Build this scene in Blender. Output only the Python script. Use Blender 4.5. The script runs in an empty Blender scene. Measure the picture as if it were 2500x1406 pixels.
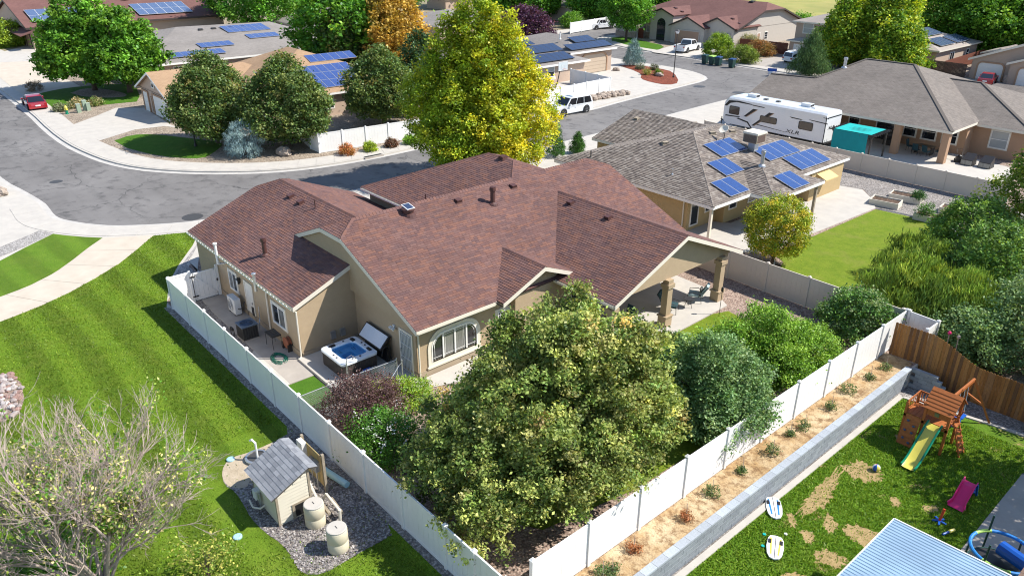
import bpy, math, random
import numpy as np
from mathutils import Vector, Matrix
R = random.Random(11)
scene = bpy.context.scene
COL = scene.collection
# ---------------------------------------------------------------- camera, sky, sun, exposure
cam_data = bpy.data.cameras.new('camera')
cam_data.lens = 26.9413
cam_data.sensor_width = 36.0
cam_data.clip_start = 0.1
cam_data.clip_end = 5000.0
camera = bpy.data.objects.new('camera', cam_data)
COL.objects.link(camera)
_cx, _cy, _cz = [[0.6598763, 0.7513645, 0.003828], [-0.323141, 0.2791876, 0.9042313], [0.6783386, -0.5979177, 0.427026]]
CAMP = Vector((0, 0, 19.3))
camera.matrix_world = Matrix(((_cx[0], _cy[0], _cz[0], 0), (_cx[1], _cy[1], _cz[1], 0), (_cx[2], _cy[2], _cz[2], 19.3), (0, 0, 0, 1)))
scene.camera = camera
SUN = Vector((.61, .70, 1.0)).normalized()
world = bpy.data.worlds.new('World'); scene.world = world; world.use_nodes = True
nt = world.node_tree; nt.nodes.clear()
sky = nt.nodes.new('ShaderNodeTexSky'); sky.sky_type = 'NISHITA'; sky.sun_disc = False
sky.sun_elevation = math.asin(SUN.z); sky.sun_rotation = math.atan2(SUN.x, SUN.y)
sky.altitude = 1400; sky.air_density = 1.0; sky.dust_density = .6
bg = nt.nodes.new('ShaderNodeBackground'); bg.inputs[1].default_value = .135
wo = nt.nodes.new('ShaderNodeOutputWorld')
nt.links.new(sky.outputs[0], bg.inputs[0]); nt.links.new(bg.outputs[0], wo.inputs[0])
sl = bpy.data.lights.new('sun', 'SUN'); sl.energy = 4.6; sl.angle = math.radians(.53); sl.color = (1, .955, .88)
so = bpy.data.objects.new('sun', sl); COL.objects.link(so); so.location = (0, 0, 60)
so.rotation_euler = SUN.to_track_quat('Z', 'Y').to_euler()
scene.view_settings.view_transform = 'Standard'; scene.view_settings.look = 'None'
scene.view_settings.exposure = .74; scene.view_settings.gamma = 1.0; scene.view_settings.use_curve_mapping = False
scene.cycles.filter_width = 1.1; scene.cycles.max_bounces = 7; scene.cycles.diffuse_bounces = 4; scene.cycles.transparent_max_bounces = 8

# ---------------------------------------------------------------- mesh helpers
def WM(o):
    m = o.matrix_parent_inverse @ o.matrix_basis if o.parent else o.matrix_basis.copy()
    return WM(o.parent) @ m if o.parent else m
def link(name, me, parent=None, world=True, label=None, kind=None):
    o = bpy.data.objects.new(name, me); COL.objects.link(o)
    if parent is not None:
        o.parent = parent
        if world: o.matrix_parent_inverse = WM(parent).inverted()
    if label: o['label'] = label
    if kind: o['kind'] = kind
    return o
def tag(o, label, cat, group=None):
    o['label'] = label; o['category'] = cat
    if group: o['group'] = group
    return o
def thing(name, label, cat, loc=(0, 0, 0), rz=0, group=None, scale=1):
    o = bpy.data.objects.new(name, None); COL.objects.link(o)
    o.empty_display_size = .2
    o.location = loc if len(loc) == 3 else (loc[0], loc[1], 0); o.rotation_euler = (0, 0, rz); o.scale = (scale,) * 3
    return tag(o, label, cat, group)
def copy_tree(o, parent=None):
    c = o.copy(); COL.objects.link(c)
    if parent is not None: c.parent = parent; c.matrix_parent_inverse = o.matrix_parent_inverse.copy()
    for ch in o.children: copy_tree(ch, c)
    return c
def again(o, loc, rz, label, scale=None):
    c = copy_tree(o); c.location = loc if len(loc) == 3 else (loc[0], loc[1], 0); c.rotation_euler = (0, 0, rz); c['label'] = label
    if scale: c.scale = (scale,) * 3
    return c
class MB:
    def __init__(s): s.v = []; s.f = []; s.uv = None; s.t = []
    def add(s, vs, fs):
        b = len(s.v); s.v += [tuple(q) for q in vs]; s.f += [tuple(i + b for i in f) for f in fs]; return s
    def box(s, x0, x1, y0, y1, z0, z1, M=None):
        vs = [Vector((x, y, z)) for z in (z0, z1) for x, y in ((x0, y0), (x1, y0), (x1, y1), (x0, y1))]
        if M is not None: vs = [M @ q for q in vs]
        return s.add(vs, [(3, 2, 1, 0), (4, 5, 6, 7), (0, 1, 5, 4), (1, 2, 6, 5), (2, 3, 7, 6), (3, 0, 4, 7)])
    def cbox(s, c, d, M=None):
        return s.box(c[0] - d[0] / 2, c[0] + d[0] / 2, c[1] - d[1] / 2, c[1] + d[1] / 2, c[2] - d[2] / 2, c[2] + d[2] / 2, M)
    def bar(s, a, b, w, h, up=(0, 0, 1)):
        a = Vector(a); b = Vector(b); d = (b - a).normalized(); u = Vector(up)
        if abs(d.dot(u)) > .98: u = Vector((1, 0, 0))
        x = d.cross(u).normalized() * w / 2; y = x.cross(d).normalized() * h / 2
        vs = [q + i * x + j * y for q in (a, b) for i, j in ((-1, -1), (1, -1), (1, 1), (-1, 1))]
        return s.add(vs, [(0, 1, 2, 3), (7, 6, 5, 4), (0, 4, 5, 1), (1, 5, 6, 2), (2, 6, 7, 3), (3, 7, 4, 0)])
    def poly(s, pts): return s.add(pts, [tuple(range(len(pts)))])
    def prism(s, poly, z0, z1, M=None):
        if sum(a[0] * b[1] - b[0] * a[1] for a, b in zip(poly, list(poly[1:]) + [poly[0]])) < 0: poly = list(reversed(poly))
        k = len(poly); vs = [Vector((q[0], q[1], z0)) for q in poly] + [Vector((q[0], q[1], z1)) for q in poly]
        if M is not None: vs = [M @ q for q in vs]
        return s.add(vs, [tuple(range(k - 1, -1, -1)), tuple(range(k, 2 * k))] + [(i, (i + 1) % k, k + (i + 1) % k, k + i) for i in range(k)])
    def slab(s, pts, th, n=None):
        pts = [Vector(q) for q in pts]; k = len(pts)
        nn = Vector(n) if n else sum(((pts[i] - pts[0]).cross(pts[(i + 1) % k] - pts[0]) for i in range(k)), Vector()).normalized()
        if not n and nn.z < 0: pts.reverse(); nn = -nn
        vs = pts + [q - nn * th for q in pts]
        return s.add(vs, [tuple(range(k)), tuple(range(2 * k - 1, k - 1, -1))] + [((i + 1) % k, i, k + i, k + (i + 1) % k) for i in range(k)])
    def tube(s, pts, r, n=6, cap=True):
        pts = [Vector(q) for q in pts]; rr = r if hasattr(r, '__len__') else [r] * len(pts); b = len(s.v)
        for i, q in enumerate(pts):
            d = (pts[min(i + 1, len(pts) - 1)] - pts[max(i - 1, 0)]).normalized()
            u = Vector((0, 0, 1)) if abs(d.z) < .9 else Vector((1, 0, 0))
            x = d.cross(u).normalized(); y = d.cross(x)
            for k in range(n):
                a = 2 * math.pi * k / n; s.v.append(tuple(q + (x * math.cos(a) + y * math.sin(a)) * rr[i]))
        for i in range(len(pts) - 1):
            for k in range(n):
                s.f.append((b + i * n + k, b + i * n + (k + 1) % n, b + (i + 1) * n + (k + 1) % n, b + (i + 1) * n + k))
        if cap:
            s.f.append(tuple(b + k for k in range(n - 1, -1, -1))); s.f.append(tuple(b + (len(pts) - 1) * n + k for k in range(n)))
        return s
    def lathe(s, prof, c=(0, 0, 0), n=16, M=None):
        b = len(s.v)
        for r, z in prof:
            for k in range(n):
                a = 2 * math.pi * k / n; q = Vector((c[0] + r * math.cos(a), c[1] + r * math.sin(a), c[2] + z))
                s.v.append(tuple(M @ q if M is not None else q))
        m = len(prof)
        for i in range(m - 1):
            for k in range(n): s.f.append((b + i * n + k, b + i * n + (k + 1) % n, b + (i + 1) * n + (k + 1) % n, b + (i + 1) * n + k))
        s.f.append(tuple(b + k for k in range(n - 1, -1, -1))); s.f.append(tuple(b + (m - 1) * n + k for k in range(n)))
        return s
    def ball(s, c, r, n=10, m=7, sq=(1, 1, 1), jit=0, rnd=None):
        b = len(s.v); rows = []
        for i in range(m + 1):
            th = math.pi * i / m; row = []
            for k in range(1 if i in (0, m) else n):
                a = 2 * math.pi * k / n; j = 1 + (rnd.uniform(-jit, jit) if jit else 0)
                row.append(len(s.v)); s.v.append((c[0] + r * sq[0] * j * math.sin(th) * math.cos(a), c[1] + r * sq[1] * j * math.sin(th) * math.sin(a), c[2] + r * sq[2] * j * math.cos(th)))
            rows.append(row)
        for i in range(m):
            A, B = rows[i], rows[i + 1]
            for k in range(n):
                if len(A) == 1: s.f.append((A[0], B[k], B[(k + 1) % n]))
                elif len(B) == 1: s.f.append((A[k], B[0], A[(k + 1) % n]))
                else: s.f.append((A[k], B[k], B[(k + 1) % n], A[(k + 1) % n]))
        return s
    def mesh(s, name, mat=None, smooth=False):
        me = bpy.data.meshes.new(name); me.from_pydata(s.v, [], s.f)
        if mat: me.materials.append(mat)
        if s.uv:
            ul = me.uv_layers.new(name='UVMap'); ul.data.foreach_set('uv', [c for q in s.uv for c in q])
        if s.t:
            a = me.attributes.new('tint', 'FLOAT_COLOR', 'FACE'); a.data.foreach_set('color', [c for q in s.t for c in (*q, 1)])
        if smooth: me.polygons.foreach_set('use_smooth', [True] * len(me.polygons))
        me.update(); return me
    def build(s, name, mat, parent=None, world=True, smooth=False, label=None, kind=None):
        return link(name, s.mesh(name, mat, smooth), parent, world, label, kind)
def solo(name, mb, mat, label, cat, group=None, smooth=False): return tag(mb.build(name, mat, smooth=smooth), label, cat, group)
def sheet(name, poly, z, mat, parent=None):
    if sum(a[0] * b[1] - b[0] * a[1] for a, b in zip(poly, list(poly[1:]) + [poly[0]])) < 0: poly = list(reversed(poly))
    return MB().poly([(q[0], q[1], z) for q in poly]).build(name, mat, parent, kind=None if parent else 'structure')
def offset(line, d):
    out = []
    for i, q in enumerate(line):
        a = Vector(line[max(i - 1, 0)][:2]); b = Vector(line[min(i + 1, len(line) - 1)][:2]); t = (b - a).normalized()
        out.append((q[0] - t.y * d, q[1] + t.x * d))
    return out
def resample(line, step):
    out = [Vector(line[0][:2])]; acc = 0
    for a, b in zip(line[:-1], line[1:]):
        a = Vector(a[:2]); b = Vector(b[:2]); L = (b - a).length; p = step - acc
        while p <= L: out.append(a + (b - a) * p / L); p += step
        acc = L - (p - step)
    out.append(Vector(line[-1][:2])); return [tuple(q) for q in out]
def smooth_line(line, it=2):
    for _ in range(it):
        o = [line[0]]
        for a, b in zip(line[:-1], line[1:]):
            o += [(a[0] * .75 + b[0] * .25, a[1] * .75 + b[1] * .25), (a[0] * .25 + b[0] * .75, a[1] * .25 + b[1] * .75)]
        line = o + [line[-1]]
    return line
def slabs(name, left, right, step, z, mat, parent, gap=.012, th=.06):
    n = max(1, round(sum((Vector(b[:2]) - Vector(a[:2])).length for a, b in zip(left[:-1], left[1:])) / step))
    def at(line, t):
        L = [0]
        for a, b in zip(line[:-1], line[1:]): L.append(L[-1] + (Vector(b[:2]) - Vector(a[:2])).length)
        d = t * L[-1]
        for i in range(len(line) - 1):
            if d <= L[i + 1] + 1e-6:
                f = (d - L[i]) / max(L[i + 1] - L[i], 1e-9); return Vector(line[i][:2]).lerp(Vector(line[i + 1][:2]), f)
        return Vector(line[-1][:2])
    g = gap / step
    for i in range(n):
        ts = [(i + g + (1 - 2 * g) * k / 3) / n for k in range(4)]
        poly = [at(left, t) for t in ts] + [at(right, t) for t in reversed(ts)]
        MB().prism(poly, z - th, z).build(name, mat, parent)

# ---------------------------------------------------------------- materials
def newmat(name):
    m = bpy.data.materials.new(name); m.use_nodes = True; t = m.node_tree; t.nodes.clear()
    o = t.nodes.new('ShaderNodeOutputMaterial'); return m, t, o
def nd(t, typ, **kw):
    n = t.nodes.new('ShaderNode' + typ)
    for k, v in kw.items():
        if k.startswith('i_'):
            n.inputs[int(k[2:]) if k[2:].isdigit() else k[2:].replace('_', ' ')].default_value = v
        else: setattr(n, k, v)
    return n
def c4(c): return (c[0], c[1], c[2], 1)
def ramp(t, fac, stops):
    r = nd(t, 'ValToRGB'); e = r.color_ramp.elements
    while len(e) < len(stops): e.new(.5)
    for k, (p, c) in zip(e, stops): k.position = p; k.color = c4(c) if hasattr(c, '__len__') else (c, c, c, 1)
    t.links.new(fac, r.inputs[0]); return r.outputs[0]
def mixc(t, fac, a, b, typ='MIX'):
    m = nd(t, 'Mix', data_type='RGBA', blend_type=typ)
    for s, v in ((0, fac), (6, a), (7, b)):
        if hasattr(v, 'is_output'): t.links.new(v, m.inputs[s])
        else: m.inputs[s].default_value = c4(v) if hasattr(v, '__len__') else v
    return m.outputs[2]
def noise(t, vec, scale, detail=4, rough=.55):
    n = nd(t, 'TexNoise'); n.inputs['Scale'].default_value = scale; n.inputs['Detail'].default_value = detail; n.inputs['Roughness'].default_value = rough
    if vec is not None: t.links.new(vec, n.inputs['Vector'])
    return n.outputs[0]
def coords(t): return nd(t, 'TexCoord').outputs['Object']
def finish(t, o, col, rough=.8, bump=None, bstr=.3, bdist=.02, metal=0, spec=.4, coat=0):
    p = nd(t, 'BsdfPrincipled')
    p.inputs['Roughness'].default_value = rough; p.inputs['Metallic'].default_value = metal; p.inputs['Specular IOR Level'].default_value = spec
    if coat: p.inputs['Coat Weight'].default_value = coat; p.inputs['Coat Roughness'].default_value = .05
    if hasattr(col, 'is_output'): t.links.new(col, p.inputs['Base Color'])
    else: p.inputs['Base Color'].default_value = c4(col)
    if bump is not None:
        b = nd(t, 'Bump'); b.inputs['Strength'].default_value = bstr; b.inputs['Distance'].default_value = bdist
        t.links.new(bump, b.inputs['Height']); t.links.new(b.outputs[0], p.inputs['Normal'])
    t.links.new(p.outputs[0], o.inputs[0]); return p
def mat(name, a, b=None, sc=3, rough=.8, bump=0, bsc=60, metal=0, spec=.4, big=.0, bigsc=.35, coat=0, bdist=.02, stretch=None):
    """two colours blended by noise, with fine relief and larger stains"""
    m, t, o = newmat(name); v = coords(t)
    if stretch:
        mp = nd(t, 'Mapping'); mp.inputs['Scale'].default_value = stretch; t.links.new(v, mp.inputs[0]); v = mp.outputs[0]
    b = b or tuple(x * .82 for x in a)
    col = mixc(t, ramp(t, noise(t, v, sc, 6, .62), [(.32, 0), (.68, 1)]), a, b)
    if big: col = mixc(t, ramp(t, noise(t, v, bigsc, 5, .6), [(.45, 0), (.72, big)]), col, tuple(x * .55 for x in a))
    finish(t, o, col, rough, noise(t, v, bsc, 3) if bump else None, bump, bdist, metal, spec, coat); return m
def tintmat(name, rough=.85, bump=.25, bsc=80, spec=.25, base=(1, 1, 1)):
    m, t, o = newmat(name); a = nd(t, 'Attribute', attribute_name='tint'); v = coords(t)
    n = ramp(t, noise(t, v, bsc, 3, .7), [(.25, .72), (.75, 1.2)])
    col = mixc(t, 1, a.outputs['Color'], n, 'MULTIPLY')
    n2 = ramp(t, noise(t, v, .32, 6, .65), [(.32, .82), (.7, 1.12)])
    col = mixc(t, 1, col, n2, 'MULTIPLY')
    finish(t, o, col, rough, noise(t, v, bsc, 2), bump, .01, 0, spec); return m
def leafmat(name, trans=.32):
    m, t, o = newmat(name); a = nd(t, 'Attribute', attribute_name='tint')
    d = nd(t, 'BsdfDiffuse'); tr = nd(t, 'BsdfTranslucent'); g = nd(t, 'BsdfGlossy'); g.inputs['Roughness'].default_value = .45
    g.inputs['Color'].default_value = (.9, .95, 1, 1)
    t.links.new(a.outputs['Color'], d.inputs[0])
    tc = mixc(t, 1, a.outputs['Color'], (1.25, 1.15, .5), 'MULTIPLY'); t.links.new(tc, tr.inputs[0])
    mx = nd(t, 'MixShader'); mx.inputs[0].default_value = trans; t.links.new(d.outputs[0], mx.inputs[1]); t.links.new(tr.outputs[0], mx.inputs[2])
    m2 = nd(t, 'MixShader'); m2.inputs[0].default_value = .014; t.links.new(mx.outputs[0], m2.inputs[1]); t.links.new(g.outputs[0], m2.inputs[2])
    t.links.new(m2.outputs[0], o.inputs[0]); return m
def plain(name, c, rough=.5, metal=0, spec=.5, coat=0): return mat(name, c, tuple(x * .93 for x in c), 9, rough, 0, metal=metal, spec=spec, coat=coat)
def lawn(name, a, b, dry, stripes=None, dryness=.3, blade=28, patches=None):
    m, t, o = newmat(name); v = coords(t)
    col = mixc(t, ramp(t, noise(t, v, 1.3, 7, .68), [(.34, 0), (.66, 1)]), a, b)
    if stripes:
        sl_, amp = stripes; sx = nd(t, 'SeparateXYZ'); t.links.new(v, sx.inputs[0])
        def mth(op, a, b=0):
            n = nd(t, 'Math', operation=op)
            for k, q in enumerate((a, b)):
                if hasattr(q, 'is_output'): t.links.new(q, n.inputs[k])
                else: n.inputs[k].default_value = q
            return n.outputs[0]
        ph = mth('ADD', mth('MULTIPLY', sx.outputs[1], 3.0), mth('MULTIPLY', sx.outputs[0], -3.0 * sl_))
        ph = mth('ADD', ph, mth('MULTIPLY', mth('SINE', mth('MULTIPLY', sx.outputs[0], .21)), .8))
        f = mth('ADD', mth('MULTIPLY', mth('TANH', mth('MULTIPLY', mth('SINE', ph), 2.5)), amp), 1.0)
        col = mixc(t, 1, col, f, 'MULTIPLY')
    col = mixc(t, ramp(t, noise(t, v, .55, 6, .65), [(.52, 0), (.75, dryness)]), col, dry)
    if patches:
        pc, lo, hi, sc = patches
        n1 = noise(t, v, sc, 8, .7); col = mixc(t, ramp(t, n1, [(lo, 0), (hi, 1)]), col, mixc(t, noise(t, v, 9, 5), pc, tuple(x * .7 for x in pc)))
    f = ramp(t, noise(t, v, blade, 4, .8), [(.28, .45), (.5, 1), (.75, 1.5)])
    col = mixc(t, 1, col, f, 'MULTIPLY')
    finish(t, o, col, .9, noise(t, v, blade, 4, .8), .9, .06, 0, .15); return m
def gravel(name, cols, sc=9, bump=.8, big=.25):
    m, t, o = newmat(name); v = coords(t)
    vo = nd(t, 'TexVoronoi'); vo.inputs['Scale'].default_value = sc; t.links.new(v, vo.inputs['Vector'])
    sp = nd(t, 'SeparateColor'); t.links.new(vo.outputs['Color'], sp.inputs[0])
    col = ramp(t, sp.outputs[0], [(i / max(1, len(cols) - 1), c) for i, c in enumerate(cols)])
    ed = ramp(t, vo.outputs['Distance'], [(.25, 1), (.75, .5)]); col = mixc(t, 1, col, ed, 'MULTIPLY')
    st = ramp(t, noise(t, v, .8, 6), [(.4, 1), (.7, 1 - big)]); col = mixc(t, 1, col, st, 'MULTIPLY')
    inv = nd(t, 'Math', operation='SUBTRACT'); inv.inputs[0].default_value = 1; t.links.new(vo.outputs['Distance'], inv.inputs[1])
    finish(t, o, col, .9, inv.outputs[0], bump, .03, 0, .2); return m
def shingle_tex(name, cols, w=.33, h=.145, dark=.45):
    m, t, o = newmat(name); u = nd(t, 'UVMap').outputs[0]
    br = nd(t, 'TexBrick', offset=.5); br.inputs['Scale'].default_value = 1; br.inputs['Brick Width'].default_value = w; br.inputs['Row Height'].default_value = h
    br.inputs['Mortar Size'].default_value = .012; br.inputs['Mortar Smooth'].default_value = .3; br.inputs['Bias'].default_value = 0
    br.inputs['Color1'].default_value = c4(cols[0]); br.inputs['Color2'].default_value = c4(cols[1]); br.inputs['Mortar'].default_value = c4(tuple(x * dark for x in cols[0])); t.links.new(u, br.inputs[0])
    col = mixc(t, ramp(t, noise(t, u, 2.2, 5, .7), [(.35, 0), (.7, .55)]), br.outputs[0], cols[2])
    col = mixc(t, 1, col, ramp(t, noise(t, u, .3, 4), [(.35, .9), (.65, 1.06)]), 'MULTIPLY')
    finish(t, o, col, .88, br.outputs['Fac'], .35, -.015, 0, .2); return m
def solar_tex(name, c=(.012, .03, .13), line=(.35, .4, .5), cell=.16, lw=.008):
    m, t, o = newmat(name); u = nd(t, 'UVMap').outputs[0]
    br = nd(t, 'TexBrick', offset=0); br.inputs['Scale'].default_value = 1; br.inputs['Brick Width'].default_value = cell; br.inputs['Row Height'].default_value = cell; br.inputs['Mortar Size'].default_value = lw; br.inputs['Mortar Smooth'].default_value = 0
    br.inputs['Color1'].default_value = c4(c); br.inputs['Color2'].default_value = c4(tuple(x * 1.3 for x in c)); br.inputs['Mortar'].default_value = c4(line); t.links.new(u, br.inputs[0])
    finish(t, o, br.outputs[0], .16, None, 0, 0, 0, .6, .6); return m

M = {}
M['asphalt'] = None
def mk_asphalt():
    m, t, o = newmat('asphalt'); v = coords(t)
    col = mixc(t, ramp(t, noise(t, v, .12, 6, .65), [(.35, 0), (.68, 1)]), (.145, .136, .13), (.21, .199, .19))
    col = mixc(t, ramp(t, noise(t, v, .9, 7, .7), [(.52, 0), (.68, .85)]), col, (.08, .076, .075))
    mp = nd(t, 'Mapping'); mp.inputs['Scale'].default_value = (.08, 1.6, 1); t.links.new(v, mp.inputs[0])
    col = mixc(t, ramp(t, noise(t, mp.outputs[0], .8, 5), [(.5, 0), (.75, .35)]), col, (.11, .105, .1))
    vo = nd(t, 'TexVoronoi', feature='DISTANCE_TO_EDGE'); vo.inputs['Scale'].default_value = .13
    dv = nd(t, 'VectorMath', operation='ADD'); nz = nd(t, 'TexNoise'); nz.inputs['Scale'].default_value = .6; nz.inputs['Detail'].default_value = 6; t.links.new(v, nz.inputs[0])
    sc = nd(t, 'VectorMath', operation='SCALE'); sc.inputs['Scale'].default_value = 2.4; t.links.new(nz.outputs['Color'], sc.inputs[0]); t.links.new(v, dv.inputs[0]); t.links.new(sc.outputs[0], dv.inputs[1]); t.links.new(dv.outputs[0], vo.inputs['Vector'])
    cr = ramp(t, vo.outputs['Distance'], [(.0, 1), (.009, 0)])
    gate = ramp(t, noise(t, v, .1, 3), [(.42, 0), (.5, .9)]); cr = mixc(t, 1, cr, gate, 'MULTIPLY')
    col = mixc(t, cr, col, (.06, .058, .057))
    col = mixc(t, 1, col, ramp(t, noise(t, v, 55, 3, .8), [(.3, .78), (.7, 1.2)]), 'MULTIPLY')
    finish(t, o, col, .85, noise(t, v, 60, 3), .25, .01, 0, .3); return m
M['asphalt'] = mk_asphalt()
M['concrete'] = mat('concrete', (.50, .465, .41), (.43, .40, .36), 1.2, .85, .12, 40, big=.12, bigsc=.5)
M['concrete_warm'] = mat('concrete_warm', (.54, .47, .38), (.47, .405, .325), .9, .85, .12, 40, big=.12, bigsc=.5)
M['concrete_dark'] = mat('concrete_dark', (.40, .36, .315), (.33, .295, .26), 1.1, .85, .1, 40, big=.2, bigsc=.5)
M['gutter'] = mat('gutter', (.50, .475, .44), (.42, .4, .37), 2, .85, .1, 40, big=.2)
M['ground'] = mat('dry_ground', (.30, .24, .16), (.22, .19, .11), .08, .95, .3, 5, big=.2)
M['lawn_big'] = lawn('lawn_mown', (.095, .175, .011), (.14, .215, .017), (.2, .22, .04), (.0, .17), .45)
M['lawn_strip'] = lawn('lawn_strip', (.09, .175, .012), (.12, .2, .018), (.15, .19, .03), (.1, .12), .35)
M['lawn_e'] = lawn('lawn_neighbour', (.13, .205, .013), (.19, .25, .022), (.28, .25, .07), None, .6)
M['lawn_play'] = lawn('lawn_worn', (.08, .17, .011), (.12, .21, .017), (.2, .17, .05), None, .3, 16, ((.40, .28, .13), .60, .66, .5))
M['lawn_plain'] = lawn('lawn_plain', (.05, .13, .008), (.07, .165, .012), (.14, .17, .03), None, .3)
M['turf'] = lawn('green_turf', (.06, .15, .012), (.08, .18, .015), (.12, .18, .03), None, .2)
M['field'] = mat('field_grass', (.36, .31, .09), (.22, .24, .05), .12, .95, .8, 3, big=.4, bigsc=.05)
M['gravel_pink'] = gravel('gravel_pink', [(.28, .19, .15), (.43, .31, .25), (.52, .41, .33), (.36, .25, .2)], 12)
M['gravel_gray'] = gravel('gravel_gray', [(.2, .18, .17), (.34, .31, .285), (.48, .44, .41), (.28, .235, .2)], 12)
M['gravel_tan'] = gravel('gravel_tan', [(.30, .23, .17), (.42, .34, .26), (.5, .42, .33), (.36, .28, .21)], 9)
M['gravel_light'] = gravel('gravel_light', [(.34, .32, .3), (.46, .43, .4), (.56, .53, .5), (.4, .36, .33)], 12)
M['mulch_red'] = gravel('mulch_red', [(.30, .085, .045), (.22, .06, .035), (.36, .11, .06)], 7)
M['mulch'] = gravel('mulch_brown', [(.1, .065, .045), (.16, .1, .07), (.22, .15, .1)], 10)
def mk_dirt():
    m, t, o = newmat('bed_soil'); v = coords(t)
    col = mixc(t, ramp(t, noise(t, v, .7, 7, .7), [(.38, 0), (.62, 1)]), (.58, .46, .29), (.42, .27, .13))
    col = mixc(t, ramp(t, noise(t, v, 2.6, 7, .75), [(.47, 0), (.6, .9)]), col, (.22, .13, .065))
    col = mixc(t, 1, col, ramp(t, noise(t, v, 26, 4, .8), [(.3, .7), (.7, 1.2)]), 'MULTIPLY')
    finish(t, o, col, .95, noise(t, v, 14, 5, .7), .7, .06, 0, .1); return m
M['soil'] = mk_dirt()
M['pale_earth'] = mat('pale_earth', (.46, .38, .28), (.36, .29, .2), 3, .95, .6, 12, bdist=.05)
M['bald'] = mat('bald_earth', (.40, .28, .135), (.26, .19, .075), 5, .95, .6, 12, bdist=.05)
M['stucco'] = mat('stucco_tan', (.42, .315, .20), (.385, .288, .182), 2.5, .9, .35, 70, big=.08)
M['stucco_beige'] = mat('stucco_beige', (.36, .285, .20), (.33, .262, .182), 2.5, .9, .35, 70, big=.08)
M['stucco_e'] = mat('stucco_gold', (.46, .335, .17), (.43, .31, .155), 2.5, .9, .3, 70)
M['stucco_d'] = mat('stucco_brown', (.40, .25, .155), (.37, .232, .145), 2.5, .9, .3, 70)
M['stucco_pink'] = mat('stucco_pink', (.46, .345, .26), (.43, .32, .245), 2.5, .9, .3, 70)
M['stucco_gray'] = mat('stucco_gray', (.47, .425, .37), (.44, .40, .35), 2.5, .9, .3, 70)
M['trim'] = plain('trim_cream', (.70, .64, .53), .6)
M['trim_white'] = plain('trim_white', (.78, .76, .72), .5)
M['trim_dark'] = plain('trim_dark', (.05, .035, .03), .6)
M['vinyl'] = mat('white_vinyl', (.80, .79, .76), (.76, .75, .72), .8, .42, 0, spec=.4, big=.06, bigsc=1.2)
M['vinyl_tan'] = mat('tan_vinyl', (.68, .60, .50), (.65, .57, .48), .8, .45, 0, big=.06)
M['glass'] = plain('window_glass', (.02, .024, .028), .06, 0, .8)
M['glass_light'] = plain('glass_with_blind', (.34, .36, .35), .15, 0, .7)
M['curtain'] = mat('curtain_glass', (.25, .25, .23), (.1, .1, .095), 6, .15, 0, spec=.7, stretch=(1, 14, .3))
M['metal'] = plain('galvanized', (.55, .56, .57), .38, .8)
M['metal_white'] = plain('white_metal', (.72, .72, .70), .4)
M['iron'] = plain('black_iron', (.03, .028, .027), .5)
M['darkmetal'] = plain('dark_metal', (.09, .085, .08), .5, .4)
M['rust'] = plain('brown_pipe', (.085, .035, .028), .5)
M['red_shingle'] = tintmat('red_shingle'); M['gray_shingle'] = tintmat('gray_shingle'); M['tint'] = tintmat('tinted', .8, .2, 30)
M['red_under'] = plain('roof_underlay_red', (.06, .03, .026), .9); M['gray_under'] = plain('roof_underlay_gray', (.07, .06, .052), .9)
M['roof_d'] = shingle_tex('shingle_weathered', [(.205, .175, .15), (.15, .13, .113), (.235, .205, .18)], .42, .2)
M['roof_tan'] = shingle_tex('shingle_sand', [(.36, .235, .14), (.31, .2, .12), (.40, .27, .17)], .4, .2, .6)
M['roof_gray2'] = shingle_tex('shingle_gray', [(.25, .225, .205), (.21, .19, .175), (.29, .265, .24)], .42, .2, .6)
M['roof_brown'] = shingle_tex('shingle_redbrown', [(.17, .085, .072), (.14, .07, .062), (.2, .105, .09)], .4, .2, .6)
M['roof_light'] = shingle_tex('shingle_pale', [(.36, .31, .27), (.31, .27, .235), (.4, .35, .31)], .4, .2, .7)
M['shed_shingle'] = tintmat('shed_shingle')
M['solar'] = solar_tex('solar_cells', (.018, .048, .165), (.05, .1, .3), .16, .004); M['solar_grid'] = solar_tex('solar_grid', (.022, .05, .19), (.12, .17, .34), .16, .008); M['solar_black'] = solar_tex('solar_black', (.012, .02, .05), (.03, .045, .09), .16, .005); M['solar_pale'] = solar_tex('solar_pale', (.05, .085, .18), (.2, .25, .35), .16, .01)
M['alu'] = plain('aluminium', (.7, .71, .72), .35, .7)
M['wood_fence'] = tintmat('fence_board', .9, .4, 14, .15)
M['cedar'] = mat('cedar_stain', (.40, .125, .028), (.31, .09, .02), 6, .6, .15, 30, stretch=(2, 2, 2))
M['wood_gray'] = mat('weathered_wood', (.36, .30, .22), (.24, .2, .15), 5, .9, .3, 20)
M['redwood'] = mat('red_fence', (.17, .05, .025), (.12, .035, .02), 4, .8, .2, 20)
M['darkwood'] = mat('dark_fence', (.10, .065, .05), (.07, .045, .035), 4, .8, .2, 20)
M['cmu'] = tintmat('concrete_block', .95, .4, 35, .1)
M['bark'] = mat('bark', (.13, .09, .065), (.07, .05, .038), 9, .95, .8, 14, stretch=(3, 3, .6))
M['twig'] = mat('gray_twig', (.44, .355, .305), (.29, .225, .19), 6, .9, .3, 30)
M['leaf'] = leafmat('leaf'); M['needle'] = leafmat('needle', .12)
M['rock'] = mat('boulder', (.42, .35, .28), (.26, .2, .16), 3, .9, .8, 7, bdist=.05); M['rock_tint'] = tintmat('river_rock', .9, .5, 9, .2)
M['tire'] = plain('tire', (.018, .018, .018), .8); M['rim'] = plain('rim', (.38, .38, .39), .3, .8)
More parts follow.
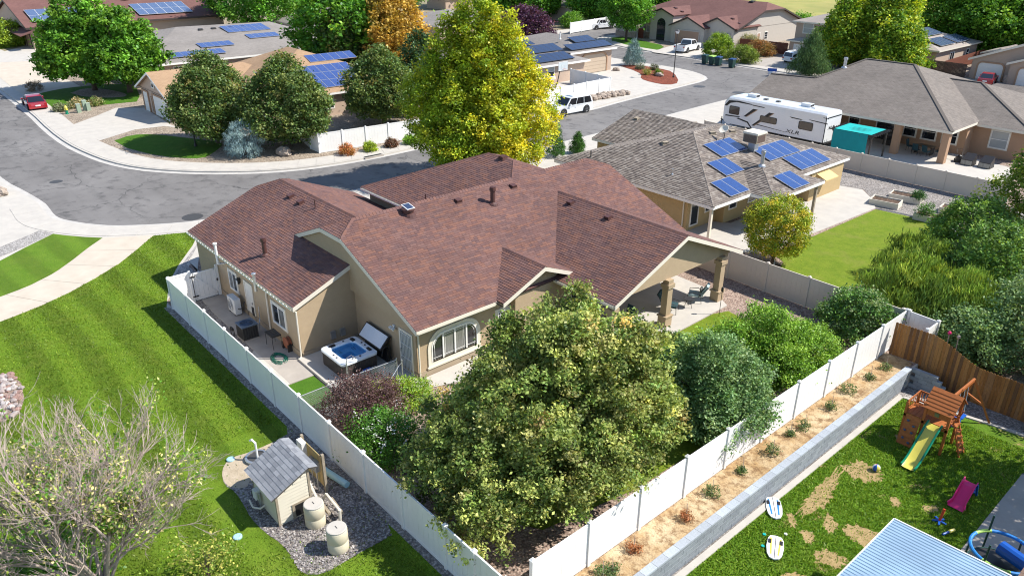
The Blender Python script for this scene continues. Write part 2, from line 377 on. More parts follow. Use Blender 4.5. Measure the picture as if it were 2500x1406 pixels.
M['car_white'] = plain('white_paint', (.78, .79, .79), .22, 0, .5, .8); M['car_red'] = plain('red_paint', (.33, .008, .015), .2, 0, .5, .9); M['car_glass'] = plain('car_glass', (.012, .014, .018), .05, 0, .9); M['black_plastic'] = plain('black_plastic', (.015, .015, .016), .5)
M['lamp_red'] = plain('red_lens', (.35, .01, .01), .2); M['lamp_clear'] = plain('clear_lens', (.6, .62, .65), .1)
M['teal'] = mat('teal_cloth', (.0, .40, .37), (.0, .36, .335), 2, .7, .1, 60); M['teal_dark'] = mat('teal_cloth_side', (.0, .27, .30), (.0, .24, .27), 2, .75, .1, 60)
M['blue'] = plain('blue_plastic', (.008, .09, .42), .35); M['yellow'] = plain('yellow_plastic', (.68, .58, .10), .35); M['green'] = plain('green_plastic', (.0, .2, .11), .35); M['pink'] = plain('pink_plastic', (.72, .02, .16), .35); M['orange_red'] = plain('red_plastic', (.55, .05, .02), .4); M['lime'] = plain('lime_foam', (.36, .58, .12), .6); M['foam_blue'] = plain('blue_foam', (.01, .2, .58), .6); M['white_plastic'] = plain('white_plastic', (.78, .79, .79), .35); M['green_hose'] = plain('green_hose', (.005, .14, .09), .4)
M['water'] = plain('spa_water', (.06, .30, .62), .03, 0, .6); M['spa_shell'] = plain('spa_acrylic', (.76, .80, .84), .2, 0, .5, .5); M['spa_deep'] = plain('spa_basin', (.24, .52, .78), .2, 0, .5, .5); M['spa_side'] = mat('spa_cabinet', (.075, .06, .052), (.05, .04, .036), 3, .6, .2, 20, stretch=(9, 9, .4)); M['vinyl_black'] = plain('black_cover', (.018, .016, .016), .45)
M['pale_blue'] = plain('pale_blue_pipe', (.35, .56, .63), .45); M['bin_green'] = plain('dark_green_bin', (.012, .05, .045), .5); M['bin_blue'] = plain('blue_bin', (.01, .05, .16), .5)
M['fabric_blue'] = mat('chair_fabric', (.03, .075, .085), (.02, .05, .06), 12, .9); M['fabric_light'] = mat('chair_cushion', (.36, .47, .47), (.3, .4, .41), 12, .9); M['table_top'] = mat('table_top', (.16, .12, .075), (.12, .09, .055), 8, .4)
M['barrel'] = mat('concrete_barrel', (.60, .54, .40), (.53, .47, .345), 2, .8, .15, 30, big=.12)
M['siding'] = mat('lap_siding', (.60, .55, .44), (.56, .51, .41), 3, .7, .05, 30); M['door_paint'] = plain('door_paint', (.70, .66, .58), .4); M['garage_white'] = plain('garage_door_white', (.74, .71, .66), .5); M['garage_tan'] = plain('garage_door_tan', (.40, .25, .17), .5); M['garage_beige'] = plain('garage_door_beige', (.47, .37, .27), .5)
def mk_corr():
    m, t, o = newmat('corrugated_metal'); v = coords(t)
    n = ramp(t, noise(t, v, .9, 5), [(.35, .86), (.7, 1.05)]); col = mixc(t, 1, (.36, .50, .63), n, 'MULTIPLY'); finish(t, o, col, .42, None, 0, 0, .35, .5); return m
M['corrugated'] = mk_corr()

# ---------------------------------------------------------------- ground, streets, pavements
def pr(name, poly, z0, z1, m, kind='structure', parent=None): return MB().prism(poly, z0, z1).build(name, m, parent, kind=kind)
sheet('ground', [(-2500, -1500), (1500, -1500), (1500, 2500), (-2500, 2500)], -1.6, M['ground'])
sheet('street', [(-420, 5), (-40, 5), (-40, 96), (120, 96), (120, 109), (-100, 109), (-100, 320), (-118, 320), (-118, 20), (-420, 20)], -.13, M['asphalt'])
south = smooth_line([(-420, 8.2), (-80, 8.3), (-73.8, 8.5), (-70.2, 9.1), (-66, 9.6), (-64.3, 9.55), (-62.5, 9.45), (-61.2, 9.6), (-60, 10.1), (-58.4, 11), (-56.9, 12.2), (-55.8, 13.7), (-54.8, 15.3), (-53.9, 17.2), (-53.1, 22), (-52.7, 30), (-52.6, 58), (-53.8, 76), (-54.2, 85), (-53.6, 90), (-51.5, 94.5), (-47.5, 97.3), (-42, 98), (120, 98.6)], 1)
pr('sidewalk', south + [(120, 36.55), (-11.1, 36.55), (-11.1, -60), (-420, -60)], -1.5, 0, M['concrete'])
north = smooth_line([(-420, 17), (-120, 16.8), (-101, 16.5), (-90.8, 16), (-83.6, 16), (-78.5, 16.5), (-74.4, 17.2), (-70.8, 18.5), (-68, 20.4), (-65.6, 22.6), (-63.2, 25.6), (-61.7, 28.5), (-60.8, 31.7), (-60.4, 35.5), (-60.5, 40), (-61.6, 66), (-62.6, 73), (-63.9, 87), (-64.3, 91.5), (-65.4, 94.1), (-69, 96.4), (-73.2, 97.3), (-80, 96.8), (-110, 98), (-113, 100.5), (-114.2, 105), (-114.4, 320)], 1)
pr('sidewalk', north + [(-420, 320)], -1.5, 0, M['concrete'])
far = smooth_line([(-104.8, 320), (-105.2, 124), (-104.8, 115.5), (-103, 112), (-98.5, 109.8), (-94, 108), (-86.7, 107.4), (-62.7, 106.2), (-20, 105.6), (120, 105.6)], 1)
pr('sidewalk', far + [(120, 320)], -1.5, 0, M['concrete'])
for line, d, a, b in ((south, .5, 1, -2), (north, -.5, 1, -2), (far, -.5, 1, -2)):
    ln = line[a:b]; mb = MB()
    L2 = offset(ln, d); k = len(ln)
    mb.add([(q[0], q[1], -.124) for q in ln] + [(q[0], q[1], -.124) for q in L2], [(i, i + 1, k + i + 1, k + i) for i in range(k - 1)])
    mb.build('gutter', M['gutter'], kind='structure')
# pavement slabs along the curbs that face the camera
pav = bpy.data.objects.new('pavement', None); COL.objects.link(pav); pav['kind'] = 'structure'
seg = [q for q in north if -112 < q[0] and q[1] < 64]
slabs('slab', offset(seg, .2), offset(seg, 2.5), 1.7, .022, M['concrete'], pav, th=.02)
seg = [q for q in south if -66 < q[0] and q[1] < 24]
slabs('slab', offset(seg, -.2), offset(seg, -1.9), 1.7, .022, M['concrete'], pav, th=.02)
seg = [q for q in north if q[1] > 80 and q[0] > -80]
slabs('slab', offset(seg, .2), offset(seg, 2.0), 1.8, .022, M['concrete'], pav, th=.02)
seg = [q for q in far if -101 < q[0] < -45 and q[1] < 112]
slabs('slab', offset(seg, .2), offset(seg, 1.9), 1.8, .022, M['concrete'], pav, th=.02)
# home block
sheet('yard_gravel', [(-50.4, 22), (-50.4, 97), (118, 97), (118, 36.7), (-11.2, 36.7), (-11.2, 11), (-42, 11), (-46.5, 14), (-49, 18)], .004, M['gravel_pink'])
sheet('lawn', [(-53.01,13.92), (-52.56,15.04), (-51.99,16.18), (-51.18,16.29), (-49.48,15.29), (-46.7,13.32), (-44.6,12.03), (-40.95, 10.62), (-12.4, 10.7), (-11.2, 10.7), (-11.2, -40), (-75, -40), (-70, -8), (-45.5,2.32), (-45.4,3.43), (-45.71,4.46), (-46.1,5.55), (-46.89,7.14), (-48.11,8.94), (-49.48,10.68), (-51.15,12.26)], .012, M['lawn_big'])
sheet('lawn', [(-57.88,8.86), (-56.99,9.42), (-55.81,10.33), (-54.85,11.21), (-53.47,9.89), (-52.05,8.7), (-50.52,7.27), (-49.36,5.55), (-48.84,4.05), (-48.42,2.78), (-54.17,3.69), (-54.87,5.13), (-56.21,6.71)], .012, M['lawn_strip'])
sheet('gravel_strip', [(-59.18,8.31), (-57.96,8.88), (-56.45,6.76), (-55.63,5.27), (-54.7,3.56), (-56.43,3.83), (-57.45,5.6)], .014, M['gravel_light'])
sheet('gravel_strip', [(-41.0, 10.98), (-41.3, 11.4), (-42.2, 12.1), (-45.54,12.75), (-46.47,13.39), (-49.81,15.8), (-50.89,16.27), (-50.47,16.41), (-46.6, 13.8), (-41, 13.8)], .016, M['gravel_light'])
sheet('driveway', [(-46.88,14.1), (-50.37,16.18), (-45, 13.9), (-41.2, 13.9), (-45.65,14.05)], .022, M['concrete'])
sheet('gravel_strip', [(-41.4, 10.62), (-12.4, 10.7), (-12.4, 10.98), (-41, 10.98)], .016, M['gravel_gray'])
sheet('gravel_patch', smooth_line([(-25.89,9.63), (-25.67,9.14), (-25.85,8.53), (-26.08,7.94), (-25.5,7.37), (-24.59,7.12), (-23.98,7.29), (-22.86,7.2), (-22.23,7.11), (-21.25,7.17), (-20.33,7.38), (-19.35,7.36), (-18.61,7.25), (-18.14,7.78), (-18.17,8.63), (-18.21,9.56), (-18.16,10.47), (-19, 10.75), (-26.9, 10.8), (-26.02,10.43)], 1), .02, M['gravel_gray'])
sheet('bare_earth', smooth_line([(-25.89,9.63), (-25.87,8.71), (-26.08,7.94), (-25.5,7.37), (-24.59,7.12), (-23.91,7.51), (-24.03,8.13), (-24.72,9.04)], 2), .025, M['pale_earth'])
pth = bpy.data.objects.new('path', None); COL.objects.link(pth); pth['kind'] = 'structure'
slabs('slab', [(-54.81,11.2), (-53.47,9.89), (-52.05,8.7), (-50.52,7.27), (-49.36,5.55), (-48.84,4.05), (-48.27,2.18)], [(-53.09,13.95), (-51.15,12.26), (-49.48,10.68), (-48.11,8.94), (-46.89,7.14), (-46.1,5.55), (-45.4,3.43)], 2.4, .03, M['concrete_warm'], pth, gap=.012)
# side yard between the wing and the fence
pr('patio_slab', [(-40.9, 13.84), (-40.9, 12.6), (-38.8, 12.45), (-29.5, 12.3), (-29.45, 13.5), (-31.2, 13.84)], -.05, .05, M['concrete_dark'])
pr('patio_slab', [(-33.6, 12.42), (-32.4, 11.2), (-29.5, 11.2), (-29.5, 12.29), (-29.6, 12.3)], -.05, .045, M['concrete'])
sheet('gravel_strip', [(-40.9, 12.6), (-38.8, 12.45), (-33.6, 12.42), (-32.4, 11.05), (-40.8, 11.05)], .02, M['gravel_gray'])
sheet('green_turf', [(-29.45, 11.1), (-29.45, 13.46), (-27.0, 13.44), (-26.75, 13.1), (-26.6, 11.1)], .035, M['turf'])
pr('tub_slab', [(-31.2, 13.58), (-31.2, 16.97), (-25.92, 16.97), (-25.92, 14.2), (-26.5, 13.5)], -.05, .15, M['concrete'])
sheet('patio_slab', [(-27.0, 13.5), (-26.6, 12.2), (-25.2, 12.6), (-25.0, 17), (-24.3, 19), (-24.3, 24.5), (-25.9, 24.5), (-25.85, 16.5), (-25.95, 14.2), (-26.5, 13.45)], .03, M['concrete'])
# rear yard
pr('patio_slab', [(-25.85, 24.45), (-20.75, 24.45), (-20.85, 30), (-20.95, 34.6), (-22.5, 35.6), (-25.85, 35.75)], -.05, .06, M['concrete'])
sheet('rear_lawn', smooth_line([(-20.75, 24.3), (-24.2, 22), (-24.0, 17.5), (-22.5, 14.5), (-17, 13.5), (-14.2, 15), (-14, 30.5), (-16.5, 32.3), (-19.4, 33.9), (-20.9, 34.2), (-20.82, 30)], 1), .02, M['lawn_e'])
# neighbour's rear yard
pr('patio_slab', [(-34.7, 42.3), (-25.4, 41.2), (-23.9, 43.2), (-23.5, 50), (-23.2, 57.2), (-24.3, 59), (-26, 60.8), (-28.5, 60.2), (-28.5, 46)], -.05, .06, M['concrete'])
sheet('gravel_yard', [(-23.3, 57.1), (-24.3, 59.1), (-26, 61), (-28, 60.3), (-47, 60.3), (-47, 65.3), (-11, 65.5), (-11, 57), (-17.6, 57.3)], .012, M['gravel_gray'])
sheet('neighbour_lawn', smooth_line([(-23.1, 57), (-20.5, 57.4), (-17.9, 57), (-16.8, 55), (-16.9, 52), (-16.9, 42.3), (-20, 38.6), (-21.6, 39), (-21.9, 42.4), (-23.4, 43.4), (-23.3, 48.5)], 1), .02, M['lawn_e'])
sheet('planting_bed', [(-24.8, 38.1), (-21.6, 38.4), (-21.9, 42.2), (-25, 41)], .016, M['mulch'])
for pts in ([(-21.5, 38.2), (-21.8, 40.4), (-22.6, 42.3), (-23.6, 43.1)], [(-23.0, 57.2), (-20.5, 57.6), (-17.6, 57.3), (-16.4, 55.2), (-16.6, 52), (-17.2, 50)]):
    MB().tube([(x, y, .02) for x, y in smooth_line(pts)], .07, 5).build('garden_edging', M['concrete'], kind='structure')
sheet('driveway', [(-34.4, 67), (-34.4, 80), (-52.8, 88), (-52.8, 69)], .016, M['concrete'])
pr('patio_slab', [(-36, 68.5), (-19.5, 67.5), (-18.8, 73), (-20.4, 77), (-36, 80)], -.05, .06, M['concrete'])
sheet('driveway', [(-50.9, 44), (-50.9, 59), (-42, 60), (-42, 44)], .012, M['concrete'])
sheet('driveway', [(-51, 24.5), (-51, 36), (-41, 36), (-41, 24.5)], .012, M['concrete'])
# opposite block (sand-roofed house, basketball house)
sheet('yard_gravel', offset([q for q in north if -112 < q[0] and q[1] < 66], 2.4) + [(-66, 70), (-150, 70), (-150, 20)], .004, M['gravel_tan'])
sheet('driveway', [(-91.3,18.07), (-94.3,21.37), (-97.48,24.48), (-95.38,26.97), (-85.26,26.32), (-83.22,26.45), (-84.72,25.54), (-85.17,22.78), (-82.73,18.66), (-86.91,18.33)], .016, M['concrete'])
sheet('lawn', smooth_line([(-111.13,18.58), (-113.17,20.57), (-114.3,23.45), (-113.82,27.55), (-111.65,31.04), (-99.39,27.93), (-99.82,25.95), (-100.23,23.33), (-100.58,19.48), (-102.05,18.75)], 1), .02, M['lawn_plain'])
sheet('tree_bed', smooth_line([(-110.25,22.8), (-112.64,24.99), (-110.19,27.04), (-105.09,28.11), (-103.2,27.2), (-104.28,25.14), (-107.12,23.33)], 2), .028, M['gravel_tan'])
sheet('lawn', smooth_line([(-81.79,19.76), (-83.11,21.74), (-82.12,23.42), (-79.5,24.95), (-75.36,27.06), (-73.57,27.47), (-70.94,25.28), (-69.78,23.87), (-71.62,22.13), (-74.21,20.81), (-78.09,19.82)], 1), .02, M['lawn_plain'])
sheet('driveway', [(-118, 18), (-108, 18.2), (-113, 25), (-122, 25), (-150, 27), (-150, 19)], .016, M['concrete_warm'])
sheet('driveway', [(-143.8,18.93), (-141.22,25.06), (-156.4,28.87), (-163.71,30.42), (-150.73,20.07)], .018, M['concrete'])
sheet('lawn', [(-156.76,21.07), (-161.14,27.83), (-197.14,34.46), (-195.41,27.45)], .02, M['lawn_e'])
sheet('driveway', [(-77.8, 77), (-76, 96.4), (-66, 94.5), (-64.6, 91), (-62.8, 73), (-66.5, 74.5), (-73, 76.4)], .012, M['concrete'])
sheet('mulch_island', smooth_line([(-79.71,91.96), (-78.02,94.58), (-74.08,94.63), (-70.94,93.94), (-64.85,87.56), (-64.81,84.84), (-67.58,84.79), (-70.38,85.8), (-72.58,88.77), (-75.71,90.44)], 1), .03, M['mulch_red'])
sheet('street_margin', [(-74, 62), (-65.6, 62), (-65.6, 66), (-67, 75), (-73, 76)], .014, M['gravel_light'])
# blocks farther away
sheet('yard_gravel', [(-150, 70), (-150, 97), (-90, 95), (-84, 76), (-72, 70)], .006, M['gravel_tan'])
sheet('yard_gravel', [(-400, 22), (-400, 319), (-118, 319), (-117, 104), (-120, 70), (-140, 24)], .003, M['ground'])
sheet('yard_gravel', offset([q for q in far if -112 < q[0] < 60 and q[1] < 130], 2.2) + [(60, 318), (-102, 318)], .004, M['gravel_tan'])
sheet('lawn', smooth_line([(-102.23,115.31), (-101.62,118.87), (-94.8,116.19), (-88.58,114.48), (-86.07,108.96), (-87.65,107.06), (-92.64,107.99), (-97.99,110.61)], 1), .02, M['lawn_plain'])
sheet('driveway', [(-85.52,106.66), (-88.25,115.69), (-89.39,121), (-79.84,121.03), (-71.81,108.15), (-74.9,107.02)], .016, M['concrete'])
sheet('driveway', [(-70, 108), (-59, 107.5), (-59, 122), (-68.5, 122)], .016, M['concrete_dark'])
sheet('driveway', [(-41, 107), (-31, 107), (-31, 122), (-41, 121.5)], .016, M['concrete_dark'])
sheet('field', [(-420, 150), (-240, 150), (-150, 160), (-118, 150), (-60, 158), (-20, 150), (300, 130), (300, 600), (-420, 600)], .03, M['field'])
# worn yard below the retaining wall
pr('lower_yard', [(-11.12, -60), (120, -60), (120, 36.5), (-11.12, 36.5)], -1.5, -.92, M['gravel_gray'])
sheet('lawn', [(-10.75, 0), (-10.75, 34.2), (-7.2, 35.0), (-3, 35.6), (-5.05, 32.4), (-5.02, 26), (-4.4, 14), (-4.4, 0)], -.9, M['lawn_play'])
sheet('concrete_path', [(-5.05, 32.3), (-5.0, 26), (-4.4, 14), (6, 14), (6, 30), (-1.5, 33.3)], -.89, M['concrete_dark'])
pr('mow_curb', [(-11.0, 0), (-10.75, 0), (-10.75, 34.25), (-11.0, 34.4)], -1.1, -.85, M['concrete'])
pr('mow_curb', [(-10.75, 34.22), (-7.2, 35.02), (-2, 35.8), (-2, 35.98), (-7.2, 35.2), (-10.75, 34.4)], -1.1, -.85, M['concrete'])
sheet('planting_bed', [(-12.68, 10.9), (-12.68, 36.2), (-11.32, 36.2), (-11.32, 10.9)], .01, M['soil'])
sheet('planting_bed', [(-12.68, -30), (-12.68, 10.9), (-11.32, 10.9), (-11.32, -30)], .014, M['soil'])
# street ironwork
def manhole(x, y, r=.55):
    o = MB().lathe([(r, 0), (r, .008), (r - .05, .012)], (x, y, -.13), 20).build('manhole_cover', M['darkmetal']); return o
for (x, y, _z), r, l in (((-55.38,17.49,-0.13), .75, 'round manhole cover in the street beside the red roof'), ((-71.28,12.11,-0.13), .5, 'round manhole cover in the wide bend of the street'), ((-61.95,87.97,-0.13), .8, 'round manhole cover beside the rounded corner of the island'), ((-56.11,88.4,-0.13), .8, 'round manhole cover in the street in front of the camper')):
    tag(manhole(x, y, r), l, 'manhole cover', 'manhole covers in the street')
x, y, _z = (-60.64,36.17,-0.1)
d = thing('storm_drain', 'dark slotted storm drain set in the curb by the white fence', 'storm drain', (x, y, -.1))
MB().box(-.15, .35, -1, 1, -.1, .12).build('drain_frame', M['concrete_dark'], d, False)
MB().box(-.1, .2, -.9, .9, -.02, .135).build('grate', M['black_plastic'], d, False)

# ---------------------------------------------------------------- house helpers
def plane_frame(pts):
    pts = [Vector(q) for q in pts]; k = len(pts)
    n = Vector()
    for i in range(k): n += (pts[i] - pts[0]).cross(pts[(i + 1) % k] - pts[0])
    n.normalize()
    if n.z < 0: n = -n
    u = Vector((0, 0, 1)).cross(n)
    u = Vector((1, 0, 0)) if u.length < 1e-4 else u.normalized()
    v = n.cross(u)
    return pts[0].copy(), u, v, n
def clip_poly(poly, clip):
    out = poly; k = len(clip)
    for i in range(k):
        (ax, ay), (bx, by) = clip[i], clip[(i + 1) % k]; inp = out; out = []
        side = lambda q: (bx - ax) * (q[1] - ay) - (by - ay) * (q[0] - ax)
        for j in range(len(inp)):
            c, d = inp[j], inp[(j + 1) % len(inp)]; sc, sd = side(c), side(d)
            if sc >= 0: out.append(c)
            if (sc >= 0) != (sd >= 0):
                f = sc / (sc - sd); out.append((c[0] + (d[0] - c[0]) * f, c[1] + (d[1] - c[1]) * f))
        if len(out) < 3: return []
    return out
def shingle_roof(parent, planes, w, e, th, m, tints, n_parts=300, seed=1, jit=.25, gap=.004):
    """every shingle is a raised wedge lapping the course below; the nearest ones are objects of their own"""
    rnd = random.Random(seed); rest = MB(); full = []
    for pts in planes:
        o, u, v, n = plane_frame(pts)
        pl = [((Vector(q) - o).dot(u), (Vector(q) - o).dot(v)) for q in pts]
        if sum(a[0] * b[1] - b[0] * a[1] for a, b in zip(pl, pl[1:] + pl[:1])) < 0: pl.reverse()
        u0 = min(q[0] for q in pl); u1 = max(q[0] for q in pl); v0 = min(q[1] for q in pl); v1 = max(q[1] for q in pl)
        r = 0
        while v0 + r * e < v1:
            vb = v0 + r * e - .012; x = u0 - rnd.random() * w
            while x < u1:
                ww = w * rnd.choice((.62, .85, 1, 1.2)) if jit else w
                q = [(x + gap, vb), (x + ww - gap, vb), (x + ww - gap, vb + e * 1.02), (x + gap, vb + e * 1.02)]
                c = clip_poly(q, pl); tint = rnd.randrange(len(tints)); lift = th * rnd.choice((.8, 1, 1, 1.35))
                if len(c) >= 3:
                    if len(c) == 4 and abs(c[0][0] - q[0][0]) < 1e-6 and abs(c[2][0] - q[2][0]) < 1e-6 and abs(c[2][1] - q[2][1]) < 1e-6 and abs(c[0][1] - q[0][1]) < 1e-6:
                        full.append((((o + u * (x + ww / 2) + v * vb) - CAMP).length, o + u * x + v * vb, u, v, n, ww, lift, tint))
                    else:
                        wedge(rest, c, vb, e, lift, o, u, v, n, tints[tint])
                x += ww
            r += 1
    full.sort(key=lambda a: a[0])
    # the largest ones as objects, sharing a few meshes
    lib = {}
    for d, p, u, v, n, ww, lift, ti in full[:n_parts]:
        key = (round(ww, 3), ti)
        if key not in lib:
            mb = MB(); wedge(mb, [(gap, 0), (ww - gap, 0), (ww - gap, e * 1.02), (gap, e * 1.02)], 0, e, th, Vector(), Vector((1, 0, 0)), Vector((0, 1, 0)), Vector((0, 0, 1)), tints[ti]); lib[key] = mb.mesh('shingle', m)
        ob = link('shingle', lib[key], parent, True)
        ob.matrix_basis = Matrix(((u.x, v.x, n.x, p.x), (u.y, v.y, n.y, p.y), (u.z, v.z, n.z, p.z), (0, 0, 0, 1)))
    for d, p, u, v, n, ww, lift, ti in full[n_parts:]:
        wedge(rest, [(gap, 0), (ww - gap, 0), (ww - gap, e * 1.02), (gap, e * 1.02)], 0, e, lift, p, u, v, n, tints[ti])
    if rest.v: rest.build('shingles', m, parent, kind='stuff')
def wedge(mb, c, vb, e, th, o, u, v, n, tint):
    k = len(c); h = lambda q: .004 + th * max(0, 1 - (q[1] - vb) / e)
    top = [o + u * q[0] + v * q[1] + n * h(q) for q in c]; bot = [o + u * q[0] + v * q[1] for q in c]
    mb.add(top + bot, [tuple(range(k))] + [(i, k + i, k + (i + 1) % k, (i + 1) % k) for i in range(k)])
    mb.t += [tint] * (k + 1)
def caps(parent, line, m, tints, w=.28, e=.2, seed=2):
    """ridge caps: short bent pieces lapping along a ridge or hip"""
    a, b = Vector(line[0]), Vector(line[1]); d = (b - a); L = d.length; d.normalize(); rnd = random.Random(seed)
    s = d.cross(Vector((0, 0, 1))).normalized(); mb = MB(); k = int(L / e)
    for i in range(k):
        p = a + d * i * e; q = p + d * e * 1.3; t = rnd.choice(tints)
        vs = [p - s * w / 2 + Vector((0, 0, -.04)), p + Vector((0, 0, .06)), p + s * w / 2 + Vector((0, 0, -.04)), q - s * w / 2 + Vector((0, 0, -.06)), q + Vector((0, 0, .035)), q + s * w / 2 + Vector((0, 0, -.06))]
        mb.add(vs, [(0, 1, 4, 3), (1, 2, 5, 4), (0, 2, 1)]); mb.t += [t] * 3
    mb.build('ridge_caps', m, parent, kind='stuff')
def roof_tex(planes, m, parent, th=.14, name='roof'):
    """roof planes as slabs with a UV running along the courses"""
    mb = MB(); uv = []
    for pts in planes:
        o, u, v, n = plane_frame(pts); b = len(mb.f); mb.slab(pts, th)
        for f in mb.f[b:]:
            for i in f:
                q = Vector(mb.v[i]) - o; uv.append((q.dot(u) + o.dot(u), q.dot(v)))
    mb.uv = uv
    return mb.build(name, m, parent)
def board(mb, a, b, h=.18, t=.035, drop=.0, out=(0, 0, 0)):
    a = Vector(a) + Vector(out); b = Vector(b) + Vector(out); d = (b - a).normalized(); s = d.cross(Vector((0, 0, 1))).normalized() * t / 2
    dn = Vector((0, 0, -1))
    vs = [q + i * s + dn * j for q in (a, b) for i, j in ((-1, drop), (1, drop), (1, drop + h), (-1, drop + h))]
    mb.add(vs, [(0, 1, 2, 3), (7, 6, 5, 4), (0, 4, 5, 1), (1, 5, 6, 2), (2, 6, 7, 3), (3, 7, 4, 0)])
def fascia(parent, lines, m, h=.18, name='fascia', drop=.012):
    for a, b in lines:
        mb = MB(); board(mb, a, b, h, drop=drop); mb.build(name, m, parent)
DIRS = {'-Y': (0, -1), '+Y': (0, 1), '+X': (1, 0), '-X': (-1, 0)}
def wall_frame(nrm, p):
    """matrix with x along the wall (to the right seen from outside), y up, z out of the wall"""
    n = Vector((*DIRS[nrm], 0)) if isinstance(nrm, str) else Vector((nrm[0], nrm[1], 0)).normalized()
    u = Vector((0, 0, 1)).cross(n)
    return Matrix(((u.x, 0, n.x, p[0]), (u.y, 0, n.y, p[1]), (0, 1, 0, p[2]), (0, 0, 0, 1)))
def window(parent, nrm, p, w, h, cols=2, rows=1, frame=.055, trim=.09, mt='trim', glass='glass', fm='trim_white', name='window'):
    """p = middle of the sill on the wall face; frame with panes and bars as sub-parts"""
    T = wall_frame(nrm, p); mb = MB()
    for x0, x1, y0, y1 in ((-w / 2 - .0, -w / 2 + frame, 0, h), (w / 2 - frame, w / 2, 0, h), (-w / 2 + frame, w / 2 - frame, 0, frame), (-w / 2 + frame, w / 2 - frame, h - frame, h)):
        mb.box(x0, x1, y0, y1, -.02, .07, T)
    f = mb.build(name, M[fm], parent)
    if trim:
        tb = MB()
        for x0, x1, y0, y1 in ((-w / 2 - trim, -w / 2, -trim, h + trim), (w / 2, w / 2 + trim, -trim, h + trim), (-w / 2, w / 2, -trim, 0), (-w / 2, w / 2, h, h + trim)): tb.box(x0, x1, y0, y1, -.01, .045, T)
        tb.build('frame', M[mt], f)
    iw = (w - 2 * frame) / cols; ih = (h - 2 * frame) / rows
    gl = glass if isinstance(glass, (list, tuple)) else [glass]
    for i in range(cols):
        for j in range(rows):
            MB().box(-w / 2 + frame + i * iw + .012, -w / 2 + frame + (i + 1) * iw - .012, frame + j * ih + .012, frame + (j + 1) * ih - .012, 0, .028, T).build('pane', M[gl[(i + j) % len(gl)]], f)
    for i in range(1, cols): MB().box(-w / 2 + frame + i * iw - .025, -w / 2 + frame + i * iw + .025, frame, h - frame, .0, .06, T).build('mullion', M[fm], f)
    for j in range(1, rows): MB().box(-w / 2 + frame, w / 2 - frame, frame + j * ih - .02, frame + j * ih + .02, .0, .05, T).build('mullion', M[fm], f)
    return f
def door(parent, nrm, p, w, h, m='door_paint', mt='trim', panels=3, handle=True, name='door', trim=.1):
    T = wall_frame(nrm, p); d = MB().box(-w / 2, w / 2, 0, h, -.02, .03, T).build(name, M[m], parent)
    tb = MB()
    for x0, x1, y0, y1 in ((-w / 2 - trim, -w / 2, 0, h + trim), (w / 2, w / 2 + trim, 0, h + trim), (-w / 2, w / 2, h, h + trim)): tb.box(x0, x1, y0, y1, -.01, .05, T)
    tb.build('frame', M[mt], d)
    for j in range(panels):
        MB().box(-w / 2 + .12, w / 2 - .12, .15 + j * (h - .2) / panels, .05 + (j + 1) * (h - .2) / panels, .03, .042, T).build('panel', M[m], d)
    if handle: MB().box(w / 2 - .12, w / 2 - .07, h * .46, h * .53, .03, .09, T).build('handle', M['metal'], d)
    return d
def garage_door(parent, nrm, p, w, h, m, mt='trim', arch=False):
    T = wall_frame(nrm, p); d = MB().box(-w / 2, w / 2, 0, h, -.1, .0, T).build('garage_door', M[m], parent)
    tb = MB()
    for x0, x1, y0, y1 in ((-w / 2 - .18, -w / 2, 0, h + .18), (w / 2, w / 2 + .18, 0, h + .18), (-w / 2, w / 2, h, h + .18)): tb.box(x0, x1, y0, y1, -.1, .09, T)
    tb.build('frame', M[mt], d)
    for j in range(4):
        MB().box(-w / 2 + .03, w / 2 - .03, .02 + j * h / 4, (j + 1) * h / 4 - .02, .0, .02, T).build('panel', M[m], d)
    return d
def hip(x0, x1, y0, y1, ze, pitch, ov=.45, ends='hh', axis=None):
    """hip or gable roof over a rectangle; returns planes, ridge, eaves. ends: low end, high end along the ridge"""
    X0, X1, Y0, Y1 = x0 - ov, x1 + ov, y0 - ov, y1 + ov
    axis = axis or ('x' if X1 - X0 >= Y1 - Y0 else 'y')
    sw = axis == 'y'
    if sw: X0, X1, Y0, Y1 = Y0, Y1, X0, X1
    hw = (Y1 - Y0) / 2; zr = ze + hw * pitch; ym = (Y0 + Y1) / 2
    a = X0 + (hw if ends[0] == 'h' else 0); b = X1 - (hw if ends[1] == 'h' else 0)
    P_ = lambda x, y, z: (y, x, z) if sw else (x, y, z)
    pl = [[P_(X0, Y0, ze), P_(X1, Y0, ze), P_(b, ym, zr), P_(a, ym, zr)], [P_(X0, Y1, ze), P_(X1, Y1, ze), P_(b, ym, zr), P_(a, ym, zr)]]
    if ends[0] == 'h': pl.append([P_(X0, Y0, ze), P_(X0, Y1, ze), P_(a, ym, zr)])
    if ends[1] == 'h': pl.append([P_(X1, Y0, ze), P_(X1, Y1, ze), P_(b, ym, zr)])
    fl = [(P_(X0, Y0, ze), P_(X1, Y0, ze)), (P_(X0, Y1, ze), P_(X1, Y1, ze))]
    for i, (x, xr) in enumerate(((X0, a), (X1, b))):
        if ends[i] == 'h': fl.append((P_(x, Y0, ze), P_(x, Y1, ze)))
        else: fl += [(P_(x, Y0, ze), P_(x, ym, zr)), (P_(x, ym, zr), P_(x, Y1, ze))]
    gables = []
    for i, x in enumerate((X0 + ov, X1 - ov)):
        if ends[i] == 'g': gables.append([P_(x, Y0 + ov, ze - .1), P_(x, Y1 - ov, ze - .1), P_(x, Y1 - ov, ze + ov * pitch - .12), P_(x, ym, zr - .12), P_(x, Y0 + ov, ze + ov * pitch - .12)])
    return pl, (P_(a, ym, zr), P_(b, ym, zr)), fl, gables
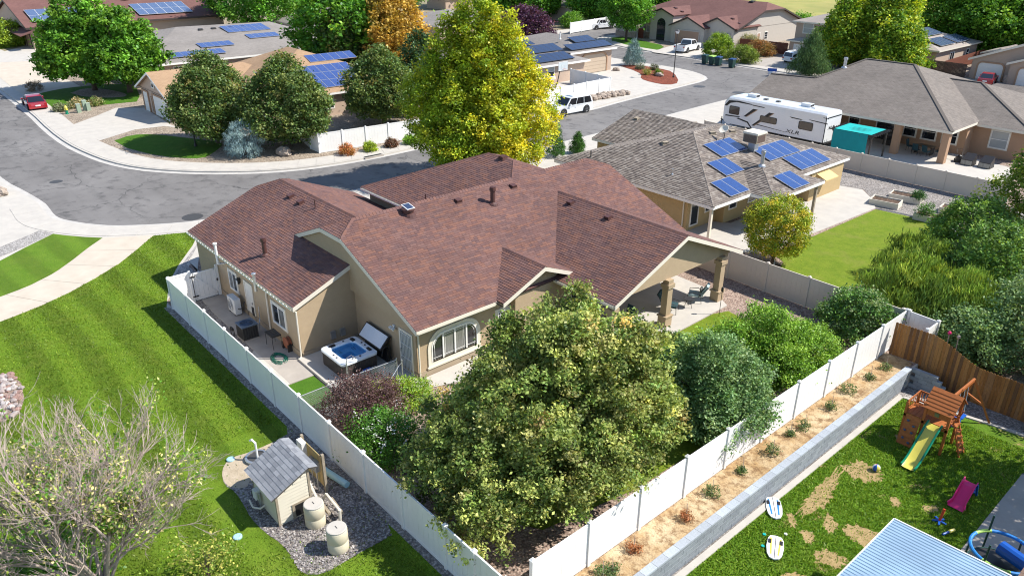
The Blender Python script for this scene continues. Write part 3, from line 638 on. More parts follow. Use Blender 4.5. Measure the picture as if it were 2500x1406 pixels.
def simple_house(name, label, blocks, roof, wall, trim='trim', group=None, caplines=True):
    """blocks: (x0,x1,y0,y1,z_eave,pitch,overhang,ends,axis)"""
    b0 = blocks[0]; t = thing(name, label, 'house', ((b0[0] + b0[1]) / 2, (b0[2] + b0[3]) / 2, 0), 0, group)
    for bk in blocks:
        x0, x1, y0, y1, ze, pt, ov, ends, ax = bk[:9]; zb = bk[9] if len(bk) > 9 else -.1
        pl, rd, fl, gb = hip(x0, x1, y0, y1, ze, pt, ov, ends, ax)
        mb = MB().box(x0, x1, y0, y1, zb, ze - .05)
        for g in gb:
            if len(g) == 5: mb.slab(g, .12)
        mb.build('wall', M[wall], t)
        r = roof_tex(pl, M[roof], t)
        fascia(r, fl, M[trim], .2)
        if caplines and rd:
            c = MB().bar(rd[0], rd[1], .28, .06) if (Vector(rd[0]) - Vector(rd[1])).length > .3 else None
            if c: c.build('ridge_cap', M[roof.replace('roof', 'roof')], r)
    return t
def vent_box(parent, p, n, m='rust', s=.3):
    up = Vector(n); u = Vector((0, 0, 1)).cross(up); u = Vector((1, 0, 0)) if u.length < 1e-3 else u.normalized(); v = up.cross(u)
    T = Matrix(((u.x, v.x, up.x, p[0]), (u.y, v.y, up.y, p[1]), (u.z, v.z, up.z, p[2]), (0, 0, 0, 1)))
    mb = MB(); w = s / 2
    mb.add([T @ Vector(q) for q in ((-w, -w, .0), (w, -w, .0), (w, w, .0), (-w, w, .0), (-w, -w, .17), (w, -w, .17), (w, w * .8, .10), (-w, w * .8, .10))], [(0, 1, 5, 4), (1, 2, 6, 5), (2, 3, 7, 6), (3, 0, 4, 7), (4, 5, 6, 7)])
    mb.box(-w * 1.4, w * 1.4, -w * 1.3, w * 1.4, -.01, .018, T)
    o = mb.build('roof_vent', M[m], parent)
    MB().box(-w * .8, w * .8, -w - .006, -w + .01, .03, .14, T).build('vent_opening', M['black_plastic'], o) if parent.parent is None else None
    return o
def pipe(parent, p, r, h, m='rust', cap=True, name='vent_pipe'):
    prof = [(r * 2.2, -.12), (r * 1.9, .0), (r * 1.1, .07), (r, .08), (r, h * .72)]
    prof += [(r, h * .76), (r * 1.35, h * .78), (r * 1.35, h * .92), (r * 1.15, h * .93), (r * 1.25, h), (r * .3, h * 1.02)] if cap else [(r, h), (r * .6, h)]
    return MB().lathe(prof, p, 12).build(name, M[m], parent, smooth=False)
def solar_array(label, o, u, v, nx, ny, pw, ph, m='solar', group=None, lift=.14, gap=.02, rim='alu'):
    """panels laid on a roof plane: o = lower corner, u along the course, v up the slope"""
    o = Vector(o); u = Vector(u).normalized(); v = Vector(v).normalized(); n = u.cross(v).normalized()
    if n.z < 0: n = -n
    t = thing('solar_array', label, 'solar panels', tuple(o), 0, group)
    for i in range(nx):
        for j in range(ny):
            p = o + u * i * (pw + gap) + v * j * (ph + gap) + n * lift
            T = Matrix(((u.x, v.x, n.x, p.x), (u.y, v.y, n.y, p.y), (u.z, v.z, n.z, p.z), (0, 0, 0, 1)))
            f = MB().box(0, pw, 0, ph, -.04, 0, T).build('panel', M[rim], t)
            g = MB(); g.add([T @ Vector(q) for q in ((.025, .025, .004), (pw - .025, .025, .004), (pw - .025, ph - .025, .004), (.025, ph - .025, .004))], [(0, 1, 2, 3)]); g.uv = [(.0, .0), (pw - .05, 0), (pw - .05, ph - .05), (0, ph - .05)]
            g.build('cells', M[m], f)
    rl = MB()
    for j in range(ny):
        for f in (.25, .75):
            a = o + v * (j * (ph + gap) + ph * f) + n * (lift * .5); rl.bar(a, a + u * (nx * (pw + gap)), .04, lift)
    rl.build('rail', M['darkmetal'], t)
    return t
def zplane(pts, x, y):
    o, u, v, n = plane_frame(pts); return o.z - (n.x * (x - o.x) + n.y * (y - o.y)) / n.z

# ---------------------------------------------------------------- main house (red-brown shingles)
RED = [(.170, .088, .074), (.148, .08, .071), (.186, .092, .07), (.205, .102, .076), (.132, .075, .07), (.162, .09, .078), (.182, .1, .085), (.152, .08, .069)]
s = .4167
XR, ZR, XE, ZE = -32.65, 5.91, -25.4, 2.888
main_front = [(XE, 16.7, ZE), (XE, 36.2, ZE), (XR + 1.03, 36.2, 5.48), (XR, 35.0, ZR), (XR, 18.0, ZR), (XR + 1.03, 16.7, 5.48)]
mx = lambda q: (2 * XR - q[0], q[1], q[2])
main_back = [mx(q) for q in main_front]
clip_s = [(XR + 1.03, 16.7, 5.48), (XR, 18.0, ZR), (XR - 1.03, 16.7, 5.48)]
clip_n = [(XR + 1.03, 36.2, 5.48), (XR, 35.0, ZR), (XR - 1.03, 36.2, 5.48)]
wing_s = [(-31.1, 13.6, 2.95), (-31.1, 16.96, 4.315), (-33.2, 19.2, 5.225), (-43.3, 19.2, 5.225), (-44.4, 17.95, 4.717), (-44.4, 13.6, 2.95)]
wing_n = [(-33.2, 19.2, 5.225), (-33.2, 24.8, 2.95), (-44.4, 24.8, 2.95), (-44.4, 20.45, 4.717), (-43.3, 19.2, 5.225)]
wing_c = [(-44.4, 17.95, 4.717), (-43.3, 19.2, 5.225), (-44.4, 20.45, 4.717)]
hall_s = [(-42.2, 24.1, 4.0), (-36.3, 30, 6.4), (-33.95, 30, 6.4), (-32.65, 28.72, 5.88), (-32.65, 24.1, 4.0)]
hall_n = [(-42.2, 35.9, 4.0), (-36.3, 30, 6.4), (-33.95, 30, 6.4), (-32.65, 31.28, 5.88), (-32.65, 35.9, 4.0)]
hall_w = [(-42.2, 24.1, 4.0), (-36.3, 30, 6.4), (-42.2, 35.9, 4.0)]
hall_e = [(-33.95, 30, 6.42), (-32.62, 28.7, 5.9), (-32.62, 31.3, 5.9)]
porch_s = [(-21.3, 25.35, 2.9), (-21.3, 30.7, 5.13), (-30.85, 30.7, 5.13), (-25.5, 25.35, 2.9)]
porch_n = [(-21.3, 36.05, 2.9), (-21.3, 30.7, 5.13), (-30.85, 30.7, 5.13), (-25.5, 36.05, 2.9)]
dorm_s = [(-24.95, 21.45, 2.92), (-24.95, 24.2, 4.066), (-28.3, 24.2, 4.066), (-25.5, 21.45, 2.92)]
dorm_n = [(-24.95, 26.95, 2.92), (-24.95, 24.2, 4.066), (-28.3, 24.2, 4.066), (-25.5, 26.95, 2.92)]
house = thing('house', 'large tan stucco house with red-brown shingle roof inside the white vinyl fence', 'house', (-30, 22, 0))
red_planes = [main_front, main_back, clip_s, clip_n, wing_s, wing_n, wing_c, hall_s, hall_n, hall_w, hall_e, porch_s, porch_n, dorm_s, dorm_n]
ub = MB()
for q in red_planes: ub.slab(q, .1)
roof = ub.build('roof', M['red_under'], house)
# walls
wl = MB().prism([(-25.95, 17), (-25.95, 35.75), (-39.4, 35.75), (-39.4, 17)], -.1, 2.84).build('wall', M['stucco'], house)
def gable_wall(pts, th, m=None): return MB().slab(pts, th).build('wall', m or M['stucco'], house)
gable_wall([(-25.95, 17.0, 2.84), (-39.4, 17.0, 2.84), (XR - 1.0, 17.0, 5.36), (XR + 1.0, 17.0, 5.36)], .2)
gable_wall([(-25.95, 35.75, 2.84), (-39.4, 35.75, 2.84), (XR - 1.0, 35.75, 5.36), (XR + 1.0, 35.75, 5.36)], .2)
MB().prism([(-31.25, 13.85), (-31.25, 17.0), (-39.4, 17.0), (-39.4, 24.5), (-44.0, 24.5), (-44.0, 13.85)], -.1, 2.83).build('wall', M['stucco'], house)
gable_wall([(-31.25, 13.85, 2.83), (-31.25, 17.0, 2.83), (-31.25, 17.0, 4.21), (-31.25, 13.85, 2.93)], .2)
gable_wall([(-44.0, 13.85, 2.83), (-44.0, 24.5, 2.83), (-44.0, 20.45, 4.6), (-44.0, 17.95, 4.6)], .2)
MB().box(-41.8, -33, 24.5, 35.5, -.1, 3.95).build('wall', M['stucco'], house)
MB().box(-26.2, -25.55, 22.75, 26.65, -.1, 2.78).slab([(-25.55, 21.75, 2.78), (-25.55, 26.65, 2.78), (-25.55, 24.2, 3.92)], .3).build('wall', M['stucco'], house)
# foundation skirt just proud of the walls
sk = MB()
for x0, x1, y0, y1 in ((-31.28, -25.93, 16.96, 17), (-25.95, -25.91, 16.96, 22.7), (-31.25, -31.2, 13.8, 16.96), (-44, -31.2, 13.8, 13.85)): sk.box(x0, x1, y0, y1, -.1, .34)
sk.build('foundation', M['stucco_beige'], house)
# porch: gable front, beams, columns
pg = MB().slab([(-21.85, 25.75, 2.72), (-21.85, 35.65, 2.72), (-21.85, 35.65, 2.9), (-21.85, 30.7, 4.98), (-21.85, 25.75, 2.9)], .34, (1, 0, 0)).build('porch_gable', M['stucco'], house)
for y in (25.8, 35.35): MB().box(-25.85, -21.96, y, y + .3, 2.42, 2.9).build('porch_beam', M['stucco'], house)
MB().box(-25.9, -21.97, 26.1, 35.35, 2.78, 2.85).build('porch_ceiling', M['trim'], house)
for y in (25.7, 30.05, 34.75):
    cb = MB().box(-21.98, -21.6, y - .2, y + .2, .0, 2.74).build('column', M['stucco'], house)
    MB().box(-22.05, -21.53, y - .27, y + .27, .05, .62).box(-22.1, -21.48, y - .32, y + .32, .62, .70).build('plinth', M['stucco'], cb)
    MB().box(-22.05, -21.53, y - .27, y + .27, 2.3, 2.52).build('capital', M['stucco'], cb)
# fascia boards and gutters
fascia(roof, [((XE, 16.7, ZE), (XR + 1.03, 16.7, 5.48)), ((XR + 1.03, 16.7, 5.48), (XR - 1.03, 16.7, 5.48)), ((XR - 1.03, 16.7, 5.48), (-36.7, 16.7, 4.22)), ((-21.3, 25.35, 2.9), (-21.3, 30.7, 5.13)), ((-21.3, 36.05, 2.9), (-21.3, 30.7, 5.13)), ((-24.95, 21.45, 2.92), (-24.95, 24.2, 4.066)), ((-24.95, 26.95, 2.92), (-24.95, 24.2, 4.066)), ((-31.1, 13.6, 2.95), (-31.1, 16.96, 4.315)), ((-44.4, 13.6, 2.95), (-44.4, 17.95, 4.717))], M['trim'], .22)
fascia(roof, [((XE, 16.7, ZE), (XE, 21.5, ZE)), ((XE, 27, ZE), (XE, 36.2, ZE)), ((-44.4, 13.6, 2.95), (-31.1, 13.6, 2.95)), ((-25.5, 25.35, 2.9), (-21.3, 25.35, 2.9)), ((-42.2, 24.1, 4), (-34, 24.1, 4)), ((-42.2, 24.1, 4), (-42.2, 35.9, 4))], M['trim'], .2)
def gutter(a, b, m='trim', parent=None):
    a = Vector(a); b = Vector(b); d = (b - a).normalized(); nn = d.cross(Vector((0, 0, 1))); 
    mb = MB(); c = Vector((0, 0, -.09)) + nn * .07
    mb.bar(a + c, b + c, .012, .10); mb.bar(a + nn * .02 + Vector((0, 0, -.14)), b + nn * .02 + Vector((0, 0, -.14)), .1, .012)
    return mb.build('rain_gutter', M[m], parent or roof)
gutter((-25.38, 16.75, 2.888), (-25.38, 21.45, 2.888)); gutter((-44.3, 13.57, 2.95), (-31.15, 13.57, 2.95)); gutter((-25.5, 25.33, 2.9), (-21.35, 25.33, 2.9), 'trim'); gutter((-42.1, 24.07, 4), (-34.6, 24.07, 4), 'trim_white'); gutter((-25.5, 21.42, 2.92), (-25.0, 21.42, 2.92), 'trim_dark')
# downspouts
for pts in ([(-31.2, 13.56, 2.8), (-31.2, 13.78, 2.62), (-31.2, 13.76, .2), (-31.1, 13.6, .1)], [(-25.45, 16.9, 2.75), (-25.85, 17.08, 2.55), (-25.86, 17.1, .15), (-25.7, 17.0, .1)], [(-34.5, 13.55, 2.85), (-34.5, 13.78, 2.65), (-34.55, 13.76, .25), (-34.6, 13.66, .12)]):
    MB().tube(pts, .045, 6).build('downspout', M['trim'], house)
shingle_roof(roof, red_planes, .36, .15, .016, M['red_shingle'], RED, 300, 3)
for a, b in (((XR, 18, ZR), (XR, 28.7, ZR)), ((XR, 31.3, ZR), (XR, 35, ZR)), ((XR, 18, ZR), (XR + 1.03, 16.7, 5.48)), ((XR, 18, ZR), (XR - 1.03, 16.7, 5.48)), ((XR, 35, ZR), (XR + 1.03, 36.2, 5.48)), ((-34.4, 19.2, 5.225), (-43.3, 19.2, 5.225)), ((-43.3, 19.2, 5.225), (-44.4, 17.95, 4.717)), ((-43.3, 19.2, 5.225), (-44.4, 20.45, 4.717)), ((-36.3, 30, 6.4), (-33.95, 30, 6.4)), ((-36.3, 30, 6.4), (-42.2, 24.1, 4)), ((-33.95, 30, 6.4), (-32.65, 28.72, 5.88)), ((-33.95, 30, 6.4), (-32.65, 31.28, 5.88)), ((-21.3, 30.7, 5.13), (-30.8, 30.7, 5.13)), ((-24.95, 24.2, 4.066), (-28.2, 24.2, 4.066))):
    caps(roof, (a, b), M['red_shingle'], RED[:3] + RED[4:6])
# openings
window(house, '-Y', (-38.9, 13.85, 1.0), 1.05, 1.1, 2, 1, glass=['curtain', 'glass'])
window(house, '-Y', (-33.35, 13.85, 1.0), 1.45, 1.12, 2, 1, glass=['glass', 'curtain'])
dd = door(house, '-Y', (-36.9, 13.85, .05), .86, 2.02, 'door_paint', 'trim', 0)
MB().box(-36.80, -36.53, 13.80, 13.83, .28, .80).build('pet_door', M['black_plastic'], dd)
# security door with bars by the tub
sd = door(house, '-Y', (-26.72, 17.0, .16), .9, 2.03, 'glass_light', 'trim', 0, False)
T = wall_frame('-Y', (-26.72, 17.0, .16)); bb = MB()
for i in range(8): bb.box(-.43 + i * .12, -.415 + i * .12, .03, 2.0, .05, .065, T)
for yy in (.05, .7, 1.4, 1.98): bb.box(-.44, .44, yy - .012, yy + .012, .048, .067, T)
bb.build('security_bars', M['metal_white'], sd); MB().box(-.42, -.36, .95, 1.1, .03, .1, T).build('handle', M['metal'], sd)
# wide window with rounded shoulders: trim ring, four lights, muntins
def arch_outline(w, h, r, grow=0, k=8):
    w2 = w / 2 + grow; rr = r + grow; pts = [(-w2, -grow), (w2, -grow)]
    for i in range(k + 1): a = math.pi / 2 * i / k; pts.append((w2 - rr + rr * math.cos(a), h + grow - rr + rr * math.sin(a)))
    for i in range(k + 1): a = math.pi / 2 + math.pi / 2 * i / k; pts.append((-w2 + rr + rr * math.cos(a), h + grow - rr + rr * math.sin(a)))
    return pts
def ring(mb, outer, inner, z0, z1, T):
    k = len(outer)
    vs = [T @ Vector((q[0], q[1], z)) for z in (z0, z1) for L in (outer, inner) for q in L]
    f = []
    for i in range(k):
        j = (i + 1) % k
        f += [(2 * k + i, 2 * k + j, 3 * k + j, 3 * k + i), (i, j, 2 * k + j, 2 * k + i), (k + j, k + i, 3 * k + i, 3 * k + j)]
    mb.add(vs, f)
T = wall_frame('+X', (-25.95, 19.2, .66)); W_, H_, R_ = 2.75, 1.42, .72
aw = MB(); ring(aw, arch_outline(W_, H_, R_, 0), arch_outline(W_ - .1, H_ - .1, R_ - .05, 0), .0, .07, Matrix.Translation((0, 0, 0)) @ T)
arch = aw.build('window', M['trim_white'], house)
at_ = MB(); ring(at_, arch_outline(W_, H_, R_, .2), arch_outline(W_, H_, R_, 0), -.02, .05, T); at_.build('frame', M['trim'], arch)
MB().box(-W_ / 2 - .26, W_ / 2 + .26, -.30, -.2, -.02, .1, T).build('sill', M['trim'], arch)
XS = [-W_ / 2 + .05, -.70, 0, .70, W_ / 2 - .05]
outl = arch_outline(W_ - .1, H_ - .1, R_ - .05)
outl = [(x, y + .05) for x, y in outl]
for i, g in enumerate(('glass', 'curtain', 'curtain', 'glass')):
    c = clip_poly(outl, [(XS[i] + .03, -1), (XS[i + 1] - .03, -1), (XS[i + 1] - .03, 3), (XS[i] + .03, 3)])
    MB().prism(c, 0, .022, T).build('pane', M[g], arch)
for x in XS[1:4]: MB().box(x - .04, x + .04, .04, H_ - .02, .0, .075, T).build('mullion', M['trim_white'], arch)
mu = MB()
for i in range(4):
    a, b = XS[i], XS[i + 1]
    for x in ((a + .14,) if i < 2 else (b - .14,)): mu.box(x - .008, x + .008, .05, H_ * (.72 if i in (0, 3) else .94), .02, .034, T)
    for y in (.16, H_ - .2) if i in (1, 2) else (.16,): mu.box(a + .06, b - .06, y - .008, y + .008, .02, .034, T)
rin = [(-W_ / 2 + .17 + (R_ - .17) * (1 - math.cos(a)), H_ - R_ + (R_ - .15) * math.sin(a)) for a in [math.pi / 2 * i / 8 for i in range(9)]]
for sg in (1, -1):
    for q, r in zip(rin[:-1], rin[1:]):
        if abs(q[0]) > .68 and abs(r[0]) > .68: mu.bar(T @ Vector((q[0] * sg, q[1], .028)), T @ Vector((r[0] * sg, r[1], .028)), .016, .016)
mu.build('muntins', M['trim_white'], arch)
window(house, '+X', (-25.95, 22.3, .93), .8, 1.0, 1, 1, trim=.16)
T = wall_frame('+X', (-25.95, 22.3, .93)); mm = MB()
for x in (-.22, .22): mm.box(x - .008, x + .008, .05, .95, .028, .04, T)
for y in (.2, .8): mm.box(-.35, .35, y - .008, y + .008, .028, .04, T)
mm.build('muntins', M['trim_white'], house)
# porch side openings (mostly in shade)
door(house, '+X', (-25.95, 28.0, .08), 1.7, 2.05, 'glass', 'trim', 0, False); window(house, '+X', (-25.95, 32.3, .8), 1.6, 1.2, 2, 1)
gd = MB(); T = wall_frame('+Y', (-25.58, 26.65, .0))
# roof fittings
def on(plane, x, y): return (x, y, zplane(plane, x, y) + .015)
def nrm(plane): return plane_frame(plane)[3]
for x, y in ((-32.2,24.22,5.79)[:2], (-32.2,28.22,5.74)[:2]): vent_box(roof, on(main_front, -32.0, y), nrm(main_front), 'rust', .34)
vent_box(roof, on(main_front, -28.9, 30.95), nrm(main_front), 'rust', .01)
for x, y in ((-29.2, 30.2), (-26.2, 30.1)): vent_box(roof, on(porch_s, x, y), nrm(porch_s), 'rust', .32)
for x, y in ((-40.6, 18.55), (-39.3, 18.5)): vent_box(roof, on(wing_s, x, y), nrm(wing_s), 'rust', .34)
vent_box(roof, (-34.9, 30.0, 6.42), (0, -.25, 1), 'rust', .4)
pipe(roof, on(main_front, -31.2, 26.05), .14, .95); pipe(roof, on(wing_s, -36.75, 14.95), .12, .95); pipe(roof, on(wing_s, -37.75, 18.6), .035, .5, cap=False); pipe(roof, on(hall_s, -36.2, 25.0), .035, .45, cap=False)
for p in ((-39.75, 13.45, 2.4), (-34.9, 13.45, 2.5)):
    h = 1.25 if p[0] < -38 else 1.0
    MB().lathe([(.075, 0), (.075, h - .1), (.11, h - .09), (.12, h - .02), (.09, h)], p, 12).build('flue_pipe', M['trim_white'] if h > 1.1 else M['metal'], house)
MB().tube([(-39.75, 13.45, 2.42), (-39.75, 13.75, 2.35), (-39.75, 13.86, 2.35)], .07, 8).build('flue_elbow', M['trim_white'], house)
sv = on(main_front, -32.05, 21.0)
svo = MB().lathe([(.42, -.16), (.36, .02), (.3, .05), (.3, .22), (.37, .23), (.36, .3), (.2, .36)], sv, 16).build('solar_vent', M['rust'], roof)
lamp = MB().box(-38.06, -37.88, 13.68, 13.8, 1.75, 2.0).add([(-38.1, 13.62, 2.0), (-37.84, 13.62, 2.0), (-37.84, 13.86, 2.0), (-38.1, 13.86, 2.0), (-37.97, 13.74, 2.14)], [(0, 1, 4), (1, 2, 4), (2, 3, 4), (3, 0, 4), (3, 2, 1, 0)]).build('wall_lamp', M['iron'], house)
MB().box(-38.03, -37.91, 13.66, 13.68, 1.78, 1.96).build('lamp_glass', M['lamp_clear'], lamp)
fl = MB().box(-27.75, -27.6, 16.93, 17.0, 2.1, 2.25).build('flood_light', M['metal_white'], house)
for dx in (-.12, .12): MB().lathe([(.03, 0), (.075, .04), (.085, .16), (.0, .165)], (0, 0, 0), 10, Matrix.Translation((-27.68 + dx, 16.93, 2.15)) @ Matrix.Rotation(math.radians(115), 4, 'X')).build('lamp_head', M['metal_white'], fl)
for y in (15.56, 16.1): MB().box(-31.25, -31.12, y - .13, y + .13, .55, .95).build('utility_box', M['metal'], house)
MB().tube([(-35.65, 13.74, 1.25), (-35.65, 13.72, .55), (-35.5, 13.6, .4), (-35.4, 13.5, .12)], .03, 6).build('conduit', M['metal'], house)
sp = thing('solar_vent_panel', 'small tilted solar panel on top of the round roof vent', 'solar panel', (sv[0], sv[1], sv[2] + .38))
MB().box(-.3, .3, -.24, .24, -.02, .02, Matrix.Rotation(math.radians(12), 4, 'Y')).build('panel', M['metal_white'], sp, False)
MB().box(-.26, .26, -.2, .2, .021, .026, Matrix.Rotation(math.radians(12), 4, 'Y')).build('cells', M['solar_black'], sp, False)
# lights strung on the eave
ls = thing('string_light', 'string of small white bulbs clipped along the eave of the left wing', 'string lights', (-37.5, 13.45, 2.95))
MB().tube([(-44.2 + i * .655, 13.47, 2.93 - (.03 if i % 2 else 0)) for i in range(21)], .018, 4).build('cord', M['green'], ls)
for i in range(38): MB().lathe([(.015, -.03), (.03, .0), (.024, .045), (.0, .055)], (-44.1 + i * .342, 13.45, 2.93), 6).build('bulb', M['white_plastic'], ls)

# ---------------------------------------------------------------- neighbour with grey shingles
GRAY = [(.22, .185, .158), (.26, .222, .19), (.185, .155, .135), (.30, .262, .226), (.165, .138, .12), (.24, .203, .17), (.205, .17, .145)]
E0 = [-42.2, -27.2, 41.6, 60.1]
pe = .318; ze = 2.62
mp, mr, mf, mg = hip(E0[0], E0[1], E0[2], E0[3], ze, pe, 0, 'hh', 'y')
gw, gr_, gf, gg = hip(-45, -36, 48.9, 59.7, ze - .02, pe, 0, 'gg', 'x')
pp = [[(-27.3, 46.0, 2.62), (-25.35, 46.0, 2.62), (-28.7, 49.35, 3.68), (-30.6, 49.35, 3.68)], [(-25.35, 46.0, 2.62), (-25.35, 52.7, 2.62), (-28.7, 49.35, 3.68)], [(-27.3, 52.7, 2.62), (-25.35, 52.7, 2.62), (-28.7, 49.35, 3.68), (-30.6, 49.35, 3.68)]]
eh = thing('house', 'tan stucco house with weathered grey shingle roof and seven blue solar arrays', 'house', (-34.7, 50.8, 0))
eplanes = mp + gw + pp
eb = MB()
for q in eplanes: eb.slab(q, .1)
eroof = eb.build('roof', M['gray_under'], eh)
shingle_roof(eroof, eplanes, .34, .19, .03, M['gray_shingle'], GRAY, 300, 9)
for a, b in (mr, ((-27.2, 41.6, ze), (mr[0])), ((-27.2, 60.1, ze), mr[1]), ((-25.35, 46, 2.62), (-28.7, 49.35, 3.68)), (gr_[0], (-39, gr_[1][1], gr_[1][2]))):
    caps(eroof, (a, b), M['gray_shingle'], GRAY[1:6], .3, .24)
fascia(eroof, [((-42.2, 41.6, ze), (-27.2, 41.6, ze)), ((-27.2, 41.6, ze), (-27.2, 46, ze)), ((-27.2, 46, ze), (-25.35, 46, ze)), ((-25.35, 46, ze), (-25.35, 52.7, ze)), ((-27.2, 52.7, ze), (-27.2, 60.1, ze)), ((-45, 48.9, ze), (-42.2, 48.9, ze)), ((-45, 48.9, ze), gr_[0]), ((-45, 59.7, ze), gr_[0]), ((-42.2, 41.6, ze), (-42.2, 48.9, ze)), ((-27.2, 60.1, ze), (-36, 60.1, ze))], M['trim_white'], .22)
MB().prism([(-41.8, 42.2), (-29.6, 42.2), (-29.6, 45.6), (-28.9, 45.6), (-28.9, 59.6), (-41.8, 59.6)], -.1, 2.55).build('wall', M['stucco_e'], eh)
MB().box(-44.7, -41.8, 49.3, 59.3, -.1, 2.5).slab([(-44.7, 49.3, 2.5), (-44.7, 59.3, 2.5), (-44.7, 54.3, 4.1)], .2).build('wall', M['stucco_e'], eh)
MB().box(-29.0, -27.35, 54.6, 59.55, -.1, 2.5).build('wall', M['stucco_e'], eh)
for q in ((-27.55, 42.0), (-25.7, 52.3), (-25.7, 46.4)):
    MB().box(q[0] - .09, q[0] + .09, q[1] - .09, q[1] + .09, 0, 2.5).build('post', M['trim'] if q[1] < 45 else M['wood_gray'], eh)
MB().tube([(-29.9, 42.1, 2.5), (-29.9, 42.15, .1)], .05, 6).build('downspout', M['trim'], eh)
window(eh, '+X', (-29.6, 43.0, .35), .9, 1.75, 1, 1, trim=.05); window(eh, '+X', (-29.6, 44.5, 1.0), .55, 1.0, 1, 1, trim=.05)
for y, w, h, zz in ((46.6, .95, 1.1, .95), (49.0, .9, 1.1, .95)): window(eh, '+X', (-28.9, y, zz), w, h, 1, 2, trim=.05)
door(eh, '+X', (-28.9, 51.0, .06), .95, 2.0, 'door_paint', 'trim', 2); window(eh, '+X', (-28.9, 52.6, .9), 1.2, 1.15, 2, 1)
door(eh, '+X', (-28.9, 53.9, .06), 1.1, 2.05, 'glass_light', 'trim_white', 0, False)
window(eh, '-Y', (-44.0 + 1.2, 49.3, 1.0), 1.2, 1.1, 2, 1)
aw_ = MB().add([(-27.35, 55.3, 2.15), (-27.35, 57.2, 2.15), (-26.5, 57.2, 1.8), (-26.5, 55.3, 1.8), (-26.5, 55.3, 1.72), (-26.5, 57.2, 1.72)], [(0, 1, 2, 3), (3, 2, 5, 4), (0, 3, 4), (1, 5, 2)]).build('awning', plain('awning_yellow', (.62, .45, .2), .8), eh)
for x, y in ((-43.5, 53.0), (-38.2, 52.6)): vent_box(eroof, on(gw[0], x, y), nrm(gw[0]), 'wood_gray', .4)
for x, y in ((-34.0, 50.6), (-33.6, 52.7), (-35.6, 46.9)):
    pq = mp[1] if x > -34.7 else mp[2]
    vent_box(eroof, (x, y, min(zplane(q, x, y) for q in mp) + .02), (.2, -.1, 1), 'wood_gray', .42)
def roof_z(planes, x, y): return min(zplane(q, x, y) for q in planes)
for q in ((-42.38,58.09,4.2), (-42.8,60.67,4), (-34.58,54.46,4.6)): vent_box(eroof, (q[0], q[1], roof_z(mp, q[0], q[1]) + .03), (.1, .1, 1), 'wood_gray', .4)
for x, y, r, h, m in ((-28.6, 49.3, .13, 1.1, 'metal'), (-32.2, 43.6, .05, .4, 'metal'), (-39.6, 43.0, .05, .5, 'darkmetal')): pipe(eroof, (x, y, roof_z(mp if x != -28.6 else pp, x, y) + .05 if x != -28.6 else 3.7), r, h, m, r > .1)
# rooftop cooler
cx, cy = -31.0, 51.8; cz = roof_z(mp, cx, cy)
cool = thing('rooftop_cooler', 'beige box cooler standing on a metal duct on the grey shingle roof', 'air cooler', (cx, cy, cz))
MB().box(-.28, .28, -.28, .28, -.25, .75).build('duct', M['metal'], cool, False)
MB().box(-.6, .6, -.6, .6, .7, 1.35).build('cabinet', M['wood_gray'], cool, False)
MB().box(-.64, .64, -.64, .64, 1.35, 1.5).build('top', M['trim'], cool, False)
lv = MB()
for k in range(9):
    for sx in (1, -1): lv.box(sx * .605 - .008, sx * .605 + .008, -.52, .52, .76 + k * .06, .79 + k * .06); lv.box(-.52, .52, sx * .605 - .008, sx * .605 + .008, .76 + k * .06, .79 + k * .06)
lv.build('louvers', M['rust'], cool, False)
q = (-32.9, 50.6); zq = roof_z(mp, *q)
dish = thing('satellite_dish', 'round dish antenna on a bent pole near the roof ridge', 'dish antenna', (q[0], q[1], zq))
MB().tube([(0, 0, 0), (.05, 0, .5), (-.1, .1, .75)], .03, 6).build('mast', M['darkmetal'], dish, False)
MB().lathe([(.02, 0), (.2, .03), (.36, .1), (.38, .11), (.36, .12), (.2, .05), (.02, .02)], (0, 0, 0), 16, Matrix.Translation((-.1, .1, .8)) @ Matrix.Rotation(.7, 4, 'X')).build('dish', M['trim'], dish, False)
MB().tube([(-.1, .1, .8), (.1, -.3, .55), (.14, -.36, .56)], .02, 5).build('arm', M['iron'], dish, False)
# arrays on the +X slopes of the grey roof
zx = lambda x: ze + pe * (E0[1] - x)
ux, vx = (0, 1, 0), (-1, 0, pe)
for x, y, nx, pw, l in ((-31.2, 48.0, 3, 1.1, 'blue three-panel solar array at the top of the grey roof nearest the hip'), (-29.3, 45.95, 2, 1.1, 'blue two-panel solar array between the upper and lowest arrays on the grey roof'), (-27.42, 43.85, 2, 1.1, 'blue two-panel solar array lowest on the grey roof above the corner post'), (-29.35, 51.65, 4, 1.07, 'blue four-panel solar array in front of the rooftop cooler'), (-27.52, 53.15, 4, 1.06, 'blue four-panel solar array nearest the far end of the grey roof eave')):
    solar_array(l, (x, y, zx(x)), ux, vx, nx, 1, pw, 1.82, 'solar')
solar_array('blue two-panel solar array on the small patio hip above the round tree', (-25.5, 48.6, 2.62 + pe * .15), ux, vx, 2, 1, 1.06, 1.8, 'solar')

# ---------------------------------------------------------------- other houses
# weathered brown-grey hip roof with the covered patio (behind the camper)
dh = thing('house', 'tan stucco house with big brown-grey hip roof over a covered patio behind the camper', 'house', (-34, 85, 0))
D = [(-24.6, 73.3, 3.05), (-24.6, 97.7, 3.05)]
pd = .335
dm, dr, df, dg = hip(-47.4, -24.6, 73.3, 97.7, 3.05, pd, 0, 'hh', 'y')
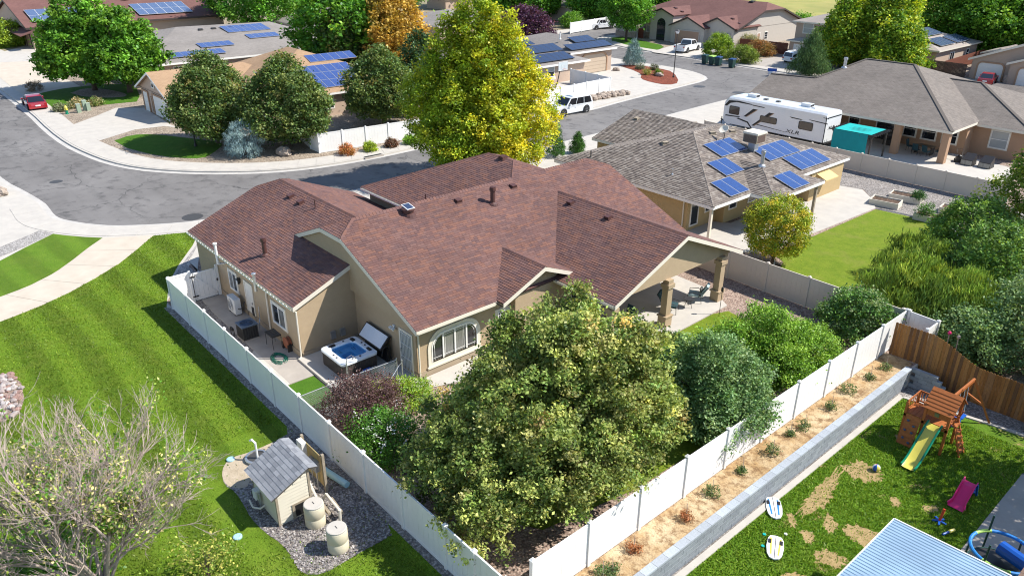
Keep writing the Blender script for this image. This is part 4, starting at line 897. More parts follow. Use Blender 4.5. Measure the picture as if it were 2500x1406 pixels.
# ridge along X so that the long plane faces the patio
def hipx(x0, x1, y0, y1, z, p, a, b):
    ym = (y0 + y1) / 2; zr = z + p * (y1 - y0) / 2
    return [[(x0, y0, z), (x1, y0, z), (b, ym, zr), (a, ym, zr)], [(x0, y1, z), (x1, y1, z), (b, ym, zr), (a, ym, zr)], [(x0, y0, z), (x0, y1, z), (a, ym, zr)], [(x1, y0, z), (x1, y1, z), (b, ym, zr)]], ((a, ym, zr), (b, ym, zr))
dr = ((-38.4, 84.4, 6.58), (-33.4, 84.4, 6.58)); dr2 = ((-46, 78.5, 4.7), (-41.0, 79.0, 4.86))
dm = [[(-45.6, 73.3, 3.05), (-24.6, 73.3, 3.05), dr[1], dr[0], dr2[1], dr2[0]], [(-24.6, 95.5, 3.05), (-45.6, 95.5, 3.05), dr[0], dr[1]], [dr[0], (-45.6, 95.5, 3.05), (-46, 86, 3.05), dr2[1]], [(-24.6, 73.3, 3.05), (-24.6, 95.5, 3.05), dr[1]]]
d2 = [[dr2[0], dr2[1], (-41, 84, 3.05), (-46, 84, 3.05)]]
d3, dr3 = hipx(-34, -19.9, 79.0, 93.8, 2.9, .335, -30.8, -27.4)
d4_, dr4 = hipx(-30.5, -22.5, 88, 97, 3.0, .34, -28, -25)
r = roof_tex(dm + d2 + d3 + d4_, M['roof_d'], dh)
rc = MB()
for a, b in (dr, dr2, dr3, (dr[1], dm[0][1]), (dr3[1], d3[0][1]), (dr[0], dr2[1])): rc.bar(Vector(a) + Vector((0, 0, .02)), Vector(b) + Vector((0, 0, .02)), .3, .05)
rc.build('ridge_cap', M['roof_d'], r)
fascia(r, [((-45.6, 73.3, 3.05), (-24.6, 73.3, 3.05)), ((-45.6, 73.3, 3.05), dr2[0]), ((-24.6, 73.3, 3.05), (-24.6, 79, 3.05)), ((-24.6, 79.0, 2.9), (-19.9, 79.0, 2.9)), ((-19.9, 79, 2.9), (-19.9, 93.8, 2.9))], M['trim'], .22)
MB().box(-45.2, -24.9, 78.0, 95, -.1, 3.0).build('wall', M['stucco_d'], dh)
MB().box(-45.2, -39.9, 73.7, 79, -.1, 3.0).build('wall', M['stucco_d'], dh)
MB().box(-24.9, -20.4, 79.5, 93.3, -.1, 2.85).build('wall', M['stucco_d'], dh)
for x in (-36.6, -29.4, -25.1): MB().box(x - .3, x + .3, 73.45, 74.05, 0, 2.9).build('column', M['stucco_d'], dh)
MB().box(-39.9, -24.7, 73.5, 78, 2.86, 2.95).build('porch_ceiling', M['trim'], dh)
for x, w in ((-35.6, 1.1), (-30.0, 1.2), (-28.2, 1.3), (-26.3, 1.3)): window(dh, '-Y', (x, 78.0, .9), w, 1.45, 1, 2)
door(dh, '-Y', (-32.4, 78.0, .08), 1.7, 2.05, 'glass', 'trim_white', 0, False)
window(dh, '-Y', (-22.6, 79.5, .9), 1.5, 1.6, 1, 2, glass='glass_light')
p1 = pipe(r, (-39.6, 82.0, zplane(dm[0], -39.6, 82.0)), .16, 1.0, 'metal'); pipe(r, (-22.4, 87, zplane(d3[3], -22.4, 87)), .08, .7, 'iron')
# sand-roofed house across the street
tn = thing('house', 'pinkish stucco house with sand coloured roof and white garage door behind the round trees', 'house', (-88, 40, 0))
ta, tra, tfa, tga = hip(-94.9, -85.6, 26.9, 42, 2.6, .42, .5, 'gh', 'y')
tb, trb = hipx(-97, -77.3, 33, 52.5, 2.6, .36, -89.3, -86.8)
r = roof_tex(ta + tb, M['roof_tan'], tn)
fascia(r, tfa[:5] + [((-77.3, 33, 2.6), (-77.3, 52.5, 2.6)), ((-97, 33, 2.6), (-77.3, 33, 2.6))], M['trim_white'], .22)
mb = MB().box(-94.9, -85.6, 26.9, 40, -.1, 2.55)
for g in tga: mb.slab(g, .15)
mb.build('wall', M['stucco_pink'], tn)
MB().box(-96.5, -77.9, 33.5, 52, -.1, 2.55).build('wall', M['stucco_pink'], tn)
garage_door(tn, '-Y', (-88.6, 26.85, 0), 4.6, 2.2, 'garage_white', 'stucco_d'); garage_door(tn, '-Y', (-93.4, 26.85, 0), 1.6, 2.2, 'garage_white', 'stucco_d')
for x in (-85.95, -91.5): MB().box(x - .18, x + .18, 26.72, 26.9, .2, 1.9).build('wall_pier', M['stucco_pink'], tn)
window(tn, '+X', (-77.9, 41.5, .8), 1.0, 1.3, 1, 2); window(tn, '+X', (-77.9, 46, .8), 1.2, 1.2, 2, 1)
window(tn, '-Y', (-90.3, 26.86, 3.05), .7, .5, 1, 1)
vent = (-84.5, 36.5); pipe(r, (*vent, zplane(tb[0], *vent)), .3, .5, 'metal'); 
pipe(r, (-89, 35, zplane(tb[0], -89, 35)), .2, .35, 'metal')
k = .36; zt = lambda x: 2.6 + k * (-77.3 - x)
solar_array('blue solar array in three rows on the sand coloured roof above the walled yard', (-78.2, 39.6, zt(-78.2)), (0, 1, 0), (-1, 0, k), 7, 3, 1.0, 1.65, 'solar_grid', 'solar arrays on the houses across the street', rim='alu')
solar_array('upper single-row blue solar array beside the tree on the sand coloured roof', (-83.6, 42.6, zt(-83.6)), (0, 1, 0), (-1, 0, k), 6, 1, 1.0, 1.7, 'solar_grid', 'solar arrays on the houses across the street')
# grey-roofed house behind it
nn = thing('house', 'long grey-roofed house with three stepped solar arrays behind the sand-roofed house', 'house', (-118, 46, 0))
na, nra = hipx(-128.5, -108.5, 32, 62, 2.7, .2, -121, -120)
nb = [[(-108, 30.8, 2.7), (-108, 63, 2.7), (-122.5, 56, 5.3), (-124.5, 42, 5.3)], [(-136, 30.8, 2.7), (-136, 63, 2.7), (-122.5, 56, 5.3), (-124.5, 42, 5.3)], [(-108, 30.8, 2.7), (-136, 30.8, 2.7), (-124.5, 42, 5.3)], [(-108, 63, 2.7), (-136, 63, 2.7), (-122.5, 56, 5.3)]]
r = roof_tex(nb, M['roof_gray2'], nn)
fascia(r, [((-108, 30.8, 2.7), (-108, 63, 2.7)), ((-108, 30.8, 2.7), (-136, 30.8, 2.7))], M['trim_white'], .24)
MB().box(-135.5, -108.5, 31.3, 62.5, -.1, 2.65).build('wall', M['stucco_pink'], nn)
for y in (36, 41, 58): window(nn, '+X', (-108.5, y, .9), 1.3, 1.2, 2, 1)
kk = 2.6 / 15.5; zn = lambda x: 2.78 + kk * (-108 - x)
GS = 'solar arrays on the houses across the street'
for x, y, n, l in ((-109.5, 35.5, 8, 'lower blue solar row on the grey roof behind the left round tree'), (-112.6, 41.0, 5, 'short blue solar row just above the lowest one on the grey roof'), (-114.8, 49.2, 5, 'lowest step of the stepped solar arrays at the far end of the grey roof'), (-118.4, 47.5, 7, 'upper step of the stepped solar arrays at the far end of the grey roof')):
    solar_array(l, (x, y, zn(x)), (0, 1, 0), (-1, 0, kk), n, 1 if n != 7 else 2, .95, 2.1 if n != 7 else 1.75, 'solar_grid', GS)
for y in (44.5, 46.5, 49, 51): vent_box(r, (-121.5, y, zn(-121.5)), (.16, 0, 1), 'darkmetal', .5)
# far left house with red roof and two pale arrays
fr = thing('house', 'two-storey pinkish house with red-brown roof and pale solar panels at the upper left', 'house', (-168, 42, 0))
fa = [[(-154, 27.5, 3.6), (-154, 62, 3.6), (-168, 62, 7.2), (-168, 27.5, 7.2)], [(-182, 27.5, 3.6), (-182, 62, 3.6), (-168, 62, 7.2), (-168, 27.5, 7.2)]]
r = roof_tex(fa, M['roof_brown'], fr); fascia(r, [((-154, 27.5, 3.6), (-154, 62, 3.6)), ((-154, 27.5, 3.6), (-168, 27.5, 7.2)), ((-182, 27.5, 3.6), (-168, 27.5, 7.2))], M['trim_dark'], .3)
MB().box(-181, -155, 28.3, 61.5, -.1, 3.5).slab([(-155, 28.3, 3.4), (-181, 28.3, 3.4), (-168, 28.3, 6.9)], .3).build('wall', M['stucco_pink'], fr)
roof_tex([[(-153, 26.2, 2.5), (-183, 26.2, 2.5), (-183, 28.3, 3.1), (-153, 28.3, 3.1)]], M['roof_brown'], fr, .15, 'porch_roof')
for x in (-158, -163.5): garage_door(fr, '-Y', (x, 28.25, 0), 3.4, 2.2, 'garage_tan', 'trim_dark')
window(fr, '-Y', (-163, 28.3, 4.0), 1.2, 1.2, 1, 2)
kf = 3.6 / 14; zf = lambda x: 3.75 + kf * (-154 - x)
for y, l in ((29.2, 'pale blue solar panels in two rows on the gable end at the upper left'), (46.5, 'pale blue solar panels in two rows right of the big tree at the upper left')):
    solar_array(l, (-155.8, y, zf(-155.8)), (0, 1, 0), (-1, 0, kf), 6, 2, 1.6, 2.9, 'solar_pale', GS, rim='trim_white')
pipe(r, (-165, 47, zf(-165)), .5, .7, 'metal')
fl_ = thing('house', 'small cream house with orange tiled roof at the far left edge', 'house', (-212, 33, 0))
lp, lr, lf, lg = hip(-222, -206, 22, 38, 3.4, .35, .6, 'hh', 'x'); r = roof_tex(lp, M['roof_tan'], fl_); MB().box(-222, -206, 22, 38, -.1, 3.35).build('wall', M['stucco_gray'], fl_); window(fl_, '+X', (-206, 34.6, .9), 2.2, 1.4, 3, 2); window(fl_, '-Y', (-210, 22, .9), 2.2, 1.4, 3, 2)
# basketball house: pale walls, black arrays, arched garage
bh = thing('house', 'beige house with black solar arrays and arched garage door beside the basketball hoop', 'house', (-84, 83, 0))
ba, bra = hipx(-93.5, -77.5, 79.0, 88.7, 3.3, .3, -87.5, -83.0)
bb_, brb = hipx(-96, -75.2, 64, 80.6, 2.6, .3, -87, -83.5)
r = roof_tex(ba + bb_, M['roof_gray2'], bh)
fascia(r, [((-77.5, 79.0, 3.3), (-77.5, 88.7, 3.3)), ((-75.2, 64, 2.6), (-75.2, 80.6, 2.6)), ((-77.5, 88.7, 3.3), (-93.5, 88.7, 3.3))], M['trim_white'], .25)
MB().box(-93, -78.1, 79.4, 88.2, -.1, 3.25).build('wall', M['stucco_pink'], bh); MB().box(-95.5, -75.8, 64.5, 80.1, -.1, 2.55).build('wall', M['stucco_pink'], bh)
T = wall_frame('+X', (-78.08, 84.5, 0)); g_ = MB().prism(arch_outline(5.2, 2.6, .9), -.1, .0, T).build('garage_door', M['garage_beige'], bh); am = MB(); ring(am, arch_outline(5.2, 2.6, .9, .2), arch_outline(5.2, 2.6, .9, 0), -.1, .1, T); am.build('frame', M['stucco_d'], g_)
for j in range(4): MB().box(-2.5, 2.5, .04 + j * .5, .5 + j * .5, .0, .03, T).build('panel', M['garage_beige'], g_)
window(bh, '+X', (-75.8, 73.6, .9), 1.2, 1.35, 1, 2, glass=['glass', 'glass_light']); 
MB().box(-75.8, -75.35, 73.2, 74.1, .6, .95).build('window_cooler', M['metal_white'], bh)
zb = lambda x, z0, xe: z0 + .05 + .3 * (xe - x)
for (x, y, n, m_, z0, xe), l in (((-77.9, 79.6, 8, 1, 3.3, -77.5), 'long black solar array along the eave above the arched garage'), ((-79.9, 82.4, 4, 1, 3.3, -77.5), 'black solar array on the upper slope right of the small white pipe'), ((-75.8, 68.5, 9, 1, 2.6, -75.2), 'black solar array over the wall with the window cooler'), ((-78.4, 71.0, 7, 1, 2.6, -75.2), 'black solar array in the middle of the beige house roof'), ((-80.9, 69.0, 6, 1, 2.6, -75.2), 'topmost black solar array by the yellow tree')):
    solar_array(l, (x, y, zb(x, z0, xe)), (0, 1, 0), (-1, 0, .3), n, m_, 1.05, 1.9 if z0 > 2.7 else 2.3, 'solar_black', 'black solar arrays on the beige house', rim='darkmetal')
for q in ((-82.3, 81.6), (-86.5, 77.0)): pipe(r, (q[0], q[1], zplane(ba[3], q[0], q[1]) if q[1] > 79.5 else zplane(bb_[3], q[0], q[1])), .09, .8, 'metal_white', False)
# red-brown roofed house with the pickup
rh = thing('house', 'grey stucco house with red-brown gabled roof and two brown garage doors behind the pickup', 'house', (-88, 130, 0))
ra, rra = hipx(-104.6, -77.4, 118.9, 141.5, 2.7, .36, -98, -80.4)
ra = [[(-105.6, 120.4, 3.2), (-78.2, 120.4, 3.2), (-78.2, 128.6, 5.9), (-80, 131.8, 7.0), (-98, 131.8, 7.0)], [(-105.6, 143.2, 3.2), (-78.2, 143.2, 3.2), (-78.2, 135, 5.9), (-80, 131.8, 7.0), (-98, 131.8, 7.0)], [(-105.6, 120.4, 3.2), (-105.6, 143.2, 3.2), (-98, 131.8, 7.0)], [(-78.2, 128.6, 5.9), (-78.2, 135, 5.9), (-80, 131.8, 7.0)]]
rb = []; rf_ = []
for x0, x1, yf, yb, ze_, pit in ((-104.4, -98.6, 118.0, 126, 3.2, .42), (-97.2, -91.2, 119.4, 129, 4.6, .38), (-91.6, -83.6, 118.6, 128, 3.1, .42), (-86, -78.3, 119.8, 128, 3.4, .42)):
    xm = (x0 + x1) / 2; zr = ze_ + pit * (x1 - x0) / 2
    rb += [[(x0, yf, ze_), (x0, yb, ze_), (xm, yb, zr), (xm, yf, zr)], [(x1, yf, ze_), (x1, yb, ze_), (xm, yb, zr), (xm, yf, zr)]]
    rf_ += [((x0, yf, ze_), (xm, yf, zr)), ((x1, yf, ze_), (xm, yf, zr))]
    MB().box(x0 + .4, x1 - .4, yf + .4, yb - 1, -.1, ze_ - .05).slab([(x0 + .4, yf + .4, ze_ - .05), (x1 - .4, yf + .4, ze_ - .05), (xm, yf + .4, zr - .25)], .3).build('wall', M['stucco_gray'], rh)
r = roof_tex(ra + rb, M['roof_brown'], rh); fascia(r, rf_ + [((-78.2, 120.4, 3.2), (-78.2, 128.6, 5.9)), ((-105.6, 120.4, 3.2), (-78.2, 120.4, 3.2)), ((-78.2, 128.6, 5.9), (-78.2, 135, 5.9)), ((-78.2, 135, 5.9), (-78.2, 143.2, 3.2))], M['trim_dark'], .26)
MB().box(-105, -78.8, 120.9, 142.7, -.1, 3.15).slab([(-78.8, 120.9, 3.1), (-78.8, 142.7, 3.1), (-78.8, 135, 5.7), (-78.8, 128.6, 5.7)], .3).build('wall', M['stucco_gray'], rh)
garage_door(rh, '-Y', (-87.6, 118.95, 0), 5.2, 2.3, 'garage_tan', 'stucco_gray'); garage_door(rh, '-Y', (-81.0, 120.15, 0), 3.0, 2.3, 'garage_tan', 'stucco_gray')
st = MB(); st.box(-104.0, -99.0, 118.26, 118.45, -.1, 1.0); st.box(-98.6, -96.9, 120.7, 120.95, -.1, .95); st.build('stone_base', M['rock'], rh)
window(rh, '-Y', (-101.5, 118.4, 1.05), 1.3, 1.2, 2, 1, glass=['glass_light', 'glass']); window(rh, '-Y', (-97.8, 120.9, 1.05), 1.5, 1.2, 2, 1, glass='glass_light')
T = wall_frame('-Y', (-94.2, 119.78, 0)); MB().prism([(x, y) for x, y in arch_outline(1.9, 3.9, .94)], -.1, .03, T).build('entry_arch', M['glass'], rh)
window(rh, '+X', (-78.8, 130.6, .8), 1.0, 1.3, 1, 3); door(rh, '+X', (-78.8, 128.2, 0), .9, 2.0, 'garage_tan', 'trim_white', 0)
for x, y, i in ((-93.6, 122.8, 3), (-92.2, 123, 3), (-81.2, 123, 7), (-79.6, 123, 7)):
    vent_box(r, (x, y, zplane(rb[i], x, y) + .03), (.35, 0, 1), 'rust', .5)
vent_box(r, (-83, 131.4, 6.92), (0, -.3, 1), 'black_plastic', .7)
# two-storey house half hidden by the tall trees
th = simple_house('house', 'two-storey beige house with white garage door left of the tall green trees', [(-68.6, -55, 122.6, 136, 5.4, .3, .5, 'hh', 'x'), (-68.2, -56, 120.6, 123, 2.6, .25, .4, 'hh', 'x')], 'roof_light', 'stucco_pink')
window(th, '-Y', (-66.4, 122.6, 3.6), 1.7, 1.6, 1, 2, glass='glass_light'); garage_door(th, '-Y', (-65.2, 120.5, 0), 4.4, 2.1, 'garage_white', 'stucco_pink')
# small house with pale arrays between the tall trees
sh_ = simple_house('house', 'low beige house with pale solar panels between the tall trees at the upper right', [(-60, -46.6, 124.6, 140.2, 2.9, .27, .5, 'hh', 'y')], 'roof_light', 'stucco_pink')
window(sh_, '+X', (-46.6, 136.5, .8), 1.0, 1.3, 1, 2); window(sh_, '+X', (-46.6, 130.5, .8), 1.6, 1.3, 2, 1)
for x, y, n, l in ((-46.9, 126.4, 5, 'pale solar array nearest the eave of the low house among the trees'), (-46.9, 132.4, 5, 'pale solar array at the right eave of the low house among the trees'), (-50.2, 128.5, 6, 'pale solar array near the ridge of the low house among the trees')):
    solar_array(l, (x, y, 3.0 + .27 * (-46.1 - x)), (0, 1, 0), (-1, 0, .27), n, 1, 1.05, 2.6, 'solar_pale', 'pale solar arrays among the tall trees')
# garage house at the right edge
gh = thing('house', 'beige house with two arched white garage doors at the upper right edge', 'house', (-30, 128, 0))
q1 = [[(-41.3, 122, 2.7), (-41.3, 140, 2.7), (-34, 140, 5.6), (-34, 122, 5.6)], [(-26.7, 122, 2.7), (-26.7, 140, 2.7), (-34, 140, 5.6), (-34, 122, 5.6)], [(-36, 120.8, 2.8), (-36, 130, 2.8), (-31.5, 130, 4.5), (-31.5, 120.8, 4.5)], [(-27, 120.8, 2.8), (-27, 130, 2.8), (-31.5, 130, 4.5), (-31.5, 120.8, 4.5)]]
r = roof_tex(q1, M['roof_gray2'], gh); fascia(r, [((-41.3, 122, 2.7), (-34, 122, 5.6)), ((-26.7, 122, 2.7), (-34, 122, 5.6)), ((-36, 120.8, 2.8), (-31.5, 120.8, 4.5)), ((-27, 120.8, 2.8), (-31.5, 120.8, 4.5))], M['trim'], .3)
MB().box(-40.8, -27.2, 122.4, 139.6, -.1, 2.65).slab([(-40.8, 122.4, 2.65), (-27.2, 122.4, 2.65), (-34, 122.4, 5.3)], .3).build('wall', M['stucco_pink'], gh)
MB().box(-35.6, -27.4, 121.2, 129.6, -.1, 2.75).slab([(-35.6, 121.2, 2.75), (-27.4, 121.2, 2.75), (-31.5, 121.2, 4.3)], .3).build('wall', M['stucco_pink'], gh)
for x, y, w in ((-38.3, 122.35, 3.2), (-32.2, 121.15, 4.4)):
    T = wall_frame('-Y', (x, y, 0)); g_ = MB().prism(arch_outline(w, 2.25, .5), -.05, .02, T).build('garage_door', M['garage_white'], gh)
    am = MB(); ring(am, arch_outline(w, 2.25, .5, .22), arch_outline(w, 2.25, .5, 0), -.05, .08, T); am.build('frame', M['stucco_d'], g_)
    for j in range(4): MB().box(-w / 2 + .1, w / 2 - .1, .06 + j * .5, .5 + j * .5, .02, .04, T).build('panel', M['garage_white'], g_)
MB().box(-35.9, -35.55, 121.1, 121.5, 0, 1.1).build('stone_base', M['rock'], gh)
shd = simple_house('shed', 'small pink shed with white metal roof behind the beige garage house', [(-42.5, -38, 131, 137, 2.5, .3, .3, 'gg', 'y')], 'roof_light', 'stucco_pink')
shd['category'] = 'shed'
# roofs glimpsed between the far trees
simple_house('house', 'grey roof glimpsed left of the orange tree at the top of the picture', [(-146, -126, 68, 90, 2.8, .3, .5, 'hh', 'y')], 'roof_gray2', 'stucco_gray')
simple_house('house', 'grey roof glimpsed between the orange and the yellow tree', [(-136, -119, 87, 104, 2.7, .2, .5, 'hh', 'x')], 'roof_gray2', 'stucco_pink')
simple_house('house', 'pale house behind the white fence and the purple tree', [(-150, -122, 128, 140, 3.2, .3, .5, 'hh', 'x')], 'roof_gray2', 'stucco_gray')
s2 = simple_house('shed', 'pink garden shed at the top between the trees', [(-172, -164, 122, 130, 2.6, .3, .3, 'gg', 'y')], 'roof_brown', 'stucco_pink'); s2['category'] = 'shed'
simple_house('house', 'low brown roof at the top left corner behind the solar panels', [(-240, -205, 48, 80, 3, .3, .6, 'hh', 'x')], 'roof_tan', 'stucco_pink')

# ---------------------------------------------------------------- fences and walls
def vinyl_fence(label, pts, h=1.83, m='vinyl', z=0.0, group=None, grooves=8, cap=True):
    """pts = post positions along the run; every panel, rail, post and cap is a part"""
    t = thing('vinyl_fence', label, 'fence', (*pts[0], z), 0, group)
    for p in pts:
        T = Matrix.Translation((p[0] - pts[0][0], p[1] - pts[0][1], 0))
        po = MB().box(-.07, .07, -.07, .07, -.1, h + .03, T).build('post', M[m], t, False)
        if cap:
            c = MB().box(-.085, .085, -.085, .085, h + .03, h + .06, T); c.add([T @ Vector(q) for q in ((-.075, -.075, h + .06), (.075, -.075, h + .06), (.075, .075, h + .06), (-.075, .075, h + .06), (0, 0, h + .12))], [(0, 1, 4), (1, 2, 4), (2, 3, 4), (3, 0, 4)]); c.build('cap', M[m], po, False)
    for a, b in zip(pts[:-1], pts[1:]):
        A = Vector((a[0] - pts[0][0], a[1] - pts[0][1], 0)); B = Vector((b[0] - pts[0][0], b[1] - pts[0][1], 0)); d = (B - A).normalized(); L = (B - A).length; n = Vector((-d.y, d.x, 0))
        T = Matrix(((d.x, n.x, 0, A.x), (d.y, n.y, 0, A.y), (0, 0, 1, 0), (0, 0, 0, 1)))
        k = max(1, round((L - .13) / .29)); w = (L - .13) / k; pm = MB()
        for i in range(k):   # tongue-and-groove boards with a fine groove between them
            pm.box(.065 + i * w + .004, .065 + (i + 1) * w - .004, -.018, .018, .1, h - .09, T)
        pm.box(.07, L - .07, -.010, .010, .1, h - .09, T)
        pm.build('panel', M[m], t, False)
        MB().box(.066, L - .066, -.028, .028, h - .1, h, T).build('rail', M[m], t, False)
        MB().box(.066, L - .066, -.028, .028, .03, .14, T).build('rail', M[m], t, False)
    return t
FX = [-40.85 + 2.516 * k for k in range(11)]
vinyl_fence('long white vinyl fence between the mown lawn and the side yard with the air conditioners', [(x, 11.0) for x in FX] + [(-14.2, 11.0), (-12.72, 11.0)])
FY = [11.0, 12.1] + [37.85 - 2.58 * k for k in range(9, -1, -1)]
vinyl_fence('white vinyl fence running along the sandy planting bed behind the big maple', [(-12.72, y) for y in FY if y > 11.5])
vinyl_fence('tan vinyl fence between the rear patio yard and the neighbour lawn', [(-12.9 - 2.58 * k, 37.85) for k in range(12)], 1.8, 'vinyl_tan')
vinyl_fence('short white fence nook at the inner corner by the wooden fence', [(-12.6, 37.85), (-11.15, 37.75), (-11.15, 36.5)], 1.83)
vinyl_fence('long tan vinyl fence in front of the camper and the patio with two covered chairs', [(-45 + 2.33 * k, 65.55) for k in range(13)], 1.62, 'vinyl_tan')
vinyl_fence('white wall-like fence around the corner yard behind the small round shrubs', [(-71.96,34.32), (-66.4, 32.95), (-64.55, 32.85), (-64.25, 35.2), (-64, 37.6), (-63.75, 40), (-63.5, 42.4), (-63.3, 44.8), (-63.2, 47.2)], 1.85)
vinyl_fence('white vinyl fence around the side yard with the basketball hoop', [(-66.2, 58.4), (-66.0, 60.8), (-66.1, 63.4), (-66.2, 66.0), (-66.3, 68.4), (-66.5, 70.8), (-66.6, 73.2), (-66.7, 75.4), (-69.2, 75.7), (-71.6, 75.9), (-74.5, 76.1)], 1.85)
vinyl_fence('white vinyl fence beside the white pickup far up the cross street', [(-112.13,113.97), (-112.96,118.11), (-113.72,122.54), (-114.62,127.03), (-116.36,133.13)], 2.0)
# gate between fence and wing
gt = thing('gate', 'white vinyl gate with black hinges closing the side yard', 'gate', (-40.95, 12.1, 0))
for y in (11.06, 12.2, 13.72): MB().box(-41.05, -40.92, y - .06, y + .06, -.05, 1.9).build('post', M['vinyl'], gt)
MB().box(-41.0, -40.96, 11.12, 12.14, .1, 1.75).build('panel', M['vinyl'], gt); MB().box(-41.02, -40.94, 11.12, 12.14, 1.75, 1.86).build('rail', M['vinyl'], gt)
lf = MB()
for i in range(5): lf.box(-41.0, -40.96, 12.32 + i * .256 + .004, 12.32 + (i + 1) * .256 - .004, .1, 1.72)
lf.build('leaf', M['vinyl'], gt)
for a, b in (((-40.93, 12.32, .15), (-40.93, 12.32, 1.75)), ((-40.93, 13.58, .15), (-40.93, 13.58, 1.75)), ((-40.93, 12.32, 1.7), (-40.93, 13.58, 1.7)), ((-40.93, 12.32, .15), (-40.93, 13.58, .15)), ((-40.93, 12.34, 1.62), (-40.93, 13.56, .22))): MB().bar(a, b, .09, .03, (1, 0, 0)).build('brace', M['vinyl'], gt)
for y, z in ((12.28, 1.55), (12.28, .35)): MB().box(-40.93, -40.88, y - .12, y + .2, z - .03, z + .03).build('hinge', M['iron'], gt)
MB().tube([(-40.9, 12.28, .3), (-40.9, 12.28, 1.6)], .02, 5).build('drop_rod', M['iron'], gt); MB().box(-40.93, -40.87, 13.6, 13.68, .95, 1.1).build('latch', M['iron'], gt)
# wooden fence stepping down to the lower yard
wf = thing('wooden_fence', 'brown board fence with dog-eared tops stepping down behind the playset', 'fence', (-12.6, 36.25, 0))
rw = random.Random(4); x = -12.55; i = 0
WT = [(.33, .155, .05), (.27, .125, .04), (.37, .185, .065), (.21, .105, .042), (.3, .16, .07), (.17, .09, .045)]
def wtop(x):
    if x < -10.9: return 1.78
    f = min(1, max(0, (x + 10.9) / 2.6)); f = f * f * (3 - 2 * f); return 1.78 - .88 * f
while x < 4.2:
    w = .142; zt_ = wtop(x + w / 2) + rw.uniform(-.012, .012); zb_ = .0 if x < -11.2 else -.92; y = 36.28 + .03 * (x + 12.6) + rw.uniform(-.006, .006)
    mb = MB(); T = Matrix(((1, 0, 0, x), (0, 0, -1, y), (0, 1, 0, 0), (0, 0, 0, 1)))
    mb.prism([(.004, zb_), (w - .004, zb_), (w - .004, zt_ - .035), (w - .035, zt_), (.035, zt_), (.004, zt_ - .035)], 0, .018, T)
    c = rw.choice(WT); k = 1.0; mb.t = [tuple(v * k for v in c)] * len(mb.f)
    mb.build('board', M['wood_fence'], wf); x += w
for z0, d in ((.25, 0), (1.3, 0)):
    MB().tube([(-12.5, 36.33, wtop(-12.5) - 1.78 + z0), (-11, 36.35, wtop(-11) - 1.78 + z0), (-9.6, 36.40, wtop(-9.6) - 1.78 + z0), (-8.3, 36.44, wtop(-8.3) - 1.78 + z0), (4, 36.8, wtop(4) - 1.78 + z0)], .045, 4).build('rail', M['darkwood'], wf)
# block retaining wall, each block a part
CM = [(.27, .295, .32), (.245, .265, .29), (.295, .32, .345), (.26, .28, .305)]
rwall = thing('retaining_wall', 'long grey concrete block wall between the sandy bed and the worn lawn', 'wall', (-11.2, 10, -.92))
MB().box(-11.3, -11.14, -30, 35.4, -1.2, -.1).build('core', M['concrete_dark'], rwall)
lib = []
for c in CM:
    mb = MB().box(-.0, .05, .005, .395, .005, .19); mb.t = [c] * 6; lib.append(mb.mesh('block', M['cmu']))
libc = []
for c in CM:
    mb = MB().box(-.24, .06, .006, .594, 0, .075); mb.t = [tuple(v * 1.55 for v in c)] * 6; libc.append(mb.mesh('cap_block', M['cmu']))
rest = MB(); y0 = 13.0
for row in range(5):
    n = int((35.3 - y0) / .4)
    for k in range(n):
        y = 35.3 - (k + 1) * .4 + (.2 if row % 2 else 0) - .2
        c = R.randrange(4)
        if k < 55:
            o = link('block', lib[c], rwall, True); o.matrix_basis = Matrix.Translation((-11.14 + R.uniform(-.004, .004), y, -.92 + row * .2))
        else:
            b = len(rest.f); rest.box(-11.14, -11.09, y + .005, y + .395, -.915 + row * .2, -.73 + row * .2); rest.t += [CM[c]] * 6
y = 35.4
while y > 4:
    y -= .6; o = link('cap_block', libc[R.randrange(4)], rwall, True); o.matrix_basis = Matrix.Translation((-11.09, y, .08 - .0))
rest.build('blocks', M['cmu'], rwall, kind='stuff')
sw = thing('retaining_wall', 'short stepped grey block wall returning along the wooden fence', 'wall', (-10.6, 35.7, -.92))
for row in range(5):
    x1 = -9.0 if row < 2 else (-9.4 if row < 3 else -9.9)
    x = -11.1 + (.2 if row % 2 else 0)
    while x + .39 <= x1 + .2:
        mb = MB().box(x + .004, x + .396, 35.55, 35.75, -.92 + row * .2 + .004, -.92 + row * .2 + .196); mb.t = [CM[R.randrange(4)]] * 6; mb.build('block', M['cmu'], sw); x += .4
